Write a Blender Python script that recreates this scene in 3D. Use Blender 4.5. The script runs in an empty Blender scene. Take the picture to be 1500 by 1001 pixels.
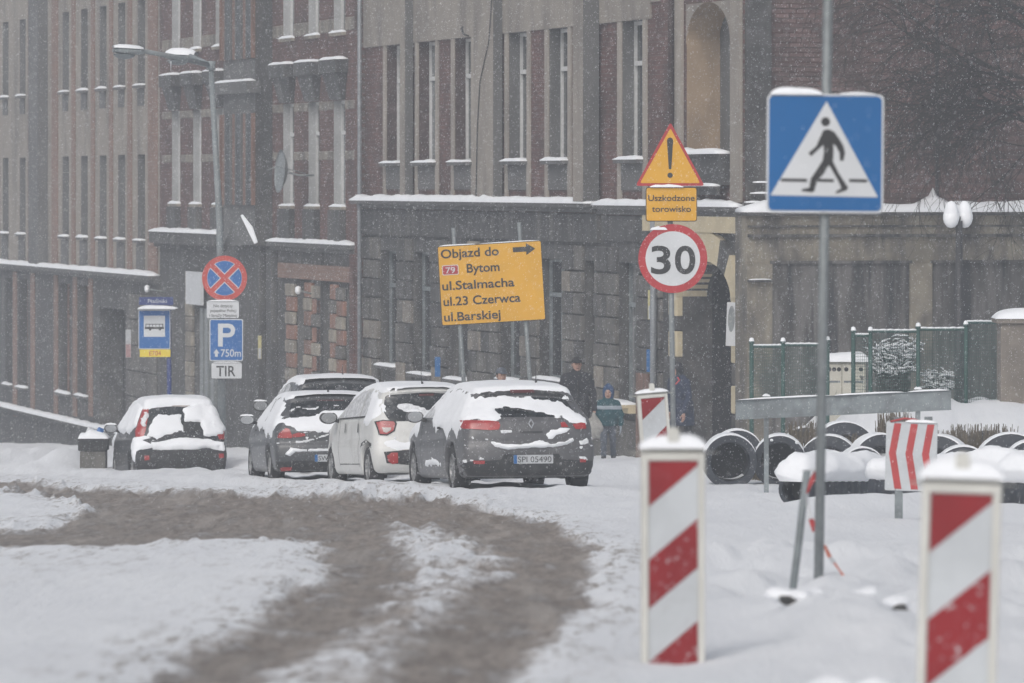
import bpy, bmesh, math, random
import numpy as np
from mathutils import Vector, Matrix
from mathutils.bvhtree import BVHTree
from mathutils.geometry import delaunay_2d_cdt, tessellate_polygon

random.seed(7)
RNG = np.random.default_rng(11)
S = bpy.context.scene
COL = S.collection

# ---------------------------------------------------------------- camera, sky, sun, exposure
F = 8333.3          # focal length in photo pixels (200 mm lens on a 36 mm wide sensor)
HOR = 268.0         # eye level in the photo
EYE = 0.9           # a crouching photographer
SLOPE = 0.0421      # the street runs downhill away from the camera
cd = bpy.data.cameras.new('camera')
cam = bpy.data.objects.new('camera', cd)
COL.objects.link(cam)
cam.location = (0, 0, EYE)
cam.rotation_euler = (math.radians(90), 0, 0)
cd.lens = 200.0
cd.sensor_width = 36.0
cd.sensor_fit = 'HORIZONTAL'
cd.shift_y = (HOR - 500.5) / 1500.0
cd.clip_start = 0.5
cd.clip_end = 3000
cd.dof.use_dof = True
cd.dof.focus_distance = 78.0
cd.dof.aperture_fstop = 5.6
cd.dof.aperture_blades = 9
S.camera = cam

w = bpy.data.worlds.new('World')
S.world = w
w.use_nodes = True
nt = w.node_tree
bg = nt.nodes['Background']
sky = nt.nodes.new('ShaderNodeTexSky')
sky.sky_type = 'NISHITA'
sky.sun_disc = False
sky.sun_elevation = math.radians(42)
sky.sun_rotation = math.radians(200)
sky.dust_density = 4.0
sky.air_density = 1.0
hs = nt.nodes.new('ShaderNodeHueSaturation')
hs.inputs['Saturation'].default_value = 0.40
nt.links.new(sky.outputs['Color'], hs.inputs['Color'])
nt.links.new(hs.outputs['Color'], bg.inputs['Color'])
bg.inputs['Strength'].default_value = 0.11

sl = bpy.data.lights.new('sun', 'SUN')
sl.energy = 0.7
sl.angle = math.radians(40)
sl.color = (1.0, 0.98, 0.96)
sun = bpy.data.objects.new('sun', sl)
COL.objects.link(sun)
# sun behind and to the left of the camera, veiled by the cloud
az, el = math.radians(200), math.radians(42)
sd = Vector((math.sin(az) * math.cos(el), math.cos(az) * math.cos(el), math.sin(el)))
sun.rotation_euler = sd.to_track_quat('Z', 'Y').to_euler()
sun.location = sd * 60

S.view_settings.view_transform = 'Standard'
S.view_settings.look = 'None'
S.view_settings.exposure = 0.12
S.view_settings.gamma = 1.0
S.view_settings.use_curve_mapping = False
S.cycles.volume_bounces = 2
S.cycles.max_bounces = 8
S.cycles.use_denoising = True


# ---------------------------------------------------------------- small helpers
def W(px, py, Y):
    return Vector(((px - 750) / F * Y, Y, EYE + (HOR - py) / F * Y))

def GY(py):
    return EYE * F / (py - HOR - SLOPE * F)

def lerp(a, b, t):
    return a + (b - a) * t

def sstep(a, b, x):
    t = np.clip((x - a) / (b - a), 0, 1)
    return t * t * (3 - 2 * t)

def _hash(ix, iy, seed):
    h = (ix.astype(np.int64) * 374761393 + iy.astype(np.int64) * 668265263 + seed * 982451653) & 0x7fffffff
    h = (h ^ (h >> 13)) * 1274126177 & 0x7fffffff
    h = h ^ (h >> 16)
    return (h & 0xffff) / 65535.0

def vnoise(x, y, seed=0):
    x = np.asarray(x, float); y = np.asarray(y, float)
    ix = np.floor(x); iy = np.floor(y)
    fx = x - ix; fy = y - iy
    fx = fx * fx * (3 - 2 * fx); fy = fy * fy * (3 - 2 * fy)
    a = _hash(ix, iy, seed); b = _hash(ix + 1, iy, seed)
    c = _hash(ix, iy + 1, seed); d = _hash(ix + 1, iy + 1, seed)
    return (a * (1 - fx) + b * fx) * (1 - fy) + (c * (1 - fx) + d * fx) * fy

def fbm(x, y, seed=0, oct=4):
    s = 0; a = 0.5; t = 0
    for k in range(oct):
        s = s + a * vnoise(x * 2 ** k, y * 2 ** k, seed + k * 17); t += a; a *= 0.5
    return s / t

def poly_sd(px, py, poly):
    """signed distance (negative inside) to a polygon, vectorised."""
    P = np.asarray(poly, float)
    px = np.asarray(px, float); py = np.asarray(py, float)
    d = np.full(px.shape, 1e18); inside = np.zeros(px.shape, bool)
    n = len(P)
    for i in range(n):
        ax, ay = P[i]; bx, by = P[(i + 1) % n]
        ex, ey = bx - ax, by - ay
        L = ex * ex + ey * ey + 1e-12
        t = np.clip(((px - ax) * ex + (py - ay) * ey) / L, 0, 1)
        qx = px - ax - t * ex; qy = py - ay - t * ey
        d = np.minimum(d, qx * qx + qy * qy)
        if ay != by:
            c = ((ay > py) != (by > py)) & (px < (bx - ax) * (py - ay) / (by - ay) + ax)
            inside ^= c
    d = np.sqrt(d)
    return np.where(inside, -d, d)

# ---------------------------------------------------------------- ground height
def walk_line(X, Y):
    return X + 0.25 * (Y - 73.0)

def ground_z(X, Y, detail=True):
    X = np.asarray(X, float); Y = np.asarray(Y, float)
    z = -SLOPE * np.clip(Y, -20, 230)
    wl = walk_line(X, Y)
    z = z + 0.27 * sstep(1.25, 1.9, wl) * sstep(76, 84, Y)
    # unploughed snow round the parked cars
    z = z + 0.085 * sstep(-2.2, -1.6, wl) * sstep(1.9, 1.3, wl) * sstep(70.5, 72.5, Y) * (0.45 + 1.0 * fbm(X * 2.2, Y * 0.6, 8, 3))
    # heaps shovelled beside the bin and along the far kerb
    z = z + 0.34 * np.exp(-((X + 8.15) / 0.42) ** 2 - ((Y - 105.0) / 3.0) ** 2) * (0.6 + 0.8 * vnoise(X * 4, Y * 0.5, 70))
    z = z + 0.22 * np.exp(-((X + 9.6) / 0.7) ** 2 - ((Y - 108.0) / 4.0) ** 2) * (0.5 + 1.0 * vnoise(X * 3, Y * 0.4, 71))
    # snow bank that carries the garden fence
    z = z + 0.95 * sstep(80.0, 86.5, Y) * sstep(4.3, 5.6, X) * sstep(30, 12, X) * sstep(110, 99, Y)
    z = z + 0.35 * sstep(79.0, 84, Y) * sstep(3.6, 4.1, X) * sstep(4.9, 4.4, X) * sstep(93, 88, Y)
    # far snow bank along the kerb on the left
    z = z + 0.22 * np.exp(-((wl - 0.6) / 0.8) ** 2) * sstep(101, 110, Y) * (0.4 + 1.2 * vnoise(X * 0.7, Y * 0.12, 5))
    if detail:
        z = z + 0.10 * (fbm(X * 0.35, Y * 0.12, 3, 3) - 0.5) * sstep(16, 30, Y)
        # lumps on the building site, right of the road
        site = sstep(0.9, 1.5, X) * sstep(18, 21, Y) * sstep(46, 36, Y)
        z = z + site * 0.34 * (fbm(X * 2.3, Y * 0.55, 41, 3) - 0.45)
        z = z + 0.10 * np.exp(-((X - 1.55) / 0.35) ** 2 - ((Y - 24.0) / 2.2) ** 2)
        z = z - 0.05 * np.exp(-((X - 0.62) / 0.30) ** 2 - ((Y - 22.2) / 1.2) ** 2)
        z = z + 0.04 * np.exp(-((X - 1.15) / 0.45) ** 2 - ((Y - 20.3) / 0.9) ** 2)
        z = z + 0.07 * np.exp(-((Y - 58.0) / 1.6) ** 2) * sstep(2.7, 3.1, X) * (0.3 + 1.1 * vnoise(X * 2.1, Y * 0.2, 31))
        z = z + 0.30 * (fbm(X * 1.7, Y * 0.8, 61, 3) - 0.5) * sstep(79, 82, Y) * sstep(3.6, 4.6, X) * sstep(97, 92, Y)
        z = z + sstep(2.0, 3.2, X) * sstep(50, 56, Y) * sstep(80, 74, Y) * 0.22 * (fbm(X * 0.9, Y * 0.3, 77, 3) - 0.4)
    return z

def gz(X, Y):
    return float(ground_z(np.array([X]), np.array([Y]))[0])

# ---------------------------------------------------------------- objects
def link(o, parent=None):
    COL.objects.link(o)
    if parent is not None:
        o.parent = parent
    return o

def tag(o, label, cat, group=None):
    o['label'] = label
    o['category'] = cat
    if group:
        o['group'] = group
    o['kind'] = 'thing'
    return o

def empty(name, loc, rotz=0.0, label=None, cat=None, group=None):
    o = bpy.data.objects.new(name, None)
    o.location = loc
    o.rotation_euler = (0, 0, rotz)
    o.empty_display_size = 0.3
    link(o)
    if label:
        tag(o, label, cat, group)
    return o

def smooth_mesh(me, on=True):
    me.polygons.foreach_set('use_smooth', [on] * len(me.polygons))

def mesh_obj(name, verts, faces, mat, parent=None, smooth=False, loc=None):
    me = bpy.data.meshes.new(name)
    me.from_pydata([tuple(v) for v in verts], [], [tuple(f) for f in faces])
    me.update()
    if smooth:
        smooth_mesh(me)
    if mat:
        me.materials.append(mat)
    o = bpy.data.objects.new(name, me)
    if loc is not None:
        o.location = loc
    return link(o, parent)

class MB:
    """collects simple solids and links them as one mesh object"""
    def __init__(s):
        s.v = []; s.f = []; s.m = []
    def add(s, vs, fs, mi=0):
        b = len(s.v)
        s.v += [tuple(v) for v in vs]
        s.f += [tuple(b + i for i in f) for f in fs]
        s.m += [mi] * len(fs)
        return s
    def box(s, x0, x1, y0, y1, z0, z1, mi=0):
        vs = [(x0, y0, z0), (x1, y0, z0), (x1, y1, z0), (x0, y1, z0), (x0, y0, z1), (x1, y0, z1), (x1, y1, z1), (x0, y1, z1)]
        return s.add(vs, [(0, 3, 2, 1), (4, 5, 6, 7), (0, 1, 5, 4), (1, 2, 6, 5), (2, 3, 7, 6), (3, 0, 4, 7)], mi)
    def quad(s, a, b, c, d, mi=0):
        return s.add([a, b, c, d], [(0, 1, 2, 3)], mi)
    def tube(s, pts, r, n=10, mi=0, caps=True):
        pts = [Vector(p) for p in pts]
        rs = r if isinstance(r, (list, tuple)) else [r] * len(pts)
        vs = []; fs = []
        up = None
        for i, p in enumerate(pts):
            d = (pts[min(i + 1, len(pts) - 1)] - pts[max(i - 1, 0)])
            if d.length < 1e-9: d = Vector((0, 0, 1))
            d.normalize()
            if up is None:
                up = Vector((0, 0, 1)) if abs(d.z) < 0.9 else Vector((1, 0, 0))
            a = d.cross(up)
            if a.length < 1e-6:
                a = d.cross(Vector((0.3, 0.8, 0.1)))
            a.normalize()
            b = a.cross(d); up = b.copy() if False else up
            for k in range(n):
                t = 2 * math.pi * k / n
                vs.append(p + (a * math.cos(t) + b * math.sin(t)) * rs[i])
        for i in range(len(pts) - 1):
            for k in range(n):
                k2 = (k + 1) % n
                fs.append((i * n + k, i * n + k2, (i + 1) * n + k2, (i + 1) * n + k))
        if caps:
            fs.append(tuple(range(n)))
            e = (len(pts) - 1) * n
            fs.append(tuple(e + k for k in reversed(range(n))))
        return s.add(vs, fs, mi)
    def lathe(s, prof, cx=0, cy=0, n=20, mi=0):
        """profile of (radius, z) turned about a vertical axis"""
        vs = []; fs = []
        for r, z in prof:
            for k in range(n):
                t = 2 * math.pi * k / n
                vs.append((cx + r * math.cos(t), cy + r * math.sin(t), z))
        for i in range(len(prof) - 1):
            for k in range(n):
                k2 = (k + 1) % n
                fs.append((i * n + k, i * n + k2, (i + 1) * n + k2, (i + 1) * n + k))
        return s.add(vs, fs, mi)
    def prism(s, poly, y0, y1, mi=0):
        """polygon in x,z extruded from y0 (front) to y1 (back)"""
        n = len(poly)
        tris = tessellate_polygon([[Vector((p[0], p[1], 0)) for p in poly]])
        vs = [(p[0], y0, p[1]) for p in poly] + [(p[0], y1, p[1]) for p in poly]
        fs = [tuple(t) for t in tris] + [tuple(n + i for i in reversed(t)) for t in tris]
        fs += [(i, (i + 1) % n, n + (i + 1) % n, n + i) for i in range(n)]
        return s.add(vs, fs, mi)
    def build(s, name, mat, parent=None, smooth=False, loc=None, fix=True):
        me = bpy.data.meshes.new(name)
        me.from_pydata(s.v, [], s.f)
        for m_ in (mat if isinstance(mat, (list, tuple)) else [mat]):
            me.materials.append(m_)
        if any(s.m):
            me.polygons.foreach_set('material_index', s.m)
        me.update()
        if fix:
            bm = bmesh.new(); bm.from_mesh(me)
            bmesh.ops.recalc_face_normals(bm, faces=bm.faces)
            bm.to_mesh(me); bm.free()
        if smooth:
            smooth_mesh(me)
        o = bpy.data.objects.new(name, me)
        if loc is not None:
            o.location = loc
        return link(o, parent)

def bevel_obj(o, wdt=0.01, seg=2):
    bm = bmesh.new(); bm.from_mesh(o.data)
    bmesh.ops.bevel(bm, geom=list(bm.edges), offset=wdt, segments=seg, affect='EDGES', profile=0.5)
    bm.to_mesh(o.data); bm.free()
    return o

def round_rect(w_, h_, r, n=5, cx=0, cz=0):
    pts = []
    for (sx, sz, a0) in ((1, 1, 0), (-1, 1, 90), (-1, -1, 180), (1, -1, 270)):
        for k in range(n + 1):
            a = math.radians(a0 + 90 * k / n)
            pts.append((cx + sx * (w_ / 2 - r) + r * math.cos(a), cz + sz * (h_ / 2 - r) + r * math.sin(a)))
    return pts

def round_poly(poly, r, n=5):
    out = []
    m = len(poly)
    for i in range(m):
        p = Vector(poly[i]); a = Vector(poly[i - 1]); b = Vector(poly[(i + 1) % m])
        da = (a - p).normalized(); db = (b - p).normalized()
        p0 = p + da * r; p1 = p + db * r
        for k in range(n + 1):
            t = k / n
            out.append(tuple((p0 * (1 - t) ** 2 + p * 2 * t * (1 - t) + p1 * t * t)))
    return out

def disc(r, n=48, cx=0, cz=0):
    return [(cx + r * math.cos(2 * math.pi * k / n), cz + r * math.sin(2 * math.pi * k / n)) for k in range(n)]

def clip_poly(poly, x0, x1, z0, z1):
    def cut(ps, f, inter):
        out = []
        for i in range(len(ps)):
            a = ps[i - 1]; b = ps[i]
            fa, fb = f(a), f(b)
            if fa != fb: out.append(inter(a, b))
            if fb: out.append(b)
        return out
    ix = lambda X: (lambda a, b: (X, a[1] + (b[1] - a[1]) * (X - a[0]) / (b[0] - a[0])))
    iz = lambda Z: (lambda a, b: (a[0] + (b[0] - a[0]) * (Z - a[1]) / (b[1] - a[1]), Z))
    ps = list(poly)
    for f, it in ((lambda p: p[0] >= x0, ix(x0)), (lambda p: p[0] <= x1, ix(x1)), (lambda p: p[1] >= z0, iz(z0)), (lambda p: p[1] <= z1, iz(z1))):
        if ps: ps = cut(ps, f, it)
    return ps

def text_mesh(txt, size, name='lettering', mat=None, parent=None, x=0, y=0, z=0, align='LEFT', weight=0.0, squash=1.0, width=None, depth=0.0015):
    """flat lettering facing -Y, baseline at z; optional fitting to a width"""
    cu = bpy.data.curves.new('text', 'FONT')
    cu.body = txt
    cu.size = size
    cu.align_x = 'LEFT'
    cu.offset = size * (0.018 if weight > 0.008 else (0.010 if weight > 0.004 else 0))
    cu.extrude = depth
    cu.resolution_u = 6
    o = bpy.data.objects.new('text', cu)
    COL.objects.link(o)
    dg = bpy.context.evaluated_depsgraph_get()
    me = bpy.data.meshes.new_from_object(o.evaluated_get(dg))
    bpy.data.objects.remove(o)
    co = np.array([v.co[:] for v in me.vertices])
    x0, x1 = co[:, 0].min(), co[:, 0].max()
    s = squash if width is None else width / (x1 - x0)
    wd = (x1 - x0) * s
    off = {'LEFT': 0, 'CENTER': -wd / 2, 'RIGHT': -wd}[align]
    new = np.column_stack([(co[:, 0] - x0) * s + off, -co[:, 2], co[:, 1]])
    me.vertices.foreach_set('co', new.ravel())
    me.update()
    me.name = name
    me.materials.clear()
    me.materials.append(mat)
    ob = bpy.data.objects.new(name, me)
    ob.location = (x, y, z)
    return link(ob, parent)

# surface nets on a numpy field -----------------------------------------------
def sdf_mesh(fn, lo, hi, h, smooth=1):
    lo = np.array(lo, float); hi = np.array(hi, float)
    n = np.ceil((hi - lo) / h).astype(int) + 1
    ax = [lo[i] + h * np.arange(n[i]) for i in range(3)]
    X, Y, Z = np.meshgrid(*ax, indexing='ij')
    D = fn(X, Y, Z)
    sgn = D < 0
    nx, ny, nz = D.shape
    cs = np.zeros((nx - 1, ny - 1, nz - 1, 3)); cn = np.zeros((nx - 1, ny - 1, nz - 1))
    G = np.stack([X, Y, Z], -1)
    for axis in range(3):
        a = [slice(None)] * 3; b = [slice(None)] * 3
        a[axis] = slice(0, -1); b[axis] = slice(1, None)
        a = tuple(a); b = tuple(b)
        cr = sgn[a] != sgn[b]
        t = np.where(cr, D[a] / np.where(cr, D[a] - D[b], 1), 0)
        P = G[a] + (G[b] - G[a]) * t[..., None]
        P = P * cr[..., None]
        oth = [i for i in range(3) if i != axis]
        for d0 in (0, 1):
            for d1 in (0, 1):
                sl_ = [slice(None)] * 3
                for o_, d_ in zip(oth, (d0, d1)):
                    sl_[o_] = slice(d_, D.shape[o_] - 1 + d_)
                sl_ = tuple(sl_)
                cs += P[sl_]; cn += cr[sl_]
    act = cn > 0
    idx = -np.ones(act.shape, int)
    idx[act] = np.arange(act.sum())
    V = cs[act] / cn[act][:, None]
    faces = []
    for axis in range(3):
        oth = [i for i in range(3) if i != axis]
        a = [slice(None)] * 3; b = [slice(None)] * 3
        a[axis] = slice(0, -1); b[axis] = slice(1, None)
        for o_ in oth:
            a[o_] = slice(1, -1); b[o_] = slice(1, -1)
        cr = sgn[tuple(a)] != sgn[tuple(b)]
        neg = sgn[tuple(a)]
        I = np.argwhere(cr)
        if not len(I): continue
        fl = neg[cr]
        full = I.copy()
        for o_ in oth: full[:, o_] += 1
        q = []
        for (d0, d1) in ((1, 1), (0, 1), (0, 0), (1, 0)):
            J = full.copy()
            J[:, oth[0]] -= d0; J[:, oth[1]] -= d1
            q.append(idx[J[:, 0], J[:, 1], J[:, 2]])
        Q = np.stack(q, 1)
        if axis == 1: fl = ~fl
        Q[~fl] = Q[~fl][:, ::-1]
        faces.append(Q)
    Fq = np.concatenate(faces) if faces else np.zeros((0, 4), int)
    for _ in range(smooth):
        acc = np.zeros_like(V); cnt = np.zeros(len(V))
        for k in range(4):
            i, j = Fq[:, k], Fq[:, (k + 1) % 4]
            np.add.at(acc, i, V[j]); np.add.at(cnt, i, 1)
            np.add.at(acc, j, V[i]); np.add.at(cnt, j, 1)
        V = V * 0.5 + 0.5 * acc / np.maximum(cnt, 1)[:, None]
    return V, Fq

def sdf_obj(name, fn, lo, hi, h, mat, parent=None, smooth=1):
    V, Q = sdf_mesh(fn, lo, hi, h, smooth)
    me = bpy.data.meshes.new(name)
    me.vertices.add(len(V)); me.vertices.foreach_set('co', V.ravel())
    me.loops.add(len(Q) * 4); me.loops.foreach_set('vertex_index', Q.ravel())
    me.polygons.add(len(Q)); me.polygons.foreach_set('loop_start', np.arange(0, len(Q) * 4, 4))
    me.update(calc_edges=True)
    smooth_mesh(me)
    me.materials.append(mat)
    return link(bpy.data.objects.new(name, me), parent)

def smin(a, b, k):
    h = np.clip(0.5 + 0.5 * (b - a) / k, 0, 1)
    return b * (1 - h) + a * h - k * h * (1 - h)

def smax(a, b, k):
    return -smin(-a, -b, k)

def cone_sd(X, Y, Z, a, b, ra, rb):
    ax, ay, az_ = a; ex, ey, ez = b[0] - ax, b[1] - ay, b[2] - az_
    L = ex * ex + ey * ey + ez * ez + 1e-9
    t = np.clip(((X - ax) * ex + (Y - ay) * ey + (Z - az_) * ez) / L, 0, 1)
    return np.sqrt((X - ax - t * ex) ** 2 + (Y - ay - t * ey) ** 2 + (Z - az_ - t * ez) ** 2) - (ra + (rb - ra) * t)

def ell_sd(X, Y, Z, c, r):
    k0 = np.sqrt(((X - c[0]) / r[0]) ** 2 + ((Y - c[1]) / r[1]) ** 2 + ((Z - c[2]) / r[2]) ** 2)
    return (k0 - 1) * min(r)

# ---------------------------------------------------------------- materials
def mat(name, col, rough=0.7, var=0.15, scale=6.0, bump=0.0, bscale=None, metal=0.0, col2=None, stretch=(1, 1, 1), spec=0.5, lo=0.38, hi=0.62, detail=5.0, coat=0.0, dirt=None):
    m = bpy.data.materials.new(name)
    m.use_nodes = True
    n = m.node_tree.nodes; l = m.node_tree.links
    p = n['Principled BSDF']
    p.inputs['Roughness'].default_value = rough
    p.inputs['Metallic'].default_value = metal
    p.inputs['Specular IOR Level'].default_value = spec
    if coat: p.inputs['Coat Weight'].default_value = coat
    tc = n.new('ShaderNodeTexCoord')
    mp = n.new('ShaderNodeMapping')
    mp.inputs['Scale'].default_value = stretch
    oi = n.new('ShaderNodeObjectInfo'); va = n.new('ShaderNodeVectorMath'); va.operation = 'ADD'
    l.new(tc.outputs['Object'], va.inputs[0]); l.new(oi.outputs['Location'], va.inputs[1])
    l.new(va.outputs[0], mp.inputs['Vector'])
    nz = n.new('ShaderNodeTexNoise')
    nz.inputs['Scale'].default_value = scale
    nz.inputs['Detail'].default_value = detail
    nz.inputs['Roughness'].default_value = 0.62
    l.new(mp.outputs['Vector'], nz.inputs['Vector'])
    rp = n.new('ShaderNodeValToRGB')
    rp.color_ramp.elements[0].position = lo
    rp.color_ramp.elements[1].position = hi
    c2 = col2 if col2 else tuple(min(1, c * (1 + var)) for c in col)
    c1 = col if col2 else tuple(c * (1 - var) for c in col)
    rp.color_ramp.elements[0].color = (*c1, 1)
    rp.color_ramp.elements[1].color = (*c2, 1)
    l.new(nz.outputs['Fac'], rp.inputs['Fac'])
    last = rp.outputs['Color']
    if dirt:                                   # (colour, noise scale, stretch, threshold lo, hi)
        mp2 = n.new('ShaderNodeMapping'); mp2.inputs['Scale'].default_value = dirt[2]
        mp2.inputs['Location'].default_value = (3.1, 1.7, 5.3)
        l.new(va.outputs[0], mp2.inputs['Vector'])
        n2 = n.new('ShaderNodeTexNoise'); n2.inputs['Scale'].default_value = dirt[1]; n2.inputs['Detail'].default_value = 6
        n2.inputs['Roughness'].default_value = 0.65
        l.new(mp2.outputs['Vector'], n2.inputs['Vector'])
        mr = n.new('ShaderNodeMapRange'); mr.inputs['From Min'].default_value = dirt[3]; mr.inputs['From Max'].default_value = dirt[4]
        l.new(n2.outputs['Fac'], mr.inputs['Value'])
        mx = n.new('ShaderNodeMix'); mx.data_type = 'RGBA'
        l.new(mr.outputs['Result'], mx.inputs['Factor'])
        l.new(last, mx.inputs['A'])
        mx.inputs['B'].default_value = (*dirt[0], 1)
        last = mx.outputs['Result']
    l.new(last, p.inputs['Base Color'])
    if bump:
        bp = n.new('ShaderNodeBump')
        bp.inputs['Strength'].default_value = bump
        bp.inputs['Distance'].default_value = 0.03
        b2 = n.new('ShaderNodeTexNoise')
        b2.inputs['Scale'].default_value = bscale or scale * 4
        b2.inputs['Detail'].default_value = 4
        l.new(va.outputs[0], b2.inputs['Vector'])
        l.new(b2.outputs['Fac'], bp.inputs['Height'])
        l.new(bp.outputs['Normal'], p.inputs['Normal'])
    return m

def brick_mat(name, c1, c2, mortar, soot, axis='xz'):
    m = bpy.data.materials.new(name); m.use_nodes = True
    n = m.node_tree.nodes; l = m.node_tree.links
    p = n['Principled BSDF']; p.inputs['Roughness'].default_value = 0.9
    p.inputs['Specular IOR Level'].default_value = 0.2
    tc = n.new('ShaderNodeTexCoord')
    sp = n.new('ShaderNodeSeparateXYZ'); cb = n.new('ShaderNodeCombineXYZ')
    l.new(tc.outputs['Object'], sp.inputs[0])
    l.new(sp.outputs['X'], cb.inputs['X']); l.new(sp.outputs['Z'], cb.inputs['Y'])
    br = n.new('ShaderNodeTexBrick')
    br.inputs['Scale'].default_value = 1.0
    br.inputs['Brick Width'].default_value = 0.26
    br.inputs['Row Height'].default_value = 0.085
    br.inputs['Mortar Size'].default_value = 0.006
    br.inputs['Bias'].default_value = 0.0
    br.inputs['Color1'].default_value = (*c1, 1); br.inputs['Color2'].default_value = (*c2, 1); br.inputs['Mortar'].default_value = (*mortar, 1)
    l.new(cb.outputs[0], br.inputs['Vector'])
    nz = n.new('ShaderNodeTexNoise'); nz.inputs['Scale'].default_value = 0.9; nz.inputs['Detail'].default_value = 7; nz.inputs['Roughness'].default_value = 0.7
    l.new(tc.outputs['Object'], nz.inputs['Vector'])
    mr = n.new('ShaderNodeMapRange'); mr.inputs['From Min'].default_value = 0.42; mr.inputs['From Max'].default_value = 0.72
    l.new(nz.outputs['Fac'], mr.inputs['Value'])
    mx = n.new('ShaderNodeMix'); mx.data_type = 'RGBA'
    l.new(mr.outputs['Result'], mx.inputs['Factor']); l.new(br.outputs['Color'], mx.inputs['A']); mx.inputs['B'].default_value = (*soot, 1)
    l.new(mx.outputs['Result'], p.inputs['Base Color'])
    bp = n.new('ShaderNodeBump'); bp.inputs['Strength'].default_value = 0.5; bp.inputs['Distance'].default_value = 0.01
    l.new(br.outputs['Fac'], bp.inputs['Height']); bp.invert = True
    l.new(bp.outputs['Normal'], p.inputs['Normal'])
    return m

M = {}
M['snow'] = mat('snow', (0.83, 0.845, 0.87), 0.85, 0.03, 3, 0.35, 9, spec=0.25)
M['snow_thin'] = mat('thin_snow', (0.60, 0.61, 0.63), 0.85, 0, 30, 0.3, 40, col2=(0.80, 0.81, 0.83), spec=0.25)
M['beige'] = mat('beige_plaster', (0.265, 0.236, 0.204), 0.92, 0.08, 1.2, 0.3, 30, dirt=((0.115, 0.105, 0.098), 0.9, (1.2, 1, 0.3), 0.47, 0.75))
M['beige_light'] = mat('pale_plaster', (0.315, 0.282, 0.245), 0.92, 0.08, 1.5, 0.2, 30, dirt=((0.15, 0.137, 0.125), 1.3, (1.2, 1, 0.3), 0.48, 0.78))
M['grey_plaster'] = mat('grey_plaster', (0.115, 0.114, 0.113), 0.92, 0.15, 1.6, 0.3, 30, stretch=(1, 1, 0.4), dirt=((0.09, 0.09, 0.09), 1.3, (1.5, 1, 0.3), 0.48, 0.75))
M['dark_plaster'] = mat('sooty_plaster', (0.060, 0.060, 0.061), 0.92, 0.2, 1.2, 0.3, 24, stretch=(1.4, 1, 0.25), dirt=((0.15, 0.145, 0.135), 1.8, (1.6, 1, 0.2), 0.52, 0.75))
M['brick'] = brick_mat('red_brick', (0.155, 0.082, 0.073), (0.105, 0.06, 0.055), (0.14, 0.122, 0.115), (0.062, 0.05, 0.049))
M['brick_orange'] = brick_mat('orange_brick', (0.27, 0.17, 0.135), (0.20, 0.128, 0.103), (0.22, 0.19, 0.165), (0.18, 0.13, 0.11))
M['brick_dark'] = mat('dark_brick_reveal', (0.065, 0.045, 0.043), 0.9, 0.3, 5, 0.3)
M['pane'] = mat('window_glass', (0.035, 0.038, 0.042), 0.18, 0.3, 1.5, spec=0.35)
M['pane_curtain'] = mat('curtained_window_glass', (0.10, 0.105, 0.11), 0.25, 0, 1.6, spec=0.35, col2=(0.30, 0.30, 0.295), stretch=(7, 1, 0.7), lo=0.4, hi=0.6)
M['pane_dim'] = mat('dim_window_glass', (0.05, 0.055, 0.062), 0.18, 0.4, 1.1, spec=0.45, col2=(0.13, 0.14, 0.15))
M['white_frame'] = mat('white_window_frame', (0.55, 0.55, 0.54), 0.5, 0.08, 8)
M['white_reveal'] = mat('whitewashed_reveal', (0.34, 0.345, 0.345), 0.85, 0.12, 2, 0.2)
M['wood_brown'] = mat('brown_timber', (0.16, 0.09, 0.065), 0.7, 0.25, 3, 0.2, stretch=(4, 4, 0.4))
M['yellow_plaster'] = mat('yellow_plaster', (0.52, 0.445, 0.30), 0.9, 0.08, 2, 0.2, dirt=((0.34, 0.29, 0.2), 2.0, (1, 1, 0.5), 0.55, 0.8))
M['tan'] = mat('tan_plaster', (0.33, 0.245, 0.165), 0.9, 0.08, 1.5, 0.2, dirt=((0.19, 0.15, 0.115), 1.2, (1, 1, 0.4), 0.5, 0.8))
M['stucco'] = mat('weathered_stucco', (0.225, 0.20, 0.158), 0.93, 0.25, 1.6, 0.4, 26, dirt=((0.085, 0.08, 0.076), 1.3, (1.2, 1, 0.40), 0.46, 0.64))
M['stucco_stain'] = mat('stained_stucco', (0.105, 0.10, 0.096), 0.93, 0.35, 1.6, 0.4, 26, stretch=(2.2, 1, 0.34), lo=0.42, hi=0.58, dirt=((0.034, 0.035, 0.038), 1.5, (2.2, 1, 0.16), 0.47, 0.60))
M['stone_a'] = mat('grey_stone', (0.122, 0.116, 0.107), 0.93, 0.3, 3, 0.5, 18, dirt=((0.06, 0.058, 0.057), 1.0, (1.3, 1, .4), 0.45, 0.68))
M['stone_b'] = mat('dark_stone', (0.064, 0.063, 0.063), 0.93, 0.3, 3, 0.5, 18, dirt=((0.15, 0.14, 0.125), 1.1, (1.3, 1, .4), 0.52, 0.75))
M['stone_c'] = mat('sandy_stone', (0.22, 0.195, 0.165), 0.93, 0.25, 3, 0.5, 18, dirt=((0.09, 0.085, 0.08), 1.2, (1, 1, .5), 0.45, 0.7))
M['stone_d'] = mat('cream_stone', (0.28, 0.25, 0.205), 0.93, 0.2, 3, 0.4, 18, dirt=((0.13, 0.12, 0.105), 1.2, (1, 1, .5), 0.46, 0.72))
M['stone_e'] = mat('rust_stone', (0.24, 0.125, 0.09), 0.93, 0.25, 3, 0.4, 18, dirt=((0.12, 0.085, 0.07), 1.4, (1, 1, .5), 0.46, 0.72))
M['slate'] = mat('roof_tiles', (0.10, 0.08, 0.075), 0.9, 0.3, 4, 0.4)
M['darkhole'] = mat('dark_interior', (0.02, 0.02, 0.022), 0.95, 0.3, 3)
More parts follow.
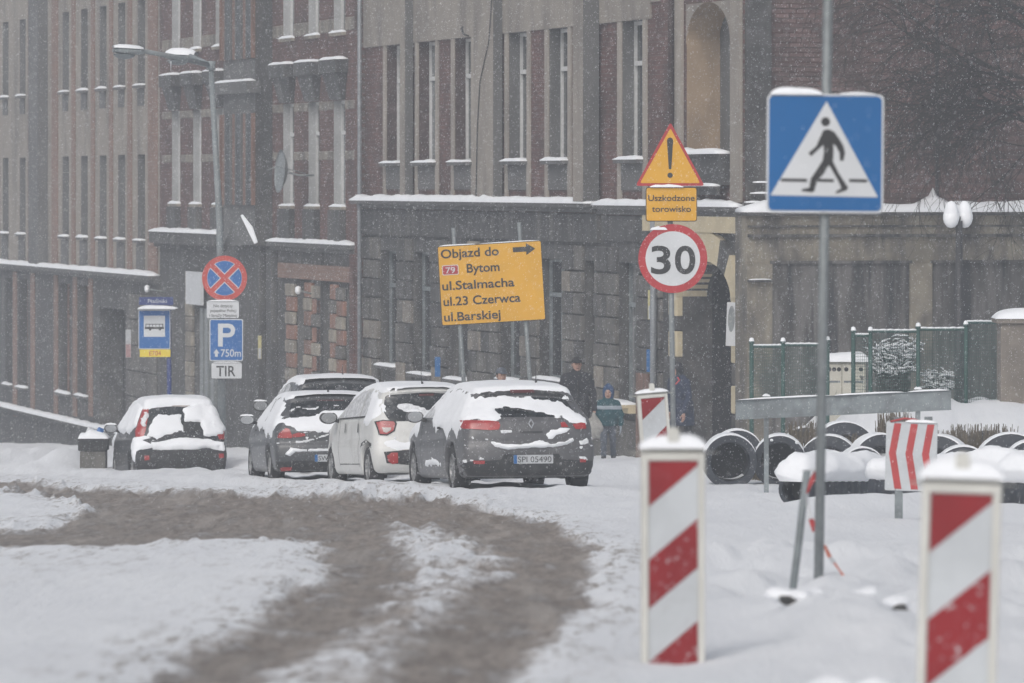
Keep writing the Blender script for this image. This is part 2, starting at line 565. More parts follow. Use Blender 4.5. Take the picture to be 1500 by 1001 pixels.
M['zinc'] = mat('zinc_pipe', (0.22, 0.235, 0.25), 0.55, 0.15, 4, metal=0.3)
M['galv'] = mat('galvanised_steel', (0.235, 0.255, 0.26), 0.5, 0.12, 9, metal=0.35)
M['galv_dull'] = mat('dull_galvanised_steel', (0.20, 0.225, 0.235), 0.6, 0.2, 5, metal=0.2, dirt=((0.11, 0.12, 0.125), 2.5, (1, 1, 0.5), 0.5, 0.75))
M['lamp_metal'] = mat('lamp_post_paint', (0.20, 0.225, 0.235), 0.6, 0.12, 3, dirt=((0.2, 0.2, 0.19), 2, (1, 1, 0.3), 0.5, 0.8))
M['black_iron'] = mat('black_iron', (0.035, 0.035, 0.038), 0.6, 0.3, 8)
M['sign_back'] = mat('grey_sign_back', (0.13, 0.135, 0.14), 0.6, 0.15, 5, metal=0.2)
M['amber'] = mat('amber_sign_face', (0.66, 0.345, 0.022), 0.55, 0.04, 2)
M['sign_black'] = mat('black_sign_print', (0.03, 0.03, 0.032), 0.6, 0.1, 5)
M['sign_white'] = mat('white_sign_face', (0.58, 0.595, 0.61), 0.5, 0.04, 3)
M['sign_red'] = mat('red_sign_face', (0.40, 0.028, 0.034), 0.5, 0.08, 3)
M['sign_orange_red'] = mat('faded_red_sign_face', (0.48, 0.07, 0.055), 0.5, 0.08, 3)
M['sign_blue'] = mat('blue_sign_face', (0.005, 0.108, 0.31), 0.45, 0.05, 2)
M['sign_blue_light'] = mat('light_blue_sign_face', (0.022, 0.125, 0.36), 0.45, 0.05, 2)
M['sign_navy'] = mat('navy_sign_face', (0.03, 0.05, 0.17), 0.5, 0.05, 3)
M['sign_yellow'] = mat('yellow_sign_face', (0.70, 0.55, 0.06), 0.55, 0.06, 3)
M['board_white'] = mat('barrier_board_white', (0.50, 0.525, 0.545), 0.5, 0.06, 4, dirt=((0.38, 0.39, 0.40), 3.5, (1, 1, 1), 0.55, 0.8))
M['board_red'] = mat('barrier_board_red', (0.24, 0.010, 0.015), 0.5, 0.10, 4)
M['board_red_snowy'] = mat('barrier_board_red_with_snow', (0.24, 0.010, 0.015), 0.55, 0.10, 4, dirt=((0.55, 0.54, 0.56), 30, (1, 1, 1), 0.57, 0.70))
M['board_cream'] = mat('barrier_board_plastic', (0.585, 0.58, 0.54), 0.55, 0.05, 5)
M['rubber'] = mat('tyre_rubber', (0.022, 0.022, 0.024), 0.85, 0.3, 12, 0.2)
M['pipe'] = mat('black_drain_plastic', (0.028, 0.033, 0.043), 0.65, 0.2, 6, dirt=((0.16, 0.17, 0.18), 6, (1, 1, 1), 0.62, 0.8))
M['green'] = mat('green_fence_paint', (0.018, 0.066, 0.055), 0.6, 0.12, 6)
M['cabinet'] = mat('cream_cabinet_paint', (0.50, 0.48, 0.41), 0.6, 0.08, 3, dirt=((0.06, 0.055, 0.05), 5, (1, 1, 1), 0.60, 0.66))
M['pillar'] = mat('rendered_pillar', (0.19, 0.165, 0.14), 0.92, 0.2, 2, 0.4, dirt=((0.1, 0.09, 0.08), 1.5, (1, 1, 0.4), 0.5, 0.75))
M['notice_pink'] = mat('hazy_pink_print', (0.36, 0.20, 0.20), 0.7, 0.1, 6)  # paleness of the hazy air is mixed into the pink
M['plate_yellow'] = mat('dull_yellow_plate', (0.46, 0.42, 0.20), 0.7, 0.1, 6)  # yellow with lowered saturation
M['bark'] = mat('dark_bark', (0.035, 0.032, 0.03), 0.95, 0.3, 10)
M['scrub'] = mat('dry_winter_stems', (0.14, 0.115, 0.08), 0.95, 0.3, 10)
M['globe'] = mat('milky_globe', (0.86, 0.87, 0.89), 0.35, 0.04, 4)
M['skin'] = mat('skin', (0.42, 0.25, 0.19), 0.6, 0.06, 8)
M['coat_dark'] = mat('dark_coat_cloth', (0.028, 0.029, 0.034), 0.9, 0.2, 12, 0.4, 40)
M['coat_blue'] = mat('navy_coat_cloth', (0.025, 0.035, 0.065), 0.9, 0.2, 12, 0.4, 40)
M['teal'] = mat('teal_jacket_cloth', (0.014, 0.066, 0.08), 0.85, 0.15, 12, 0.4, 40)
M['stripe_grey'] = mat('pale_jacket_stripe', (0.30, 0.34, 0.38), 0.8, 0.1, 12)
M['trouser_grey'] = mat('grey_trouser_cloth', (0.10, 0.115, 0.14), 0.9, 0.2, 12, 0.3, 40)
M['cap_blue'] = mat('blue_hood_cloth', (0.02, 0.055, 0.13), 0.9, 0.2, 12)
M['hat_dark'] = mat('dark_hat_felt', (0.02, 0.02, 0.022), 0.9, 0.2, 12)
M['boot'] = mat('boot_leather', (0.02, 0.02, 0.022), 0.6, 0.2, 12)
M['eye'] = mat('eye', (0.01, 0.01, 0.01), 0.3, 0.1, 12)
M['tape'] = mat('warning_tape_red', (0.42, 0.05, 0.05), 0.5, 0.1, 6)
M['tape_orange'] = mat('warning_tape_orange', (0.55, 0.16, 0.10), 0.5, 0.1, 6)
M['concrete'] = mat('bin_concrete', (0.13, 0.125, 0.115), 0.92, 0.2, 5, 0.4)
M['plank'] = mat('weathered_plank', (0.13, 0.085, 0.05), 0.9, 0.25, 6, 0.3, stretch=(1, 6, 6))
M['poster'] = mat('poster_print', (0.45, 0.43, 0.42), 0.7, 0.1, 5, col2=(0.18, 0.17, 0.17), lo=0.45, hi=0.62)

# ================================================================ GROUND AND ROAD
SLUSH = [(-400, 694), (0, 703), (150, 714), (300, 722), (430, 721), (520, 723), (640, 727), (720, 738), (790, 757), (850, 785),
         (880, 825), (870, 865), (830, 905), (780, 950), (745, 1001), (700, 1100), (-60, 1100), (60, 1040), (-400, 1000), (-400, 812)]
SNOW_LEFT = [(-400, 818), (0, 810), (130, 803), (250, 795), (380, 789), (462, 790), (480, 812), (455, 846), (395, 885), (310, 925), (220, 965), (140, 1005), (60, 1050), (0, 1110), (-400, 1110)]
SNOW_FAR = [(-400, 716), (40, 720), (140, 745), (70, 765), (-400, 775)]
SNOW_MID = [(585, 768), (640, 772), (715, 790), (742, 810), (705, 850), (665, 878), (610, 905), (565, 935), (545, 1000), (520, 1110), (240, 1110), (330, 1005), (440, 945), (500, 915), (585, 880), (600, 830), (570, 790)]

def slush_field(X, Y, wide=1.0):
    Ys = np.maximum(Y, 6.0)
    px = 750 + F * X / Ys
    py = HOR + F * (EYE + SLOPE * Ys) / Ys
    wob = (fbm(X * 1.1, Y * 0.35, 21, 3) - 0.5)
    soft = lerp(7.0, 34.0, sstep(700, 900, py)) * wide
    px2 = px + wob * lerp(30, 90, sstep(700, 900, py)); py2 = py + (fbm(X * 1.4, Y * 0.3, 33, 3) - 0.5) * lerp(10, 50, sstep(720, 900, py))
    # sheared across the picture the bands are far wider than high
    def sd(poly):
        P = [(x * 0.35, y) for x, y in poly]
        return poly_sd(px2 * 0.35, py2, P)
    a = sstep(0.9, -0.9, sd(SLUSH) / soft * 1.6)
    for poly, k in ((SNOW_LEFT, 1.0), (SNOW_FAR, 1.0), (SNOW_MID, 0.50)):
        b = sstep(0.9, -0.9, sd(poly) / soft * 1.6) * k
        a = a * (1 - b)
    return np.where((py > 690) & (Y > 6), a, 0.0)

def build_ground():
    pys = list(np.arange(1120, 700, -1.25)) + list(np.arange(700, 662, -0.9))
    Yr = [EYE * F / (p - HOR - SLOPE * F) for p in pys]
    y = Yr[-1]
    while y < 310:
        y *= 1.035; Yr.append(min(y, 310))
    pre = list(np.linspace(-60, Yr[0] - 1.0, 12))
    Yr = np.array(pre + Yr)
    u = list(np.linspace(-0.102, 0.102, 560))
    side = []
    k = 0.102; st = 0.004
    while k < 14:
        st *= 1.25; k += st; side.append(k)
    u = np.array([-s for s in reversed(side)] + u + side)
    sc_ = np.maximum(Yr, 9.0)
    X = np.clip(u[None, :] * sc_[:, None], -300, 300)
    # keep clipped columns strictly ordered
    Y = np.repeat(Yr[:, None], len(u), 1)
    keep = np.ones(X.shape, bool)
    Z = ground_z(X, Y)
    s = slush_field(X, Y)
    far = sstep(30, 60, Y)
    lump = lerp(fbm(X * 4.0, Y * 1.3, 91, 4), fbm(X * 7.0, Y * 0.55, 92, 3), far) - 0.5
    grit = vnoise(X * 13.0, Y * lerp(3.0, 1.1, far), 93) - 0.5
    dirt = np.clip(slush_field(X, Y, 4.5), 0, 1)
    edge = s * (1 - s) * 4
    Z = Z - 0.05 * s + (0.085 * lump + 0.025 * grit) * s * lerp(0.45, 1.0, far) + (lerp(0.10, 0.30, sstep(45, 65, Y)) * np.clip(lump, -0.1, 1) + 0.04 * grit) * np.maximum(edge, 0.5 * dirt * (1 - s)) * sstep(18, 45, Y)
    Z = Z + lerp(0.035, 0.11, sstep(50, 75, Y)) * (fbm(X * 3.0, Y * 0.8, 55, 3) - 0.5) * (1 - s)
    tone = np.clip(0.5 + 1.5 * lump + 0.7 * grit, 0, 1)
    ny, nx = X.shape
    V = np.stack([X, Y, Z], -1).reshape(-1, 3)
    I = np.arange(ny * nx).reshape(ny, nx)
    Q = np.stack([I[:-1, :-1], I[:-1, 1:], I[1:, 1:], I[1:, :-1]], -1).reshape(-1, 4)
    # drop quads collapsed by the clipping
    wdt = np.abs(V[Q[:, 1], 0] - V[Q[:, 0], 0]) + np.abs(V[Q[:, 2], 0] - V[Q[:, 3], 0])
    Q = Q[wdt > 1e-6]
    sv = s.reshape(-1)
    face_s = sv[Q].mean(1)
    m = ground_material()
    for name, sel in (('ground', face_s <= 0.5), ('road', face_s > 0.5)):
        q = Q[sel]
        used, inv = np.unique(q.ravel(), return_inverse=True)
        me = bpy.data.meshes.new(name)
        me.vertices.add(len(used)); me.vertices.foreach_set('co', V[used].ravel())
        me.loops.add(len(inv)); me.loops.foreach_set('vertex_index', inv.astype(np.int32))
        me.polygons.add(len(q)); me.polygons.foreach_set('loop_start', np.arange(0, len(inv), 4))
        me.update(calc_edges=True)
        smooth_mesh(me)
        at = me.attributes.new('slush', 'FLOAT', 'POINT')
        at.data.foreach_set('value', sv[used].astype(np.float32))
        for nm_, arr in (('tone', tone), ('dirt', dirt)):
            a2 = me.attributes.new(nm_, 'FLOAT', 'POINT'); a2.data.foreach_set('value', arr.reshape(-1)[used].astype(np.float32))
        me.materials.append(m)
        o = link(bpy.data.objects.new(name, me))
        o['kind'] = 'structure'
        o['label'] = 'deep fresh snow over the ground beside the road' if name == 'ground' else 'wheel tracks of brown slush on the curving street'

def ground_material():
    m = bpy.data.materials.new('snow_and_slush'); m.use_nodes = True
    n = m.node_tree.nodes; l = m.node_tree.links
    p = n['Principled BSDF']
    at = n.new('ShaderNodeAttribute'); at.attribute_name = 'slush'
    tc = n.new('ShaderNodeTexCoord')
    def noise(scale, stretch, detail=5, rough=0.65):
        mp = n.new('ShaderNodeMapping'); mp.inputs['Scale'].default_value = stretch
        l.new(tc.outputs['Object'], mp.inputs['Vector'])
        z = n.new('ShaderNodeTexNoise'); z.inputs['Scale'].default_value = scale; z.inputs['Detail'].default_value = detail; z.inputs['Roughness'].default_value = rough
        l.new(mp.outputs['Vector'], z.inputs['Vector'])
        return z.outputs['Fac']
    def math_(op, a, b):
        k = n.new('ShaderNodeMath'); k.operation = op
        for i, v in enumerate((a, b)):
            if isinstance(v, (int, float)): k.inputs[i].default_value = v
            else: l.new(v, k.inputs[i])
        return k.outputs[0]
    def rng(v, a, b, c=0, d=1):
        k = n.new('ShaderNodeMapRange'); k.interpolation_type = 'SMOOTHSTEP'
        l.new(v, k.inputs['Value']); k.inputs['From Min'].default_value = a; k.inputs['From Max'].default_value = b
        k.inputs['To Min'].default_value = c; k.inputs['To Max'].default_value = d
        return k.outputs[0]
    def mix(f, a, b):
        k = n.new('ShaderNodeMix'); k.data_type = 'RGBA'
        l.new(f, k.inputs['Factor'])
        for s_, v in (('A', a), ('B', b)):
            if isinstance(v, tuple): k.inputs[s_].default_value = (*v, 1)
            else: l.new(v, k.inputs[s_])
        return k.outputs['Result']
    tn = n.new('ShaderNodeAttribute'); tn.attribute_name = 'tone'
    dr = n.new('ShaderNodeAttribute'); dr.attribute_name = 'dirt'
    clod = noise(4.5, (1, 0.10, 1), 8, 0.75)       # clods and smears drawn out along the street
    fine = noise(15, (1, 0.10, 1), 6, 0.75)
    broad = noise(0.9, (1, 0.22, 1), 4)
    track = noise(3.2, (1, 0.03, 1), 4)             # wheel streaks
    a = math_('ADD', at.outputs['Fac'], math_('MULTIPLY', math_('SUBTRACT', clod, 0.5), 1.5))
    a = math_('ADD', a, math_('MULTIPLY', math_('SUBTRACT', fine, 0.5), 0.8))
    a = math_('ADD', a, math_('MULTIPLY', math_('SUBTRACT', tn.outputs['Fac'], 0.5), -0.35))
    a = math_('ADD', a, math_('MULTIPLY', math_('SUBTRACT', track, 0.5), 0.5))
    has = rng(at.outputs['Fac'], 0.02, 0.30)
    f = math_('MULTIPLY', rng(a, 0.22, 0.95), has)
    slush = mix(rng(clod, 0.30, 0.70), (0.15, 0.115, 0.087), (0.37, 0.31, 0.26))
    slush = mix(math_('MULTIPLY', rng(fine, 0.45, 0.64), 0.65), slush, (0.125, 0.088, 0.066))
    slush = mix(math_('MULTIPLY', rng(tn.outputs['Fac'], 0.45, 0.95), 0.40), slush, (0.10, 0.076, 0.058))
    slush = mix(math_('MULTIPLY', rng(track, 0.50, 0.72), 0.6), slush, (0.46, 0.41, 0.36))
    snow = mix(rng(broad, 0.3, 0.7), (0.80, 0.815, 0.84), (0.85, 0.865, 0.885))
    spk = math_('MULTIPLY', rng(math_('ADD', fine, math_('MULTIPLY', math_('SUBTRACT', clod, 0.5), 0.7)), 0.50, 0.68), rng(dr.outputs['Fac'], 0.0, 0.5, 0.03, 0.95))
    snow = mix(spk, snow, (0.27, 0.24, 0.21))
    wash = math_('MULTIPLY', rng(clod, 0.45, 0.70), rng(dr.outputs['Fac'], 0.02, 0.8, 0.0, 0.35))
    snow = mix(wash, snow, (0.47, 0.44, 0.41))
    col = mix(f, snow, slush)
    l.new(col, p.inputs['Base Color'])
    l.new(rng(f, 0, 1, 0.85, 0.42), p.inputs['Roughness'])
    p.inputs['Specular IOR Level'].default_value = 0.3
    bp = n.new('ShaderNodeBump'); bp.inputs['Strength'].default_value = 0.65; bp.inputs['Distance'].default_value = 0.06
    l.new(math_('ADD', clod, math_('MULTIPLY', fine, 0.4)), bp.inputs['Height'])
    l.new(bp.outputs['Normal'], p.inputs['Normal'])
    return m

build_ground()

# ================================================================ HAZE
def build_haze():
    mb = MB().box(-330, 330, -75, 330, -14.0, 13.5)
    m = bpy.data.materials.new('snowy_air'); m.use_nodes = True
    n = m.node_tree.nodes; l = m.node_tree.links
    n.remove(n['Principled BSDF'])
    v = n.new('ShaderNodeVolumePrincipled')
    v.inputs['Color'].default_value = (0.90, 0.945, 1.0, 1)
    v.inputs['Density'].default_value = 0.0016
    v.inputs['Anisotropy'].default_value = 0.1
    l.new(v.outputs[0], n['Material Output'].inputs['Volume'])
    o = mb.build('haze', m)
    o['kind'] = 'stuff'
    o['label'] = 'thin white haze of falling snow in the street air'
build_haze()

# ================================================================ BUILDINGS
class Frame:
    """a facade plane: u runs along it, n stands out of it, z is height (world)"""
    def __init__(s, O, ang_u):
        s.O = Vector((O[0], O[1])); s.a = ang_u
        s.U = Vector((math.cos(ang_u), math.sin(ang_u))); s.N = Vector((-s.U.y, s.U.x))
    def u(s, px, n=0.0):
        O = s.O + s.N * n; k = px - 750
        return (k * O.y - F * O.x) / (F * s.U.x - k * s.U.y)
    def z(s, py, px, n=0.0):
        Y = (s.O + s.N * n + s.U * s.u(px, n)).y
        return EYE + (HOR - py) / F * Y
    def xy(s, u, n=0.0):
        return s.O + s.U * u + s.N * n

CORNER = Vector((3.976, 98.0))
STREET = Frame(CORNER, math.atan2(0.9683, -0.2498))
SIDE = Frame(CORNER, math.atan2(-0.2498, -0.9683))
fu = STREET.u; fz = STREET.z

class Building:
    def __init__(s, name, frame, u_root, label, cat, group=None):
        s.fr = frame
        p = frame.xy(u_root)
        s.u0 = u_root; s.z0 = gz(p.x, p.y)
        s.root = empty(name, (p.x, p.y, s.z0), frame.a, label, cat, group)
    def mb(s):
        b = LMB(); b.u0 = s.u0; b.z0 = s.z0
        return b

class LMB(MB):
    """builds in facade coordinates (u, n, world z), stored local to the building"""
    def build(s, name, mat, parent=None, smooth=False, loc=None, fix=True):
        s.v = [(a - s.u0, b, c - s.z0) for a, b, c in s.v]
        return MB.build(s, name, mat, parent, smooth, loc, fix)

def wall_with_holes(mb, u0, u1, z0, z1, holes, n=0.0, mi=0):
    """flat wall sheet with rectangular holes, plus the reveals of each hole (u0,u1,z0,z1,depth,mi)"""
    us = sorted(set([u0, u1] + [h[0] for h in holes] + [h[1] for h in holes]))
    zs = sorted(set([z0, z1] + [h[2] for h in holes] + [h[3] for h in holes]))
    us = [x for x in us if u0 - 1e-9 <= x <= u1 + 1e-9]; zs = [x for x in zs if z0 - 1e-9 <= x <= z1 + 1e-9]
    for i in range(len(us) - 1):
        for j in range(len(zs) - 1):
            cu, cz = (us[i] + us[i + 1]) / 2, (zs[j] + zs[j + 1]) / 2
            if any(h[0] < cu < h[1] and h[2] < cz < h[3] for h in holes): continue
            mb.quad((us[i], n, zs[j]), (us[i + 1], n, zs[j]), (us[i + 1], n, zs[j + 1]), (us[i], n, zs[j + 1]), mi)
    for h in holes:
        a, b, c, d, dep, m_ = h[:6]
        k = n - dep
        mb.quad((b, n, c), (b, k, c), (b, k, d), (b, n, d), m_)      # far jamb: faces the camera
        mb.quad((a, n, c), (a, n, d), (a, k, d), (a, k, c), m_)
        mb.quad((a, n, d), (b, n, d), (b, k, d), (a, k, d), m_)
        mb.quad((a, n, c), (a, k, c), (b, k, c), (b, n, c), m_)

_win_cache = {}
def window(bd, u0, u1, z0, z1, dep, frame_mat, style='casement', sill=True, sill_w=0.12, snow=True, n=0.0, sill_mat=None):
    """window part > frame, sill, snow; pane set in the depth of the reveal"""
    wd, hg = round(u1 - u0, 2), round(z1 - z0, 2)
    pv = random.choice(('pane', 'pane', 'pane_dim', 'pane_curtain', 'pane_curtain')); key = (wd, hg, frame_mat.name, style, pv)
    if key not in _win_cache:
        pm = MB().box(-wd / 2, wd / 2, -0.012, 0.0, 0, hg)
        fm = MB(); t = 0.065; e = 0.05
        fm.box(-wd / 2, -wd / 2 + t, 0.001, e, 0, hg); fm.box(wd / 2 - t, wd / 2, 0.001, e, 0, hg)
        fm.box(-wd / 2 + t, wd / 2 - t, 0.001, e, 0, t); fm.box(-wd / 2 + t, wd / 2 - t, 0.001, e, hg - t, hg)
        tr = hg * 0.68
        fm.box(-wd / 2 + t, wd / 2 - t, 0.001, e + 0.015, tr, tr + 0.085)
        fm.box(-0.045, 0.045, 0.001, e, t, tr); 
        if wd > 1.1: fm.box(-0.03, 0.03, 0.001, e, tr + 0.085, hg - t)
        a = pm.build('window', M[pv]); b = fm.build('frame', frame_mat)
        _win_cache[key] = (a.data, b.data)
        bpy.data.objects.remove(a); bpy.data.objects.remove(b)
    pa, fa = _win_cache[key]
    o = bpy.data.objects.new('window', pa)
    o.location = ((u0 + u1) / 2 - bd.u0, n - dep, z0 - bd.z0)
    link(o, bd.root)
    link(bpy.data.objects.new('frame', fa), o)
    if sill:
        sm = MB().box(-wd / 2 - 0.07, wd / 2 + 0.07, dep - 0.02, dep + sill_w, -0.075, -0.005)
        sm.build('sill', sill_mat or M['grey_plaster'], o)
        if snow:
            snow_strip(-wd / 2 - 0.06, wd / 2 + 0.06, dep - 0.05, dep + sill_w + 0.01, -0.008, 0.055 + 0.02 * random.random(), 'snow', o)
    return o

def snow_strip(u0, u1, n0, n1, z, h, name, parent, u_off=0.0, z_off=0.0, step=0.12):
    """a rounded, slightly uneven roll of snow lying along a ledge (local coordinates of the parent)"""
    k = max(3, int((u1 - u0) / step)); prof = [(0.0, 0.0), (0.02, 0.55), (0.2, 0.9), (0.5, 1.0), (0.8, 0.92), (0.97, 0.6), (1.0, 0.0)]
    us = np.linspace(u0, u1, k + 1); ph = random.random() * 100
    hh = h * (0.62 + 0.75 * fbm(us * 2.2 + ph, us * 0 + ph, 9, 3))
    oo = 0.035 * (fbm(us * 2.7 + ph, us * 0 + 3 + ph, 19, 2) - 0.35)
    V = []; Fc = []
    m_ = len(prof)
    for i, u_ in enumerate(us):
        e = min(1.0, 0.45 + 0.55 * min(i, k - i) / 2.0)
        for a, b in prof:
            V.append((u_ - u_off, n0 + (n1 + oo[i] - n0) * a, z + hh[i] * b * e - z_off))
    for i in range(k):
        for j in range(m_ - 1):
            Fc.append((i * m_ + j, i * m_ + j + 1, (i + 1) * m_ + j + 1, (i + 1) * m_ + j))
    Fc.append(tuple(range(m_))); Fc.append(tuple(k * m_ + j for j in reversed(range(m_))))
    o = mesh_obj(name, V, Fc, M['snow'], parent, smooth=True)
    bm = bmesh.new(); bm.from_mesh(o.data); bmesh.ops.recalc_face_normals(bm, faces=bm.faces); bm.to_mesh(o.data); bm.free()
    return o

def ledge(bd, u0, u1, n0, n1, z, t, m_, h=0.09, name='cornice', snow=True):
    b = bd.mb(); b.box(u0, u1, n0, n1, z - t, z)
    b.box(u0, u1, n0, n0 + (n1 - n0) * 0.55, z - t - 0.10, z - t - 0.002)
    o = b.build(name, m_, bd.root)
    if snow:
        snow_strip(u0, u1, n0 - 0.01, n1 + 0.02, z, h, 'snow', o, bd.u0, bd.z0, 0.25)
    return o

_block_cache = {}
def block(bd, u0, u1, n1, z0, z1, m_, name='stone', dep=0.12, bev=0.018):
    key = (round(u1 - u0, 2), round(z1 - z0, 2), round(dep, 2), m_.name)
    if key not in _block_cache:
        wd, hg = key[0], key[1]
        o = MB().box(-wd / 2, wd / 2, -dep, 0, 0, hg).build('stone', m_)
        bevel_obj(o, bev, 1)
        _block_cache[key] = o.data
        bpy.data.objects.remove(o)
    o = bpy.data.objects.new(name, _block_cache[key])
    o.location = ((u0 + u1) / 2 - bd.u0, n1, z0 - bd.z0)
    return link(o, bd.root)

def volume_and_roof(bd, u0, u1, z0, z1, depth, wall_m, roof_h=2.2, n_front=0.0):
    """side and back walls and a pitched tiled roof with snow on it, behind the facade"""
    b = bd.mb()
    b.quad((u0, n_front, z0), (u0, -depth, z0), (u0, -depth, z1), (u0, n_front, z1))
    b.quad((u1, n_front, z0), (u1, n_front, z1), (u1, -depth, z1), (u1, -depth, z0))
    b.quad((u0, -depth, z0), (u1, -depth, z0), (u1, -depth, z1), (u0, -depth, z1))
    b.add([(u0, 0, z1), (u0, -depth, z1), (u0, -depth / 2, z1 + roof_h)], [(0, 1, 2)])
    b.add([(u1, 0, z1), (u1, -depth, z1), (u1, -depth / 2, z1 + roof_h)], [(0, 1, 2)])
    b.build('side_wall', wall_m, bd.root, fix=False)
    r = bd.mb(); e = 0.35
    t = 0.15
    for n0_, n1_ in ((e, -depth / 2), (-depth - e, -depth / 2)):
        za = z1 - e * roof_h / (depth / 2); zb = z1 + roof_h
        r.add([(u0, n0_, za), (u1, n0_, za), (u1, n1_, zb), (u0, n1_, zb), (u0, n0_, za + t), (u1, n0_, za + t), (u1, n1_, zb + t), (u0, n1_, zb + t)],
              [(0, 3, 2, 1), (4, 5, 6, 7), (0, 1, 5, 4), (1, 2, 6, 5), (2, 3, 7, 6), (3, 0, 4, 7)])
    r.build('roof', M['snow'], bd.root)

WALL_TOP = 9.0

# ---------------------------------------------------------------- stone-fronted tenement (corner house)
def build_corner_house():
    uA = 0.0; uB = fu(535)
    bd = Building('stone_tenement', STREET, 0.0, 'pale plastered corner tenement with dark stone ground floor and yellow arched gateway', 'building')
    zb = bd.z0 - 1.6
    zs = fz(296, 700)                     # string course between the storeys
    zwt, zwb = fz(48, 755), fz(236, 755)
    # openings on the upper storey: far edge and near edge in the photo
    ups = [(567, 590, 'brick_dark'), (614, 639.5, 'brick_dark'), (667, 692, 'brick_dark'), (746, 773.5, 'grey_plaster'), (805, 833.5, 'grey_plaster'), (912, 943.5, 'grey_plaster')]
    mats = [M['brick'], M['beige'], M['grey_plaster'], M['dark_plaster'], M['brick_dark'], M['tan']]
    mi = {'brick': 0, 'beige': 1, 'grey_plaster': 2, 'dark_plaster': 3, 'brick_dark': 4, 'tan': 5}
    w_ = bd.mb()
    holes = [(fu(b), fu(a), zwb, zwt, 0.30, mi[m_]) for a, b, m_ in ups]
    # tall arched recess over the gateway: rectangular part; the round head is added below
    la, lb = fu(1070), fu(1006)
    lr = (lb - la) / 2
    zl0 = fz(226, 1040); zl1 = fz(62, 1040)
    RZ = 0.52; holes.append((la, lb, zl0, zl1 + lr * RZ, 0.62, mi['tan']))
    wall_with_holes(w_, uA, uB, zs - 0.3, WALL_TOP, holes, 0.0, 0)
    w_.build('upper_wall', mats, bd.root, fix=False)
    # round head: spandrels filling the corners of the recess
    sp = bd.mb(); N = 14
    for sgn in (-1, 1):
        cu = (la + lb) / 2
        vs = []; 
        for k in range(N + 1):
            t = math.pi / 2 * k / N
            vs.append((cu + sgn * lr * math.cos(t), zl1 + lr * RZ * math.sin(t)))
        poly = vs + [(cu + sgn * lr, zl1 + lr * RZ)]
        sp.prism(poly if sgn > 0 else poly[::-1], 0.012, -0.60)
    ah = sp.build('arch_head', [M['beige'], M['tan']], bd.root)
    for f in ah.data.polygons:
        if abs(f.normal.y) < 0.9: f.material_index = 1
    bk = bd.mb(); bk.box(la, lb, -0.66, -0.62, zl0, zl1 + lr * RZ); bk.build('recess_back', M['grey_plaster'], bd.root)
    ap = bd.mb(); ap.box(la - 0.05, lb + 0.05, 0.004, 0.16, zs + 0.35, zl0 - 0.05)
    ap.build('balcony_apron', M['dark_plaster'], bd.root)
    ledge(bd, la - 0.05, lb + 0.1, 0.0, 0.22, zl0, 0.05, M['dark_plaster'], 0.10, 'balcony_ledge')
    ledge(bd, la + 0.1, lb - 0.2, 0.162, 0.26, zs + 0.33, 0.05, M['dark_plaster'], 0.06, 'apron_ledge')
    # windows
    for a, b, m_ in ups:
        window(bd, fu(b), fu(a), zwb, zwt, 0.27, M['white_frame'], sill_w=0.17)
        pa = bd.mb(); pa.box(fu(b) - 0.02, fu(a) + 0.02, 0.004, 0.03, zs + 0.25, zwb - 0.085)
        pa.build('apron', M['grey_plaster'], bd.root)
        # plaster surrounds left and right of the opening
        for (q0, q1) in ((fu(a) + 0.003, fu(a) + 0.26), (fu(b) - 0.26, fu(b) - 0.003)):
            sr = bd.mb(); sr.box(q0, q1, 0.003, 0.035, zs + 0.05, zwt); sr.build('window_surround', M['beige_light'], bd.root)
    # plaster field over the windows
    b = bd.mb()
    b.box(fu(955), uB, 0.003, 0.045, zwt + 0.004, WALL_TOP - 0.2); b.box(fu(985), fu(955) - 0.002, 0.003, 0.045, zwt + 1.0, WALL_TOP - 0.2); b.box(fu(968), fu(955) - 0.002, 0.003, 0.045, zwt + 0.30, zwt + 0.998)
    b.build('plaster_field', M['beige'], bd.root)
    b = bd.mb(); b.box(uA, fu(1074), 0.004, 0.06, zs + 0.05, WALL_TOP - 0.2); b.build('corner_strip', M['beige'], bd.root)
    b = bd.mb(); b.box(fu(1002), fu(991), 0.004, 0.06, zs + 0.05, WALL_TOP - 0.2); b.build('corner_strip', M['beige_light'], bd.root)
    # worn brick patch breaking out of the plaster beside the recess
    for k in range(0):
        q = fu(985) - 0.02 + random.random() * (fu(955) - fu(985)); zz = zwt + 0.02 + 0.085 * int(random.random() * 9)
        block(bd, q, q + 0.25, 0.056, zz, zz + 0.075, M['brick_dark'] if random.random() < .5 else M['stone_e'], 'brick', 0.02, 0.004)
    # pilasters (near edge at the wall, standing out)
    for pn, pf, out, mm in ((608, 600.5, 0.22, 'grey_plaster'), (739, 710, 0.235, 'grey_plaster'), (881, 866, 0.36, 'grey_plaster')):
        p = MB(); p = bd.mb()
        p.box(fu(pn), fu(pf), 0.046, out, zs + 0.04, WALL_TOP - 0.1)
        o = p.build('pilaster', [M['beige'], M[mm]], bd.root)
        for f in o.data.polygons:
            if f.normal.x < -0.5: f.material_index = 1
    # string course with its snow
    ledge(bd, fu(881), uB + 0.1, 0.0, 0.33, zs, 0.07, M['grey_plaster'], 0.13)
    ledge(bd, uA - 0.02, fu(881) - 0.01, 0.0, 0.19, zs - 0.03, 0.07, M['grey_plaster'], 0.13)
    # ---- ground floor
    gw = [(558, 584), (606, 634), (659, 689), (735, 765), (791, 828), (857, 874), (907, 935)]
    zt = fz(374, 700)
    sills = [536, 548, 556, 556, 556, 580, 590]
    w2 = bd.mb()
    h2 = []
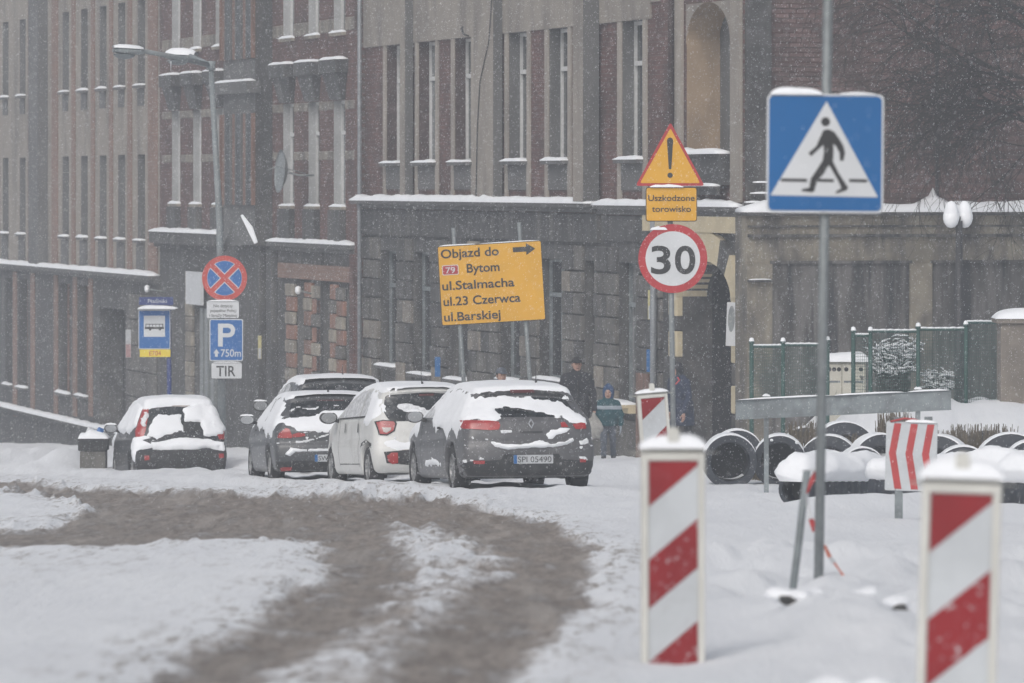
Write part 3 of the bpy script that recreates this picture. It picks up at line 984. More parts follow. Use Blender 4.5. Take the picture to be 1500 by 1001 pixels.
    for (a, b), sp_ in zip(gw, sills):
        h2.append((fu(b), fu(a), fz(sp_, (a + b) / 2), zt, 0.26, 0))
    # gateway
    ga, gb = fu(1079), fu(1000)
    gr = (gb - ga) / 2; gzt = fz(440, 1070); RY = 0.40
    h2.append((ga, gb, zb, gzt + gr * RY, 0.55, 1))
    wall_with_holes(w2, uA, uB, zb, zs - 0.31, h2, 0.0, 0)
    w2.build('ground_floor_wall', [M['dark_plaster'], M['stone_b']], bd.root, fix=False)
    band = bd.mb(); band.box(fu(881) , uB, 0.004, 0.09, zt + 0.35, zs - 0.19); band.box(uA + 2.0, fu(884), 0.004, 0.05, zt + 0.40, zs - 0.22)
    band.build('frieze', M['dark_plaster'], bd.root)
    for (a, b), sp_ in zip(gw, sills):
        window(bd, fu(b), fu(a), fz(sp_, (a + b) / 2), zt, 0.24, M['galv_dull'], sill_w=0.14, snow=sp_ < 575)
    # rough stone piers, every block its own piece
    piers = [(535, 558), (584, 606), (634, 659), (689, 735), (765, 791), (828, 857), (874, 907), (935, 972)]
    rnd = random.Random(5)
    zc = fz(562, 700) - 0.25
    for a, b in piers:
        A, B = fu(b) + 0.015, fu(a) - 0.015
        z = zc; row = 0
        while z < zt + 0.28:
            h = 0.42 if row % 3 else 0.50
            n_ = 1 if (B - A) < 1.0 else (2 if (B - A) < 2.2 else 3)
            cuts = [A + (B - A) * (k + (0.18 if row % 2 else -0.18) * (0 < k < n_)) / n_ for k in range(n_ + 1)]
            for k in range(n_):
                up_ = (z - zc) / (zt - zc)
                r = rnd.random()
                mm = M['stone_b'] if r < 0.15 + 0.35 * up_ else (M['stone_a'] if r < 0.74 + 0.2 * up_ else (M['stone_c'] if r < 0.99 else M['stone_d']))
                block(bd, cuts[k] + 0.012, cuts[k + 1] - 0.012, 0.05 + rnd.random() * 0.04, z, z + h - 0.025, mm, 'stone', 0.10)
            z += h; row += 1
    # yellow-washed plinth with cellar lights
    pl = bd.mb(); pl.box(fu(690), uB, 0.006, 0.10, zb, zc - 0.03); pl.build('plinth', M['stone_d'], bd.root)
    pl = bd.mb(); pl.box(fu(990), fu(690) - 0.01, 0.004, 0.08, zb, zc - 0.03); pl.build('plinth', M['stone_a'], bd.root)
    for a, b in ((556, 575), (597, 612), (648, 668)):
        c = bd.mb(); c.box(fu(b), fu(a), 0.101, 0.108, zc - 0.62, zc - 0.16); c.build('cellar_window', M['darkhole'], bd.root)
    # gateway: yellow lintel band, flat arch of voussoirs, striped jambs, dark passage
    y = bd.mb(); y.box(ga - 0.35, gb + 2.2, 0.052, 0.13, fz(342, 1080), fz(318, 1080)); y.build('yellow_lintel_band', M['yellow_plaster'], bd.root)
    cu = (ga + gb) / 2; 
    zsp = gzt
    for k in range(9):
        t0 = math.pi * k / 9; t1 = math.pi * (k + 1) / 9
        pts = [(cu + gr * math.cos(t), zsp + gr * RY * math.sin(t)) for t in (t0 + 0.001, (t0 + t1) / 2, t1 - 0.001)]
        pts2 = [(cu + (gr + .40) * math.cos(t), zsp + (gr * RY + 0.46) * math.sin(t) + .06) for t in (t1 - 0.001, (t0 + t1) / 2, t0 + 0.001)]
        v = bd.mb(); v.prism(pts + pts2, 0.11, -0.45)
        v.build('voussoir', M['stone_b'] if k in (6, 2) else M['yellow_plaster'], bd.root)
    # fill over the arch inside the rectangular hole
    fl = bd.mb()
    for sgn in (-1, 1):
        vs = [(cu + sgn * gr * math.cos(math.pi / 2 * k / 10), zsp + gr * RY * math.sin(math.pi / 2 * k / 10)) for k in range(11)]
        poly = vs + [(cu + sgn * gr, zsp + gr * RY)]
        fl.prism(poly if sgn > 0 else poly[::-1], 0.006, -0.5)
    fl.build('arch_fill', M['dark_plaster'], bd.root)
    jy = [(434, 470), (493, 532), (565, 606)]
    for t_, b_ in jy:
        for (px_a, px_b, nn, dd) in ((1090, 1082.5, 0.10, 0.6), (1013, 991, 0.05, 0.5)):
            A, B = (ga - 0.42, ga - 0.012) if px_a == 1090 else (gb + 0.012, gb + 0.55)
            block(bd, A, B, 0.11, fz(b_, 1080), fz(t_, 1080), M['yellow_plaster'], 'quoin', 0.5)
    for t_, b_ in ((471, 492), (533, 564), (607, 650), (650, 700)):
        for A, B in ((ga - 0.40, ga - 0.012), (gb + 0.012, gb + 0.52)):
            block(bd, A, B, 0.10, fz(b_, 1080), fz(t_, 1080), M['stone_b'], 'quoin', 0.45)
    # the passage walls and back
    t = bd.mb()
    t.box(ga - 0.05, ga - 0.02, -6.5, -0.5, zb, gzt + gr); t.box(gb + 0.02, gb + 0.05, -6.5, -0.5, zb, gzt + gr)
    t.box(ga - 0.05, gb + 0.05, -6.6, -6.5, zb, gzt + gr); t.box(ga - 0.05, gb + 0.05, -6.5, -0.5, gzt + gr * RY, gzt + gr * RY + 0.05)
    t.build('gate_passage', M['darkhole'], bd.root)  # near-black colour stands in for the shade inside the passage
    # door-side board, bench sill
    d = bd.mb(); d.box(fu(960), fu(942), 0.09, 0.14, zb, fz(547, 950)); d.build('brown_side_door', M['wood_brown'], bd.root)
    ledge(bd, fu(941), fu(905), 0.08, 0.42, fz(591, 925), 0.06, M['yellow_plaster'], 0.07, 'low_ledge')
    # downpipes
    p = bd.mb(); p.tube([bd_pt(fu(968), 0.14, fz(690, 968)), bd_pt(fu(968), 0.14, zs - 0.12)], 0.065, 8); p.build('downpipe', M['zinc'], bd.root, True)
    p = bd.mb(); p.tube([bd_pt(fu(992), 0.12, zs + 0.1), bd_pt(fu(992), 0.12, WALL_TOP)], 0.055, 8); p.build('downpipe', M['brick_dark'], bd.root, True)
    # iron hook over the second window
    h = bd.mb(); q = fu(690); h.tube([(q, 0.05, zwt + 0.02), (q, 0.16, zwt + 0.06), (q, 0.2, zwt + 0.18), (q - 0.3, 0.25, zwt + 0.2)], 0.02, 6); h.build('iron_hook', M['black_iron'], bd.root)
    volume_and_roof(bd, uA + 0.002, uB, zb, WALL_TOP, 11, M['brick'], 2.0)
    return bd

def bd_pt(u, n, z):
    return (u, n, z)

def wall_fixture(name, u, n, z, label, cat, group=None):
    p = STREET.xy(u, n)
    return empty(name, (p.x, p.y, z), STREET.a, label, cat, group)

# ---------------------------------------------------------------- brick tenement (middle)
def build_brick_house():
    uA = fu(535) + 0.02; uB = fu(234)
    bd = Building('brick_tenement', STREET, uA, 'dark red brick tenement with pale banding, hooded windows and a timber oriel bay', 'building')
    zb = bd.z0 - 1.6
    zl = fz(356, 450)                                   # ledge over the ground floor
    mats = [M['brick'], M['white_reveal'], M['grey_plaster'], M['dark_plaster']]
    right = [(415, 431), (452, 468), (489, 506)]
    left = [(252, 264), (283, 295), (316, 328)]
    z1b, z1t = fz(302, 460), fz(150, 460)
    z2b, z2t = fz(52, 460), fz(52, 460) + 2.35
    holes = []
    allw = right + left
    for a, b in allw:
        holes.append((fu(b), fu(a), z1b, z1t, 0.24, 1))
        holes.append((fu(b), fu(a), z2b, z2t, 0.24, 1))
    w_ = bd.mb(); wall_with_holes(w_, uA, uB, zl - 0.05, WALL_TOP, holes, 0.0, 0)
    w_.build('upper_wall', mats, bd.root, fix=False)
    for a, b in allw:
        for z0_, z1_ in ((z1b, z1t), (z2b, z2t)):
            window(bd, fu(b), fu(a), z0_, z1_, 0.22, M['white_frame'], sill_w=0.10, sill_mat=M['stone_d'])
        # hood on consoles over the first-floor windows
        A, B = fu(b) - 0.28, fu(a) + 0.28
        h = bd.mb(); h.box(A, B, 0.003, 0.30, z1t + 0.62, z1t + 0.92)
        h.add([(A + .1, 0.003, z1t + .617), (B - .1, 0.003, z1t + .617), (B - .1, .24, z1t + .617), (A + .1, .24, z1t + .617),
               (A + .3, 0.003, z1t + .02), (B - .3, 0.003, z1t + .02), (B - .3, .10, z1t + .02), (A + .3, .10, z1t + .02)],
              [(0, 1, 2, 3), (7, 6, 5, 4), (0, 4, 5, 1), (1, 5, 6, 2), (2, 6, 7, 3), (3, 7, 4, 0)])
        o = h.build('window_hood', M['dark_plaster'], bd.root)
        snow_strip(A, B, 0.0, 0.30, z1t + 0.92, 0.07, 'snow', o, bd.u0, bd.z0)
        # apron consoles under the window
        c = bd.mb(); c.box(fu(b) - 0.05, fu(a) + 0.05, 0.003, 0.14, zl + 0.05, z1b - 0.08); c.build('apron', M['dark_plaster'], bd.root)
    # pale stone bands between the windows
    def gaps(ws, ends):
        e = sorted([(fu(b), fu(a)) for a, b in ws]); out = []; c = ends[0]
        for p, q in e:
            if p - c > 0.1: out.append((c, p))
            c = q
        if ends[1] - c > 0.1: out.append((c, ends[1]))
        return out
    for ws, ends in ((right, (fu(523), fu(400))), (left, (fu(329.5), fu(238)))):
        for A, B in gaps(ws, ends):
            for zz in (fz(235, 460), fz(163, 460), z2b + 0.02):
                hgt = 0.30 if zz in (z2b + 0.02,) else 0.2
                block(bd, A + 0.01, B - 0.01, 0.02, zz, zz + hgt, M['stone_c'], 'stone_band', 0.05)
    # dark quoin strip and downpipe at the near end
    q = bd.mb(); q.box(uA, fu(527), 0.004, 0.12, zb, WALL_TOP); q.build('end_strip', M['brick'], bd.root)
    p = bd.mb(); p.tube([(fu(541), 0.22, zb), (fu(541), 0.22, WALL_TOP)], 0.05, 8); p.build('downpipe', M['zinc'], bd.root, True)
    # ledges
    ledge(bd, fu(525), fu(402), 0.0, 0.20, zl, 0.10, M['grey_plaster'], 0.09)
    ledge(bd, fu(333), uB + 0.05, 0.0, 0.28, zl + 0.12, 0.30, M['dark_plaster'], 0.11)
    # oriel bay standing out from the wall
    o0, o1, on = fu(399), fu(352), 0.42
    zo0, zo1 = zl - 0.1, WALL_TOP - 0.6
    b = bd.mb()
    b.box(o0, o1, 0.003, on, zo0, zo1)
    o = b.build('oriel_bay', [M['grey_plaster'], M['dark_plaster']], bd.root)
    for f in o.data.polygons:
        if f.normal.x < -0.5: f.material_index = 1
    zh = fz(122, 360)
    hb = bd.mb(); hb.box(o0 - 0.1, o1 + 0.15, 0.30, on + 0.22, zh - 0.28, zh); ho = hb.build('oriel_cornice', M['grey_plaster'], bd.root)
    snow_strip(o0 - 0.1, o1 + 0.15, on + 0.0, on + 0.22, zh, 0.06, 'snow', ho, bd.u0, bd.z0)
    W_ = (o1 - o0) / 6
    for zA, zB in ((fz(300, 360), fz(168, 360)), (zh + 0.55, zh + 3.1)):
        for k in range(6):
            c = bd.mb(); c.box(o0 + k * W_ + 0.05, o0 + (k + 1) * W_ - 0.05, on + 0.003, on + (0.05 if k % 2 else 0.09), zA, zB)
            c.build('timber_panel' if k % 2 else 'window_pane', M['wood_brown'] if k % 2 else M['pane'], bd.root)
        for k in range(7):
            c = bd.mb(); c.box(o0 + k * W_ - 0.035, o0 + k * W_ + 0.035, on + 0.003, on + 0.10, zA, zB); c.build('mullion', M['wood_brown'] if k in (0, 6) else M['grey_plaster'], bd.root)
    # ---- ground floor
    w2 = bd.mb()
    shop = (fu(318), fu(288), zb, fz(452, 300), 0.35, 1)
    holes = [shop] + [(fu(b), fu(a), fz(575, 460), fz(412, 460), 0.30, 1) for a, b in ((436, 449), (474, 487), (508, 519))]
    wall_with_holes(w2, uA, uB, zb, zl - 0.051, holes, 0.0, 0)
    w2.build('ground_floor_wall', [M['dark_plaster'], M['grey_plaster']], bd.root, fix=False)
    for h in holes[1:]:
        window(bd, h[0], h[1], h[2], h[3], 0.28, M['white_frame'], snow=False, sill_w=0.06)
    fr = bd.mb(); fr.box(fu(522), fu(412), 0.004, 0.09, fz(410, 460), fz(388, 460)); fr.build('orange_lintel_band', M['brick_orange'], bd.root)
    # chequered quoins of cream stone and orange brick
    rnd = random.Random(3)
    cols = [(423, 436, 0), (449, 461, 1), (461, 474, 0), (487, 497, 1), (497, 508, 0)]
    zA = fz(585, 460) - 0.3; zB = fz(411, 460)
    for a, b, ph in cols:
        z = zA; k = ph
        while z < zB - 0.1:
            h = 0.36 if k % 2 else 0.30
            mm = (M['stone_e'] if k % 2 else (M['stone_d'] if rnd.random() < 0.65 else M['stone_a']))
            ins = 0.0 if k % 2 else 0.0
            block(bd, fu(b) + 0.02, fu(a) - 0.02 + ins, 0.07 if k % 2 else 0.10, z, min(z + h - 0.02, zB), mm, 'stone', 0.09)
            z += h; k += 1
    for px_ in (404, 386, 525, 471):
        c = bd.mb(); c.box(fu(px_ + 3), fu(px_ - 3), 0.004, 0.16 if px_ != 471 else 0.07, zb, zl - 0.2); c.build('pilaster', M['brick'] if px_ in (525,) else M['dark_plaster'], bd.root)
    # cream quoin column beside the shop
    for k, py in enumerate(range(398, 690, 22)):
        block(bd, fu(285.5), fu(276), 0.09, fz(py + 21, 280), fz(py, 280), M['stone_d'] if k % 2 == 0 else M['stone_c'], 'stone', 0.09)
    s = bd.mb(); s.box(fu(304), fu(282), 0.10, 0.18, fz(446, 290), fz(398, 290)); so = s.build('shop_board', M['sign_white'], bd.root)
    for px_ in (296, 303, 312):
        c = bd.mb(); c.box(fu(px_ + 2.2), fu(px_ - 2.2), -0.25, 0.02, zb, fz(452, 300)); c.build('shop_door_post', M['galv'], bd.root)
    c = bd.mb(); c.box(fu(317), fu(289), -0.34, -0.33, zb, fz(452, 300)); c.build('shop_glass', M['pane'], bd.root)
    volume_and_roof(bd, uA, uB, zb, WALL_TOP, 11, M['brick'], 2.0)
    return bd

# ---------------------------------------------------------------- long plastered tenement (left)
def build_left_house():
    uA = fu(234) + 0.02; uB = fu(-150)
    bd = Building('long_tenement', STREET, uA, 'long pale plastered tenement at the left with narrow windows between rusty brick strips', 'building')
    zb = bd.z0 - 1.8
    zl = fz(395, 120)
    z1b, z1t = fz(349, 150), fz(228, 150)
    z2b, z2t = fz(130, 150), fz(130, 150) + (z1t - z1b)
    nears = [212.5, 183.5, 156, 128.5, 101, 37.5, 12.5, -34, -57, -80]
    wd = fu(200) - fu(212.5)
    mats = [M['beige'], M['beige_light'], M['grey_plaster'], M['dark_plaster']]
    holes = []
    for p_ in nears:
        u_ = fu(p_)
        holes.append((u_, u_ + 1.05, z1b, z1t, 0.28, 2)); holes.append((u_, u_ + 1.05, z2b, z2t, 0.28, 2))
    w_ = bd.mb(); wall_with_holes(w_, uA, uB, zl - 0.05, WALL_TOP + 1, holes, 0.0, 0)
    w_.build('upper_wall', mats, bd.root, fix=False)
    for p_ in nears:
        u_ = fu(p_)
        for z0_, z1_ in ((z1b, z1t), (z2b, z2t)):
            window(bd, u_, u_ + 1.05, z0_, z1_, 0.26, M['white_frame'], sill_w=0.14)
        a = bd.mb(); a.box(u_, u_ + 1.05, 0.003, 0.05, zl + 0.08, z1b - 0.09); a.build('apron', M['grey_plaster'], bd.root)
        a = bd.mb(); a.box(u_ + 0.1, u_ + 0.95, 0.003, 0.03, z2b - 0.55, z2b - 0.09); a.build('apron', M['grey_plaster'], bd.root)
    for a, b in ((217, 232), (187, 194.5), (160, 166.5), (133.5, 140), (105, 111.5), (76, 86), (41, 52), (-10, 0)):
        s = bd.mb(); s.box(fu(b - 0.5), fu(a + 1), 0.004, 0.03, zl + 0.02, WALL_TOP + 0.8); s.build('brick_strip', M['brick_orange'], bd.root)
    for a, b in ((56, 70),):
        s = bd.mb(); s.box(fu(b), fu(a), 0.004, 0.30, zl + 0.02, WALL_TOP + 0.8); s.build('grey_pier', M['grey_plaster'], bd.root)
    ledge(bd, uA - 0.03, uB, 0.0, 0.30, zl, 0.10, M['grey_plaster'], 0.12)
    # ---- ground floor: tall dark openings between rusty strips
    w2 = bd.mb()
    gw = [(8, 18, 562), (28, 41, 566), (86, 103, 574), (114, 130, 578), (-20, -8, 560), (-50, -38, 556)]
    h2 = [(fu(b), fu(a), fz(s_, a), fz(418, 120), 0.32, 0) for a, b, s_ in gw]
    h2.append((fu(184), fu(146), zb, fz(452, 165), 0.7, 1))
    wall_with_holes(w2, uA, uB, zb, zl - 0.051, h2, 0.0, 0)
    w2.build('ground_floor_wall', [M['dark_plaster'], M['stone_b']], bd.root, fix=False)
    for h in h2[:-1]:
        window(bd, h[0], h[1], h[2], h[3], 0.3, M['wood_brown'], sill_w=0.12)
    d = bd.mb(); d.box(fu(184), fu(146), -0.72, -0.66, zb, fz(452, 165)); d.build('door', M['darkhole'], bd.root)
    for px_ in (23, 49, 83, 111, 134):
        s = bd.mb(); s.box(fu(px_ + 2.5), fu(px_ - 2.5), 0.004, 0.04, fz(610, px_), zl - 0.22); s.build('brick_strip', M['brick_orange'], bd.root)
    for k, py in enumerate((432, 470, 508, 546, 584, 622)):
        block(bd, fu(231), fu(188), 0.06, fz(py + 36, 205), fz(py, 205), M['stone_a'], 'stone', 0.06)
    ledge(bd, fu(185) , uB, 0.0, 0.26, fz(631, 165), 0.10, M['dark_plaster'], 0.12, 'base_ledge')
    volume_and_roof(bd, uA, uB, zb, WALL_TOP + 1, 11, M['beige'], 2.0)
    return bd

corner = build_corner_house()
brickh = build_brick_house()
longh = build_left_house()

# ---------------------------------------------------------------- brick gable and the stuccoed annex in front of it
def build_gable():
    bd = Building('brick_gable_house', SIDE, -0.02, 'sooty red brick gable wall rising behind the stuccoed annex at the right', 'building')
    zb = bd.z0 - 1.5
    u0, u1 = -9.5, -0.03
    b = bd.mb(); b.box(u0, u1, -0.35, -0.02, zb, WALL_TOP); b.build('wall', M['brick'], bd.root)
    # laid bricks in the part the photo shows
    rnd = random.Random(9)
    V = []; Fc = []; cols = []
    zz = 0.30; row = 0
    while zz < 4.75:
        u_ = -7.2 - (0.13 if row % 2 else 0)
        while u_ < -0.05:
            a, c = u_ + 0.006, min(u_ + 0.254, u1 - 0.005)
            if c - a > 0.05:
                pr = 0.004 + rnd.random() * 0.014
                k = len(V)
                e = 0.004
                V += [(a, -0.02, zz), (c, -0.02, zz), (c, -0.02, zz + 0.072), (a, -0.02, zz + 0.072),
                      (a + e, pr, zz + e), (c - e, pr, zz + e), (c - e, pr, zz + 0.072 - e), (a + e, pr, zz + 0.072 - e)]
                Fc += [(k + 7, k + 6, k + 5, k + 4), (k, k + 4, k + 5, k + 1), (k + 1, k + 5, k + 6, k + 2), (k + 2, k + 6, k + 7, k + 3), (k + 3, k + 7, k + 4, k)]
                cols += [rnd.random()] * 5
            u_ += 0.26
        zz += 0.084; row += 1
    me = bpy.data.meshes.new('brickwork')
    me.from_pydata([(a - bd.u0, b_, c - bd.z0) for a, b_, c in V], [], Fc)
    at = me.attributes.new('tone', 'FLOAT', 'FACE'); at.data.foreach_set('value', cols)
    bm = bmesh.new(); bm.from_mesh(me); bmesh.ops.recalc_face_normals(bm, faces=bm.faces); bm.to_mesh(me); bm.free()
    m = M['brick'].copy(); m.name = 'laid_bricks'
    n = m.node_tree.nodes; l = m.node_tree.links; p = n['Principled BSDF']
    for nd in list(n):
        if nd.type in ('TEX_BRICK', 'BUMP'): n.remove(nd)
    mx = [x for x in n if x.type == 'MIX'][0]
    an = n.new('ShaderNodeAttribute'); an.attribute_name = 'tone'
    rp = n.new('ShaderNodeValToRGB')
    rp.color_ramp.elements[0].color = (0.115, 0.076, 0.072, 1); rp.color_ramp.elements[1].color = (0.205, 0.135, 0.127, 1)
    l.new(an.outputs['Fac'], rp.inputs['Fac']); l.new(rp.outputs['Color'], mx.inputs['A'])
    mr = [x for x in n if x.type == 'MAP_RANGE'][0]
    mr.inputs['From Min'].default_value = 0.40; mr.inputs['From Max'].default_value = 0.66
    me.materials.append(m)
    o = link(bpy.data.objects.new('brickwork', me), bd.root); o['kind'] = 'stuff'
    # darker rendered strip on the near corner
    s = bd.mb(); s.box(SIDE.u(1128), -0.032, 0.022, 0.09, 0.62, WALL_TOP); s.build('corner_pier', M['stone_b'], bd.root)
    for k, (px_, py_) in enumerate(((1108, 284), (1100, 297), (1112, 268))):
        ledge(bd, SIDE.u(px_ + 14), SIDE.u(px_ - 12), 0.091, 0.20, SIDE.z(py_, px_), 0.05, M['stone_b'], 0.05, 'pier_ledge')
    d = bd.mb()
    d.box(u0, u1, -9, -8.8, zb, WALL_TOP); d.box(u0, u0 + 0.2, -8.8, -0.36, zb, WALL_TOP)
    d.build('back_wall', M['brick'], bd.root)
    r = bd.mb(); r.box(u0 - 0.3, u1, -9.2, 0.3, WALL_TOP + 0.002, WALL_TOP + 0.25); r.build('roof', M['snow'], bd.root)
    c = bd.mb(); c.tube([(SIDE.u(1372, .05), 0.06, 0.5), (SIDE.u(1372, .05), 0.06, WALL_TOP)], 0.03, 6); c.build('lightning_conductor', M['black_iron'], bd.root)

    an = Building('stucco_annex', SIDE, -0.06, 'low weathered stucco annex with dark stained panels and a snow-covered top ledge', 'building')
    n1 = 0.75
    zt = SIDE.z(316, 1300, n1)
    f = lambda px_: SIDE.u(px_, n1)
    b = an.mb(); b.box(-9.0, f(1093), 0.10, n1, zb, zt); b.build('wall', M['stucco'], an.root)
    b = an.mb(); b.box(-9.0, f(1090), 0.10, n1 + 0.12, zt + 0.002, zt + 0.06); cp = b.build('coping', M['stone_b'], an.root)
    snow_strip(-9.0, f(1092), 0.12, n1 + 0.13, zt + 0.06, 0.17, 'snow', cp, an.u0, an.z0, 0.2)
    # drift blown up against the gable
    k = SIDE.u(1374, 0.4)
    dr = an.mb(); dr.add([(k - 0.55, 0.12, zt + .1), (k + 0.55, 0.12, zt + .1), (k + 0.5, 0.6, zt + .1), (k - 0.5, 0.6, zt + .1), (k, 0.12, zt + 0.48), (k + .08, 0.12, zt + 0.34), (k - .08, 0.12, zt + 0.34),
                         (k + 0.02, 0.3, zt + 0.3)], [(0, 6, 4, 5, 1), (6, 7, 4), (4, 7, 5), (0, 3, 7, 6), (1, 5, 7, 2), (3, 2, 7)])
    dr.build('snow_drift', M['snow'], an.root, smooth=True)
    for py_, t_, o_ in ((343, 0.05, 0.07), (330, 0.03, 0.04)):
        b = an.mb(); b.box(-9.0, f(1095), n1 + 0.003, n1 + o_, SIDE.z(py_, 1300, n1) - t_, SIDE.z(py_, 1300, n1)); b.build('moulding', M['stucco_stain'], an.root)
    # recessed panels: frames standing proud of stained fields
    for a, b_ in ((1131, 1331), (1366, 1560)):
        ztop, zbot = SIDE.z(386, 1300, n1), zb
        s = an.mb(); s.box(f(b_), f(a), n1 + 0.003, n1 + 0.012, zbot, ztop); s.build('stained_panel', M['stucco_stain'], an.root)
        s = an.mb(); s.box(f(b_) - 0.04, f(a) + 0.04, n1 + 0.014, n1 + 0.07, ztop, ztop + 0.05); s.build('panel_head', M['stucco_stain'], an.root)
    for a, b_ in ((1093, 1130), (1332, 1364)):
        s = an.mb(); s.box(f(b_), f(a), n1 + 0.004, n1 + 0.06, zb, SIDE.z(386, 1300, n1) - 0.002); s.build('pier', M['stucco'], an.root)
    b = an.mb(); b.box(f(1128), f(1093), n1 + 0.062, n1 + 0.16, SIDE.z(410, 1100, n1) - 0.04, SIDE.z(410, 1100, n1)); o = b.build('small_ledge', M['stone_b'], an.root)
    snow_strip(f(1126), f(1095), n1 + 0.06, n1 + 0.15, SIDE.z(410, 1100, n1), 0.03, 'snow', o, an.u0, an.z0)
build_gable()

# ================================================================ SIGNS AND STREET FURNITURE
class Stand:
    """an Empty on the ground; pixel positions at its depth become local x (right) and z (up)"""
    def __init__(s, name, px, Y, label, cat, group=None, rotz=0.0):
        s.Y = Y; s.X = (px - 750) / F * Y; s.z0 = gz(s.X, Y); s.s = F / Y
        s.root = empty(name, (s.X, Y, s.z0), rotz, label, cat, group)
    def p(s, px, py):
        return ((px - 750) / F * s.Y - s.X, EYE + (HOR - py) / F * s.Y - s.z0)
    def pole(s, name, a, b, r, m_, y=0.03, n=10):
        (x0, z0), (x1, z1) = s.p(*a), s.p(*b)
        z0 = min(z0, -0.25) if a[1] == 'ground' else z0
        mb = MB().tube([(x0, y, z0), (x1, y, z1)], r, n)
        return mb.build(name, m_, s.root, True)

def plate(name, poly, mat_face, parent, y=-0.02, t=0.012, loc=None, mat_back=None):
    o = MB().prism(poly, y - t, y).build(name, [mat_face, mat_back or M['sign_back']], parent, loc=loc)
    for f in o.data.polygons:
        if f.normal.y > 0.5: f.material_index = 1
    return o

def print_(name, poly, m_, parent, lift, loc=None):
    return MB().prism(poly, -lift, -lift + 0.0012).build(name, m_, parent, loc=loc)

def snow_on(parent, x0, x1, z, h, y0=-0.05, y1=0.02, name='snow', lump=0.5):
    n = 22; prof = [(0, 0), (0.02, 0.35), (0.09, 0.68), (0.25, 0.93), (0.5, 1), (0.75, 0.93), (0.91, 0.68), (0.98, 0.35), (1, 0)]
    V = []; Fc = []; ph = random.random() * 50
    for i in range(n + 1):
        t = 0.5 - 0.5 * math.cos(math.pi * i / n); e = max(0.0, 1 - abs(2 * t - 1) ** 3.2) ** 0.6
        hh = h * ((1 - lump / 2) + lump * float(vnoise(np.array([t * 5 + ph]), np.array([0.3]), 4)[0])) * e
        for a, b in prof: V.append((x0 + (x1 - x0) * t, y0 + (y1 - y0) * a, z + hh * b))
    m_ = len(prof)
    for i in range(n):
        for j in range(m_ - 1): Fc.append((i * m_ + j, (i + 1) * m_ + j, (i + 1) * m_ + j + 1, i * m_ + j + 1))
    o = mesh_obj(name, V, Fc, M['snow'], parent, smooth=True)
    bm = bmesh.new(); bm.from_mesh(o.data); bmesh.ops.recalc_face_normals(bm, faces=bm.faces); bm.to_mesh(o.data); bm.free()
    return o

# ---------------------------------------------------------------- pedestrian crossing sign
def build_crossing_sign():
    s = Stand('pedestrian_crossing_sign', 1199, 30.2, 'blue square pedestrian crossing sign with a black walking figure on a tall post', 'road sign')
    mb = MB(); x0, z0 = s.p(1198.5, 880); x1, z1 = s.p(1215, -90)
    mb.tube([(x0, 0.045, z0 - 0.2), (x1, 0.045, z1)], 0.026, 12)
    mb.build('post', M['galv'], s.root, True)
    tl = s.p(1126, 141); br = s.p(1291, 309)
    cx, cz = (tl[0] + br[0]) / 2, (tl[1] + br[1]) / 2
    wd = br[0] - tl[0]; hg = tl[1] - br[1]
    b = plate('sign_plate', round_rect(wd + 0.022, hg + 0.022, 0.03), M['sign_white'], s.root, 0.0, 0.014, loc=(cx, 0.0, cz))
    b.rotation_euler = (0, math.radians(0.5), 0)
    print_('blue_field', round_rect(wd, hg, 0.025), M['sign_blue'], b, 0.0165)
    k = 1 / s.s
    q = lambda x, y: ((1100 + x / 2.5025 - 1208.5) * k, (225 - y / 2.5025) * k)
    print_('white_triangle', [q(275, 372), q(466, 722), q(72, 718)], M['sign_white'], b, 0.0185)
    man = [(264, 478), (283, 474), (304, 484), (322, 508), (338, 535), (344, 560), (339, 588), (326, 590), (324, 560), (311, 537), (301, 527), (302, 560), (300, 593), (322, 636), (345, 670), (357, 688), (350, 698),
           (312, 710), (312, 702), (332, 690), (318, 660), (290, 612), (284, 606), (265, 640), (242, 662), (234, 700), (226, 706), (186, 702), (188, 694), (214, 690), (220, 655), (240, 625), (262, 590), (267, 560), (265, 532), (248, 547), (220, 574), (210, 562), (238, 538), (252, 505)]
    print_('walking_figure', [q(*p) for p in man], M['sign_black'], b, 0.0205)
    print_('figure_head', disc(16.5 / 2.5025 * k, 24, *q(272, 447)), M['sign_black'], b, 0.0205)
    for a, c in ((110, 206), (244, 304), (360, 426)):
        print_('crossing_line', [q(a, 656), q(c, 657), q(c, 668), q(a, 667)], M['sign_black'], b, 0.0203)
    snow_on(b, -wd / 2 + 0.005, -wd * 0.02, hg / 2 + 0.008, 0.035, -0.03, 0.03)
    snow_on(b, wd * 0.12, wd / 2 - 0.03, hg / 2 + 0.009, 0.012, -0.02, 0.01)
    c = MB().box(-0.04, 0.04, 0.016, 0.075, 0.08, 0.11).box(-0.04, 0.04, 0.016, 0.075, -0.16, -0.13)
    c.build('clamp', M['galv'], b)

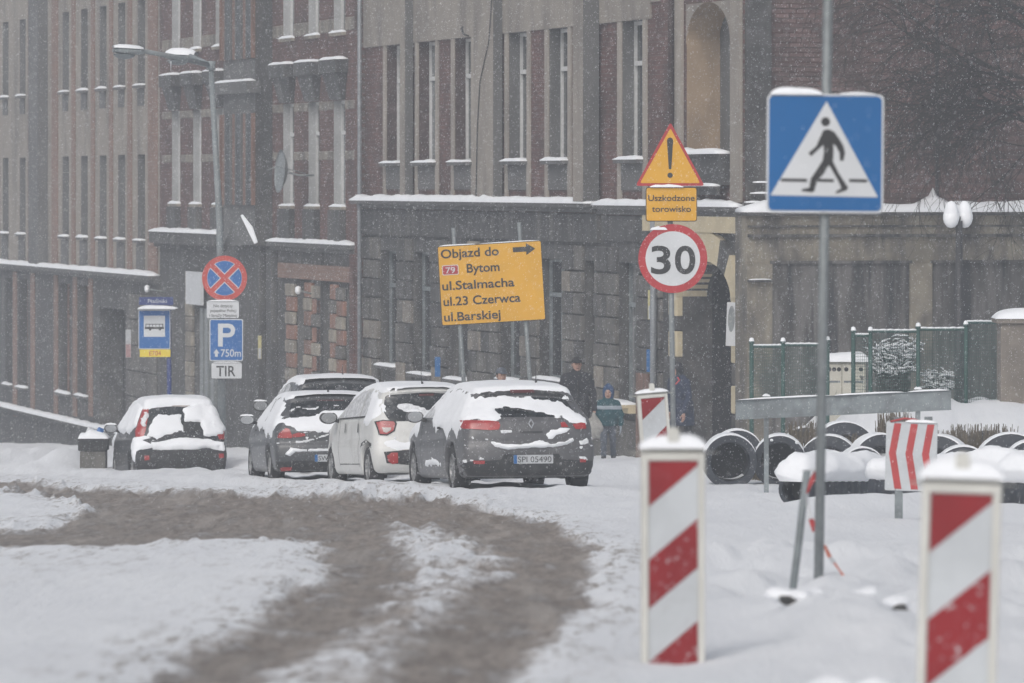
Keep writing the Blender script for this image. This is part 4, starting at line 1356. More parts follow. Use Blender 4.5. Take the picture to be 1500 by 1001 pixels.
# ---------------------------------------------------------------- barrier boards with diagonal stripes
def barrier_board(px, Y, rot, yaw, label, top_py, wd, ht, phase, red, snow_h, per_=2.1):
    s = Stand('barrier_board', px, Y, label, 'barrier board', 'striped barrier boards along the road edge')
    ztop = s.p(px, top_py)[1]
    root = s.root
    root.rotation_euler = (0, math.radians(rot), math.radians(yaw))
    fw = wd * 1.28
    body = MB().prism(round_rect(fw, ht + 0.10, 0.025, 4), -0.03, 0.03).build('housing', M['board_cream'], root, loc=(0, 0, ztop - ht / 2 - 0.02))
    bevel_obj(body, 0.006, 1)
    # a raised rim, the sheet recessed inside it
    rim = MB()
    for a in (-1, 1):
        rim.box(a * (wd / 2 + 0.003) if a > 0 else -fw / 2 + 0.004, fw / 2 - 0.004 if a > 0 else -(wd / 2 + 0.003), -0.042, -0.030, -ht / 2 - 0.03, ht / 2 + 0.03)
    rim.box(-wd / 2 - 0.002, wd / 2 + 0.002, -0.042, -0.030, ht / 2 + 0.003, ht / 2 + 0.03)
    rim.build('rim', M['board_cream'], body)
    print_('white_sheet', [(-wd / 2, -ht / 2), (wd / 2, -ht / 2), (wd / 2, ht / 2), (-wd / 2, ht / 2)], M['board_white'], body, 0.033)
    sl = 0.84; per = wd * per_; rh = wd * red
    k = -1
    z = ht / 2 + phase
    while z > -ht - per:
        # z is the height at the left edge where a red band ends (its lower rim)
        band = [(-wd / 2, z), (wd / 2, z + sl * wd), (wd / 2, z + sl * wd + rh), (-wd / 2, z + rh)]
        c = clip_poly(band, -wd / 2 + 0.002, wd / 2 - 0.002, -ht / 2 + 0.002, ht / 2 - 0.002)
        if len(c) >= 3:
            print_('red_stripe', c, M['board_red'] if z > 0 - ht * 0.15 or snow_h < 0.03 else M['board_red_snowy'], body, 0.0352)
        z -= per
    # carrying lug on the head
    lug = MB().prism(round_rect(0.045, 0.07, 0.015, 4), -0.02, 0.02).build('lug', M['board_cream'], root, loc=(0.0, -0.03, ztop + 0.075))
    if snow_h > 0:
        snow_on(root, -fw / 2 - 0.01, fw / 2 + 0.01, ztop + 0.028, snow_h, -0.055, 0.055, lump=0.2)
    ft = MB().prism([(-0.3, -0.1), (0.3, -0.1), (0.26, 0.03), (-0.26, 0.03)], -0.2, 0.2).build('foot', M['rubber'], root)
    ft.location.z = -0.12
    return root

barrier_board(985.5, 22.4, 0, 2, 'second nearest red and white striped barrier board, left of the crossing sign post', 667, 0.196, 0.88, -0.182, 0.98, 0.055, 2.05)
barrier_board(1400, 18.1, 1.6, -4, 'nearest and largest red and white striped barrier board at the right edge', 713, 0.198, 0.80, -0.19, 1.08, 0.065, 2.17)
barrier_board(969, 51.0, -4.5, 8, 'smallest striped barrier board, tilted, standing below the speed limit sign', 579, 0.215, 0.80, -0.19, 0.95, 0.035)

# ---------------------------------------------------------------- works sign post: warning triangle, plate, limit 30
def build_limit_post():
    s = Stand('speed_limit_sign', 987, 73.0, 'red ringed 30 speed limit disc under an amber warning triangle and text plate', 'road sign')
    mb = MB(); x0, z0 = s.p(986, 730); x1, z1 = s.p(980, 196)
    mb.tube([(x0 + 0.02, 0.05, z0 - 0.3), (x1, 0.05, z1)], 0.036, 10); mb.build('post', M['galv'], s.root, True)
    k = 1 / s.s
    cx, cz = s.p(981.5, 241)
    t = [(-50.5, -31.5), (50.5, -31.5), (0.5, 62)]
    tri = plate('warning_triangle', round_poly([(a * k, b * k) for a, b in t], 5 * k), M['sign_red'], s.root, 0, 0.014, loc=(cx, 0, cz))
    t2 = [(-44, -27.5), (44, -27.5), (0.5, 53)]
    print_('amber_field', round_poly([(a * k, b * k) for a, b in t2], 3 * k), M['amber'], tri, 0.017)
    ex = [(-4.6, 35), (-3.2, 38), (0, 39.5), (3.2, 38), (4.6, 35), (1.9, -6.5), (0, -7.5), (-1.9, -6.5)]
    print_('exclamation_bar', [(a * k + 0.0, b * k) for a, b in ex], M['sign_black'], tri, 0.0195)
    print_('exclamation_dot', disc(3.9 * k, 20, 0, -16.0 * k), M['sign_black'], tri, 0.0195)
    snow_on(tri, -30 * k, 20 * k, -33.5 * k, 4 * k, -0.05, 0.0)
    cx, cz = s.p(983.5, 299.5)
    pl = plate('text_plate', round_rect(75.5 * k, 50.5 * k, 4 * k), M['sign_black'], s.root, 0, 0.012, loc=(cx, 0, cz))
    print_('amber_field', round_rect(73 * k, 48 * k, 3 * k), M['amber'], pl, 0.015)
    text_mesh('Uszkodzone', 12.5 * k, 'lettering', M['sign_black'], pl, 0, -0.0185, 5.0 * k, 'CENTER', 0.006, width=68 * k)
    text_mesh('torowisko', 12.5 * k, 'lettering', M['sign_black'], pl, 0, -0.0185, -11.0 * k, 'CENTER', 0.006, width=57 * k)
    cx, cz = s.p(985.5, 379)
    d = plate('limit_disc', disc(50.5 * k, 64), M['sign_red'], s.root, 0, 0.014, loc=(cx, 0, cz))
    print_('white_field', disc(40 * k, 56), M['sign_white'], d, 0.017)
    text_mesh('3', 57 * k, 'lettering', M['sign_black'], d, -17.5 * k, -0.0195, -21.5 * k, 'CENTER', 0.016, width=29 * k)
    text_mesh('0', 57 * k, 'lettering', M['sign_black'], d, 18.0 * k, -0.0195, -21.5 * k, 'CENTER', 0.016, width=30 * k)
    snow_on(d, -33 * k, -8 * k, 42 * k, 5 * k, -0.02, 0.02)
    MB().tube([s_ for s_ in [(0.05, 0.0, s.p(990, 553)[1]), (0.07, -0.04, s.p(990, 557)[1]), (0.02, -0.05, s.p(990, 563)[1])]], 0.010, 6).build('tape_knot', M['tape'], s.root)

# ---------------------------------------------------------------- amber detour board
def build_detour():
    Y = 89.0
    s = Stand('detour_sign', 727, Y, 'large amber detour board with an arrow and street names, leaning on two grey posts', 'road sign')
    k = 1 / s.s
    for (a, b) in (((664, 334), (690, 690)), ((760.5, 326), (787, 690))):
        x0, z0 = s.p(*a); x1, z1 = s.p(*b)
        MB().tube([(x0, 0.05, z0), (x1, 0.05, z1 - 0.3)], 0.033, 8).build('post', M['galv'], s.root, True)
    cx, cz = s.p(720, 415)
    b = plate('board', round_rect(153 * k, 117 * k, 3 * k), M['sign_black'], s.root, 0, 0.016, loc=(cx, 0, cz))
    b.rotation_euler = (0, math.radians(-3.4), 0)
    print_('amber_field', round_rect(150.5 * k, 114.5 * k, 2.2 * k), M['amber'], b, 0.019)
    T = lambda txt, x, z, wd: text_mesh(txt, 18.2 * k, 'lettering', M['sign_black'], b, x * k, -0.0225, z * k, 'LEFT', 0.010, width=wd * k)
    T('Objazd do', -71.7, 40.5, 85)
    T('Bytom', -35, 17.5, 48)
    T('ul.Stalmacha', -72.5, -6.3, 106)
    T('ul.23 Czerwca', -72, -29.3, 113)
    T('ul.Barskiej', -72.5, -52.0, 83)
    sh = print_('route_shield', round_rect(24 * k, 14.5 * k, 2 * k), M['sign_white'], b, 0.0215, loc=(-59 * k, 0, 22.8 * k))
    print_('shield_field', round_rect(22 * k, 12.5 * k, 1.6 * k), M['sign_red'], sh, 0.0235)
    text_mesh('79', 12.5 * k, 'lettering', M['sign_white'], sh, 0, -0.0255, -4.6 * k, 'CENTER', 0.006, width=14 * k)
    ar = [(-16.5, -3.6), (3, -3.6), (3, -8.8), (16.5, 0), (3, 8.8), (3, 3.6), (-16.5, 3.6)]
    print_('arrow', [(a * k, c * k) for a, c in ar], M['sign_black'], b, 0.0225, loc=(50.5 * k, 0, 46.8 * k))
    snow_on(b, -74 * k, -20 * k, 58.3 * k, 1.8 * k, -0.02, 0.02)
    snow_on(b, -15 * k, 74 * k, 58.3 * k, 1.3 * k, -0.02, 0.02)

# ---------------------------------------------------------------- double street lamp, and the signs hung on it
def build_lamp():
    Y = 102.0
    s = Stand('street_lamp', 325, Y, 'tall grey street lamp post with two snowy lamp heads on a crosswise arm', 'street lamp')
    mb = MB(); x0, z0 = s.p(326, 690); x1, z1 = s.p(322, 330); x2, z2 = s.p(309, 98)
    mb.tube([(x0, 0, z0 - 0.5), (x1, 0, z1), (x2, 0, z2)], [0.08, 0.062, 0.045], 12); mb.build('post', M['lamp_metal'], s.root, True)
    MB().tube([(x2, 0, z2 - 0.06), (x2, 0, z2 + 0.10)], 0.085, 10).build('post_cap', M['lamp_metal'], s.root, True)
    # arm to the camera-side head (left) and one to the far head
    xa, za = s.p(214, 77)
    ya = -1.2
    MB().tube([(x2, 0, z2 + 0.02), (lerp(x2, xa, .5), ya * .5, lerp(z2, za, .5) + 0.03), (xa, ya, za)], [0.05, 0.045, 0.04], 8).build('arm', M['lamp_metal'], s.root, True)
    xb, zb = s.p(268, 78)
    MB().tube([(x2, 0, z2 + 0.02), (lerp(x2, xb, .5), 0.7, lerp(z2, zb, .5) + 0.02), (xb, 1.4, zb)], [0.05, 0.045, 0.04], 8).build('arm', M['lamp_metal'], s.root, True)
    def head(x, y, z, L, wd, dx, dy, snow_h):
        d = Vector((dx, dy, 0.06)).normalized(); e = Vector((-d.y, d.x, 0)).normalized(); u = e.cross(d) * -1
        if u.z < 0: u = -u
        secs = [(0, .35, .5), (.15, .8, .85), (.45, 1, 1), (.8, .92, .9), (1, .45, .5)]
        V = []; Fc = []; n = 10
        def shell(scale_w, zlo, zhi, nm, m_, par):
            V = []; Fc = []
            for t, ww, hh in secs:
                c = Vector((x, y, z)) + d * (L * t)
                for k_ in range(n):
                    a = 2 * math.pi * k_ / n
                    zz = math.sin(a); zz = zz * (zhi if zz > 0 else -zlo)
                    V.append(c + e * (math.cos(a) * wd / 2 * ww * scale_w) + Vector((0, 0, 1)) * (zz * hh))
            for i in range(len(secs) - 1):
                for k_ in range(n):
                    Fc.append((i * n + k_, i * n + (k_ + 1) % n, (i + 1) * n + (k_ + 1) % n, (i + 1) * n + k_))
            Fc.append(tuple(range(n))); Fc.append(tuple((len(secs) - 1) * n + k_ for k_ in reversed(range(n))))
            return mesh_obj(nm, V, Fc, m_, par, True)
        h = shell(1, -0.05, 0.09, 'lamp_head', M['lamp_metal'], s.root)
        # lens bowl below
        V = []; Fc = []
        for t, r_ in ((0.3, .4), (.45, .8), (.65, .95), (.85, .8), (.97, .3)):
            c = Vector((x, y, z - 0.045)) + d * (L * t)
            for k_ in range(9):
                a = math.pi + math.pi * k_ / 8
                V.append(c + e * (math.cos(a) * wd / 2 * r_ * 0.9) + Vector((0, 0, 1)) * (math.sin(a) * 0.10 * r_))
        for i in range(4):
            for k_ in range(8): Fc.append((i * 9 + k_, i * 9 + k_ + 1, (i + 1) * 9 + k_ + 1, (i + 1) * 9 + k_))
        mesh_obj('lens_bowl', V, Fc, M['galv_dull'], h, True)
        x_, y_, z_ = x, y, z
        secs2 = secs
        V = []; Fc = []
        for t, ww, hh in secs:
            c = Vector((x, y, z + 0.06)) + d * (L * t)
            for k_ in range(9):
                a = math.pi * k_ / 8
                V.append(c + e * (math.cos(a) * wd / 2 * ww * 0.95) + Vector((0, 0, 1)) * (math.sin(a) * (0.05 + snow_h) * hh))
        for i in range(4):
            for k_ in range(8): Fc.append((i * 9 + k_, i * 9 + k_ + 1, (i + 1) * 9 + k_ + 1, (i + 1) * 9 + k_))
        mesh_obj('snow', V, Fc, M['snow'], h, True)
    xh, zh = s.p(216, 80)
    head(xh, ya, zh, -0.0 + 0.55, 0.34, -1.0, -0.35, 0.025)
    xh, zh = s.p(281, 84)
    head(xh, 1.3, zh, 0.60, 0.40, -1.0, 0.5, 0.08)
    MB().tube([(s.p(253, 91)[0], -0.55, s.p(253, 91)[1]), (s.p(253, 106)[0], -0.55, s.p(253, 106)[1])], [0.014, 0.003], 6).build('icicle', M['snow_thin'], s.root, True)

    # signs strapped to the post: things of their own
    def hung(name, px, py, label, cat):
        x, z = s.p(px, py)
        return empty(name, (s.X + x, Y - 0.13, s.z0 + z), 0, label, cat), 1 / s.s
    r, k = hung('no_stopping_sign', 329.5, 407.5, 'round blue no stopping sign with a red ring and red diagonal cross', 'road sign')
    d = plate('disc', disc(33 * k, 56), M['sign_orange_red'], r, 0, 0.014)
    R_ = 25.5 * k; g = 3.6 * k
    for a0 in (0, 90, 180, 270):
        # a quarter of the blue field left free by the diagonal cross
        a1 = math.radians(a0); pts = []
        off = g * math.sqrt(2)
        pts.append((off * math.cos(a1), off * math.sin(a1)))
        h = math.asin(g / R_)
        for j in range(13):
            t = a1 - math.pi / 4 + h + (math.pi / 2 - 2 * h) * j / 12
            pts.append((R_ * math.cos(t), R_ * math.sin(t)))
        c_ = Vector((sum(p[0] for p in pts) / len(pts), sum(p[1] for p in pts) / len(pts)))
        print_('white_edge', pts, M['sign_white'], d, 0.0165)
        pin = [tuple(c_ + (Vector(p) - c_) * 0.90) for p in pts]
        print_('blue_field', pin, M['sign_blue_light'], d, 0.0185)
    r, k = hung('exemption_plate', 327, 453.5, 'small white exemption text plate under the no stopping disc', 'road sign')
    b = plate('plate', round_rect(47 * k, 24.5 * k, 2 * k), M['sign_white'], r, 0, 0.012)
    for i, (t, wd) in enumerate((('Nie dotyczy', 28), ('pojazdów Policji', 38), ('i Straży Miejskiej', 40))):
        text_mesh(t, 6.2 * k, 'lettering', M['sign_black'], b, 0.5 * k, -0.0145, (4.2 - 7.0 * i) * k - 0.01, 'CENTER', 0.0015, width=wd * k)
    snow_on(b, -22 * k, 22 * k, 12.4 * k, 2.2 * k, -0.03, 0.02)
    r, k = hung('parking_sign', 332, 498, 'blue parking sign with a white P and 750 m arrow', 'road sign')
    b = plate('plate', round_rect(49 * k, 61 * k, 2.5 * k), M['sign_white'], r, 0, 0.012)
    print_('blue_field', round_rect(46.5 * k, 58.5 * k, 2 * k), M['sign_blue_light'], b, 0.0145)
    # P from strokes
    P = [(-12, -9.5), (-12, 24), (4, 24), (9, 22.5), (12, 19), (13, 14.5), (12, 9), (9, 5.5), (4, 4), (-5, 4), (-5, -9.5)]
    print_('letter_p', [(a * k, c * k) for a, c in P], M['sign_white'], b, 0.0165)
    hole = [(-5, 10), (3.5, 10), (6, 11.5), (6.8, 14), (6, 16.7), (3.5, 18), (-5, 18)]
    print_('letter_counter', [(a * k, c * k) for a, c in hole], M['sign_blue_light'], b, 0.0185)
    ar = [(-16.6, -24.5), (-12.4, -24.5), (-12.4, -19.5), (-10, -19.5), (-14.5, -13), (-19, -19.5), (-16.6, -19.5)]
    print_('arrow', [(a * k, c * k) for a, c in ar], M['sign_white'], b, 0.0165)
    text_mesh('750m', 15.5 * k, 'lettering', M['sign_white'], b, -8 * k, -0.0165, -24.3 * k, 'LEFT', 0.006, width=29.5 * k)
    r, k = hung('lorry_plate', 332.5, 543, 'white plate lettered TIR below the parking sign', 'road sign')
    b = plate('plate', round_rect(46 * k, 24 * k, 2 * k), M['sign_black'], r, 0, 0.012)
    print_('white_field', round_rect(44.5 * k, 22.5 * k, 1.6 * k), M['sign_white'], b, 0.0145)
    text_mesh('TIR', 21.5 * k, 'lettering', M['sign_black'], b, -1 * k, -0.0165, -7.8 * k, 'CENTER', 0.008, width=28 * k)
    snow_on(b, -20 * k, 21 * k, 12 * k, 1.5 * k, -0.03, 0.01)
    # triangular sign seen from behind, snow on its sloping edge
    r, k = hung('triangle_sign_back', 349, 341, 'grey back of a triangular road sign with snow on its sloping edge', 'road sign')
    r.location.y += 0.3
    plate('plate', round_poly([(-24 * k, -20 * k), (22 * k, -18 * k), (1 * k, 26 * k)], 3 * k), M['sign_back'], r, 0, 0.02)
    a = Vector((2.5 * k, 25 * k)); c = Vector((23 * k, -17 * k)); nrm = Vector((0.88, 0.46))
    sp = MB(); sp.prism([tuple(a), tuple(a + nrm * 4 * k), tuple(a + (c - a) * .5 + nrm * 9 * k), tuple(c + nrm * 6 * k), tuple(c)], -0.06, 0.03); so = sp.build('snow', M['snow'], r); bevel_obj(so, 0.012, 2)

# ---------------------------------------------------------------- bus stop
def build_bus_stop():
    Y = 106.0
    s = Stand('bus_stop_sign', 250, Y, 'blue bus stop flag with a bus pictogram and yellow strip on a dark blue post', 'bus stop sign')
    k = 1 / s.s
    x0, z0 = s.p(249, 690); x1, z1 = s.p(247, 436)
    MB().tube([(x0, 0.0, z0 - 0.4), (x1, 0.0, z1)], 0.045, 8).build('post', M['sign_navy'], s.root, True)
    cx, cz = s.p(229, 441)
    h = plate('name_board', round_rect(50 * k, 11.5 * k, 1 * k), M['sign_navy'], s.root, -0.05, 0.03, loc=(cx, 0, cz))
    text_mesh('Piaśniki', 7.8 * k, 'lettering', M['sign_white'], h, 2 * k, -0.0835, -2.8 * k, 'CENTER', 0.001, width=28 * k)
    cx, cz = s.p(231, 452)
    sh = MB(); sh.box(-28 * k, 26 * k, -0.30, 0.02, -0.02, 0.0); so = sh.build('hood', M['sign_white'], s.root, loc=(cx, 0, cz))
    snow_on(so, -28 * k, 30 * k, 0.001, 4.5 * k, -0.33, 0.03)
    cx, cz = s.p(226.5, 483)
    b = plate('flag', round_rect(46.5 * k, 57 * k, 1.5 * k), M['sign_white'], s.root, -0.05, 0.014, loc=(cx, 0, cz))
    print_('blue_field', round_rect(44.5 * k, 55 * k, 1.2 * k), M['sign_blue_light'], b, 0.0665)
    print_('white_field', [(-15.5 * k, -10.5 * k), (15.5 * k, -10.5 * k), (15.5 * k, 20.5 * k), (-15.5 * k, 20.5 * k)], M['sign_white'], b, 0.0685)
    bus = [(-14, 1), (-14, 3.4), (-13, 4), (-13, 8.5), (13, 8.5), (13, 4), (14, 3.2), (14, 1), (9.8, 1), (9.4, -0.8), (8, -1.6), (6.6, -0.8), (6.2, 1), (-4.4, 1), (-4.8, -0.8), (-6.2, -1.6), (-7.6, -0.8), (-8, 1)]
    print_('bus_pictogram', [(a * k, c * k) for a, c in bus], M['sign_black'], b, 0.0705)
    for i in range(5):
        a = -12 + i * 4.9
        print_('pictogram_window', [(a * k, 4 * k), ((a + 4.1) * k, 4 * k), ((a + 4.1) * k, 7.5 * k), (a * k, 7.5 * k)], M['sign_white'], b, 0.0725)
    cx, cz = s.p(227.5, 517.5)
    y = plate('yellow_strip', [(-22.5 * k, -5.5 * k), (22.5 * k, -5.5 * k), (22.5 * k, 5.5 * k), (-22.5 * k, 5.5 * k)], M['sign_yellow'], s.root, -0.05, 0.014, loc=(cx, 0, cz))
    text_mesh('E704', 9.5 * k, 'lettering', M['sign_red'], y, 0, -0.0665, -3.3 * k, 'CENTER', 0.002, width=17 * k)

# ---------------------------------------------------------------- chevron board
def build_chevron():
    Y = 51.0
    s = Stand('chevron_board', 1318, Y, 'red and white chevron board pointing left on a short grey post beside the snowy pipes', 'road sign')
    k = 1 / s.s
    for a, m_ in ((1317, 0), (1362, 1)):
        x0, z0 = s.p(a, 612)
        x1, z1 = s.p(a, 770)
        MB().box(x0 - 0.035, x0 + 0.035, 0.02 + 0.12 * m_, 0.07 + 0.12 * m_, -0.5, z0).build('post', M['galv_dull'], s.root)
    cx, cz = s.p(1335, 669)
    b = plate('board', round_rect(76 * k, 101 * k, 2 * k), M['board_white'], s.root, 0.0, 0.014, loc=(cx, 0, cz))
    b.rotation_euler = (0, math.radians(1.5), math.radians(-14))
    for x in (-27, -2.5, 22):
        c = [(x - 1, 48), (x + 9.5, 48), (x + 2.5, 4), (x + 12, -48), (x + 1.5, -48), (x - 8, 4)]
        c = clip_poly([(p[0] + 2, p[1]) for p in c], -36.5, 36.5, -49, 49)
        print_('red_chevron', [(a * k, d * k) for a, d in c], M['tape'], b, 0.0165)
    snow_on(b, -10 * k, 37 * k, 50.4 * k, 4 * k, -0.03, 0.02)
    MB().tube([(-30 * k, 0.03, 51 * k), (-10 * k, -0.02, 56 * k), (6 * k, 0.02, 54 * k), (38 * k, 0.05, 42 * k)], 0.01, 6).build('wire_tie', M['tape'], s.root, True).location = (cx, 0, cz)

# ---------------------------------------------------------------- grey plank barrier seen from behind
def build_rail():
    Y = 74.0
    s = Stand('barrier_rail', 1235, Y, 'long grey metal barrier rail on two posts, snow along its top edge', 'barrier')
    a = s.p(1078, 601); b = s.p(1392, 585.5)
    hgt = 29 / s.s
    rl = MB(); n = 24
    sec = [(-0.02, -0.5), (-0.02, 0.5), (-0.05, 0.5), (-0.05, 0.47), (-0.028, 0.45), (-0.028, -0.45), (-0.05, -0.47), (-0.05, -0.5)]
    V = []; Fc = []
    for x, z, yy in ((a[0], a[1], 0.12), (b[0], b[1], -0.12)):
        for (y_, h_) in sec: V.append((x, yy + y_, z + h_ * hgt))
    m_ = len(sec)
    for i in range(m_): Fc.append((i, (i + 1) % m_, m_ + (i + 1) % m_, m_ + i))
    Fc.append(tuple(range(m_))); Fc.append(tuple(m_ + i for i in reversed(range(m_))))
    o = MB().add(V, Fc).build('rail', M['galv_dull'], s.root)
    for t0, t1 in ((0.01, 0.44), (0.46, 0.78), (0.8, 0.99)):
        x0, x1 = lerp(a[0], b[0], t0), lerp(a[0], b[0], t1); zc_ = lerp(a[1], b[1], (t0 + t1) / 2) + hgt / 2
        sn = snow_on(o, 0, x1 - x0, 0, 0.02, -0.06, 0.0)
        sn.location = (x0, lerp(0.12, -0.12, (t0 + t1) / 2), lerp(a[1], b[1], t0) + hgt / 2 + 0.001)
        sn.rotation_euler = (0, -math.atan2(b[1] - a[1], b[0] - a[0]), 0)
    for px_, t in ((1123, 0.14), (1344, 0.85)):
        x, z = s.p(px_, 690)
        zt = lerp(a[1], b[1], t) + hgt / 2 + 0.03
        MB().box(x - 0.03, x + 0.03, -0.02 + lerp(.12, -.12, t), 0.06 + lerp(.12, -.12, t), -0.6, zt).build('post', M['galv_dull'], s.root)
        snow_on(s.root, x - 0.05, x + 0.05, zt, 0.03, -0.06 + lerp(.12, -.12, t), 0.07 + lerp(.12, -.12, t))

# ---------------------------------------------------------------- leaning post and tape beside the crossing sign
def build_prop():
    s = Stand('leaning_post', 1165, 30.6, 'short grey post leaning against the crossing sign post with snow at its foot', 'post')
    a = s.p(1157, 864); b = s.p(1183, 690)
    m_ = s.p(1170, 795)
    MB().tube([(a[0], -0.05, a[1] - 0.1), (m_[0], 0.0, m_[1]), (s.p(1177, 740)[0], 0.05, s.p(1177, 740)[1]), (b[0], 0.05, b[1] + 0.0)], 0.021, 10).build('tube', M['galv_dull'], s.root, True)
    t = empty('warning_tape', (s.X, s.Y - 0.1, s.z0 + 0.1), 0, 'red and white warning tape knotted round the crossing sign post and trailing into the snow', 'tape')
    q = lambda px_, py_: (s.p(px_, py_)[0], s.p(px_, py_)[1] - 0.1)
    def ribbon(name, pts, wdt, m_):
        V = []; Fc = []
        for i, (px_, py_, yy) in enumerate(pts):
            x, z = q(px_, py_); tw = 0.5 + 0.5 * math.sin(i * 1.7)
            V += [(x - wdt * (0.3 + .7 * tw), yy, z), (x + wdt * (0.3 + .7 * tw), yy + 0.02 * math.cos(i), z + wdt * 0.5), (x + wdt * (0.3 + .7 * tw), yy + 0.02 * math.cos(i) + .003, z + wdt * 0.5), (x - wdt * (0.3 + .7 * tw), yy + .003, z)]
        for i in range(len(pts) - 1):
            for j in range(4): Fc.append((i * 4 + j, i * 4 + (j + 1) % 4, (i + 1) * 4 + (j + 1) % 4, (i + 1) * 4 + j))
        return mesh_obj(name, V, Fc, m_, t)
    ribbon('red_band', [(1196, 685, 0), (1190, 700, -0.03), (1184, 712, -0.03), (1181, 722, 0)], 0.020, M['tape'])
    ribbon('white_band', [(1172, 690, -0.02), (1186, 687, -0.05), (1200, 690, -0.05), (1204, 698, 0)], 0.022, M['sign_white'])
    ribbon('red_band', [(1181, 722, 0), (1182, 740, 0.01), (1186, 760, 0.0)], 0.010, M['sign_white'])
    ribbon('red_band', [(1186, 760, 0), (1190, 768, -0.03), (1191, 778, -0.02)], 0.018, M['tape'])
    ribbon('trailing_band', [(1206, 798, -0.03), (1212, 812, -0.08), (1219, 822, -0.12), (1226, 832, -0.16), (1233, 842, -0.2), (1241, 850, -0.24)], 0.011, M['tape_orange'])
    ribbon('trailing_band', [(1213, 814, -0.10), (1218, 821, -0.14)], 0.014, M['sign_white'])

for f_ in (build_crossing_sign, build_limit_post, build_detour, build_lamp, build_bus_stop, build_chevron, build_rail, build_prop):
    f_()

# ================================================================ DRAIN PIPES
def pipe_ring(px, py_c, Y, r_px, label, yaw=0, tilt=0, hole=0.72, length=0.6, snow_t=0.022, plug='dark'):
    """an end-on section of black drain pipe with a thick flanged rim and snow on its back"""
    s_ = F / Y; R_ = r_px / s_
    c = W(px, py_c, Y)
    root = empty('drain_pipe', (c.x, c.y, c.z), math.radians(yaw), label, 'pipe', 'black drain pipes stored in the snow')
    root.rotation_euler[0] = math.radians(tilt)
    n = 40
    prof = [(hole * R_, 0.02), (hole * R_ + 0.01, 0.0), (0.97 * R_, 0.0), (R_, 0.015), (R_, 0.07), (0.93 * R_, 0.085)]
    y = 0.085
    while y < length:
        prof += [(0.93 * R_, y + 0.02), (0.97 * R_, y + 0.035), (0.97 * R_, y + 0.075), (0.93 * R_, y + 0.09)]; y += 0.10
    prof += [(hole * R_, y)]
    prof += [(hole * R_ * 0.99, 0.02)]
    V = []; Fc = []
    for r, yy in prof:
        for k in range(n):
            t = 2 * math.pi * k / n
            x, z = r * math.cos(t), r * math.sin(t)
            V.append((x, yy, z))
    for i in range(len(prof) - 1):
        for k in range(n):
            Fc.append((i * n + k, i * n + (k + 1) % n, (i + 1) * n + (k + 1) % n, (i + 1) * n + k))
    o = MB().add(V, Fc).build('pipe_wall', M['pipe'], root, True, fix=True)
    m_ = o.modifiers.new('edges', 'EDGE_SPLIT'); m_.split_angle = math.radians(50)
    ph = random.random() * 40
    # snow lying on the upper back: outer skin and a hidden inner skin closed along the rim
    V = []; Fc = []; ys = np.linspace(-0.012, length, 8); na = 15
    for i, yy in enumerate(ys):
        for k in range(na):
            t = math.pi * (0.10 + 0.80 * k / (na - 1))
            e = math.sin(math.pi * k / (na - 1)) ** 0.7
            th = snow_t * e * (0.75 + 0.5 * float(vnoise(np.array([k * .4 + ph]), np.array([i * .5]), 3)[0]))
            V.append(((R_ * 0.985 + th) * math.cos(t), yy, (R_ * 0.985 + th) * math.sin(t)))
    for k in range(na):
        t = math.pi * (0.10 + 0.80 * k / (na - 1))
        V.append((R_ * 0.984 * math.cos(t), -0.012, R_ * 0.984 * math.sin(t)))
    for i in range(7):
        for k in range(na - 1): Fc.append((i * na + k, i * na + k + 1, (i + 1) * na + k + 1, (i + 1) * na + k))
    b8 = 8 * na
    for k in range(na - 1): Fc.append((k, b8 + k, b8 + k + 1, k + 1))
    o2 = mesh_obj('snow', V, Fc, M['snow'], root, True)
    bm = bmesh.new(); bm.from_mesh(o2.data); bmesh.ops.recalc_face_normals(bm, faces=bm.faces); bm.to_mesh(o2.data); bm.free()
    # snow drifted into the bore
    V = []; Fc = []; rr = hole * R_ * 0.985; mdeg = 46
    for i, yy in enumerate(np.linspace(0.015, length, 6)):
        for k in range(9):
            t = math.radians(270 - mdeg + 2 * mdeg * k / 8)
            e = 1 - (2 * k / 8 - 1) ** 2
            d_ = 0.10 * rr * e * (1 - 0.55 * i / 5)
            V.append(((rr - d_) * math.cos(t), yy, (rr - d_) * math.sin(t)))
    for i in range(5):
        for k in range(8): Fc.append((i * 9 + k, i * 9 + k + 1, (i + 1) * 9 + k + 1, (i + 1) * 9 + k))
    mesh_obj('inner_snow', V, Fc, M['snow'], root, True)
    # black disc closes the bore, its colour standing in for the shade inside
    MB().add([(rr * math.cos(2 * math.pi * k / n), length - 0.05, rr * math.sin(2 * math.pi * k / n)) for k in range(n)], [tuple(range(n))]).build('bore_shade_disc', M['darkhole'], root)
    if plug == 'snow':
        def fn(X, Y, Z): return ell_sd(X, Y, Z, (0.1 * R_, 0.22, -R_ * 0.42), (rr * 1.02, 0.2, R_ * .75)) + 0.02 * np.sin(X * 17) * np.sin(Z * 23 + X * 9)
        sdf_obj('drifted_snow', fn, (-R_, -0.05, -R_ * 1.3), (R_, 0.5, R_), 0.03, M['snow'], root, 2)
    return root, R_

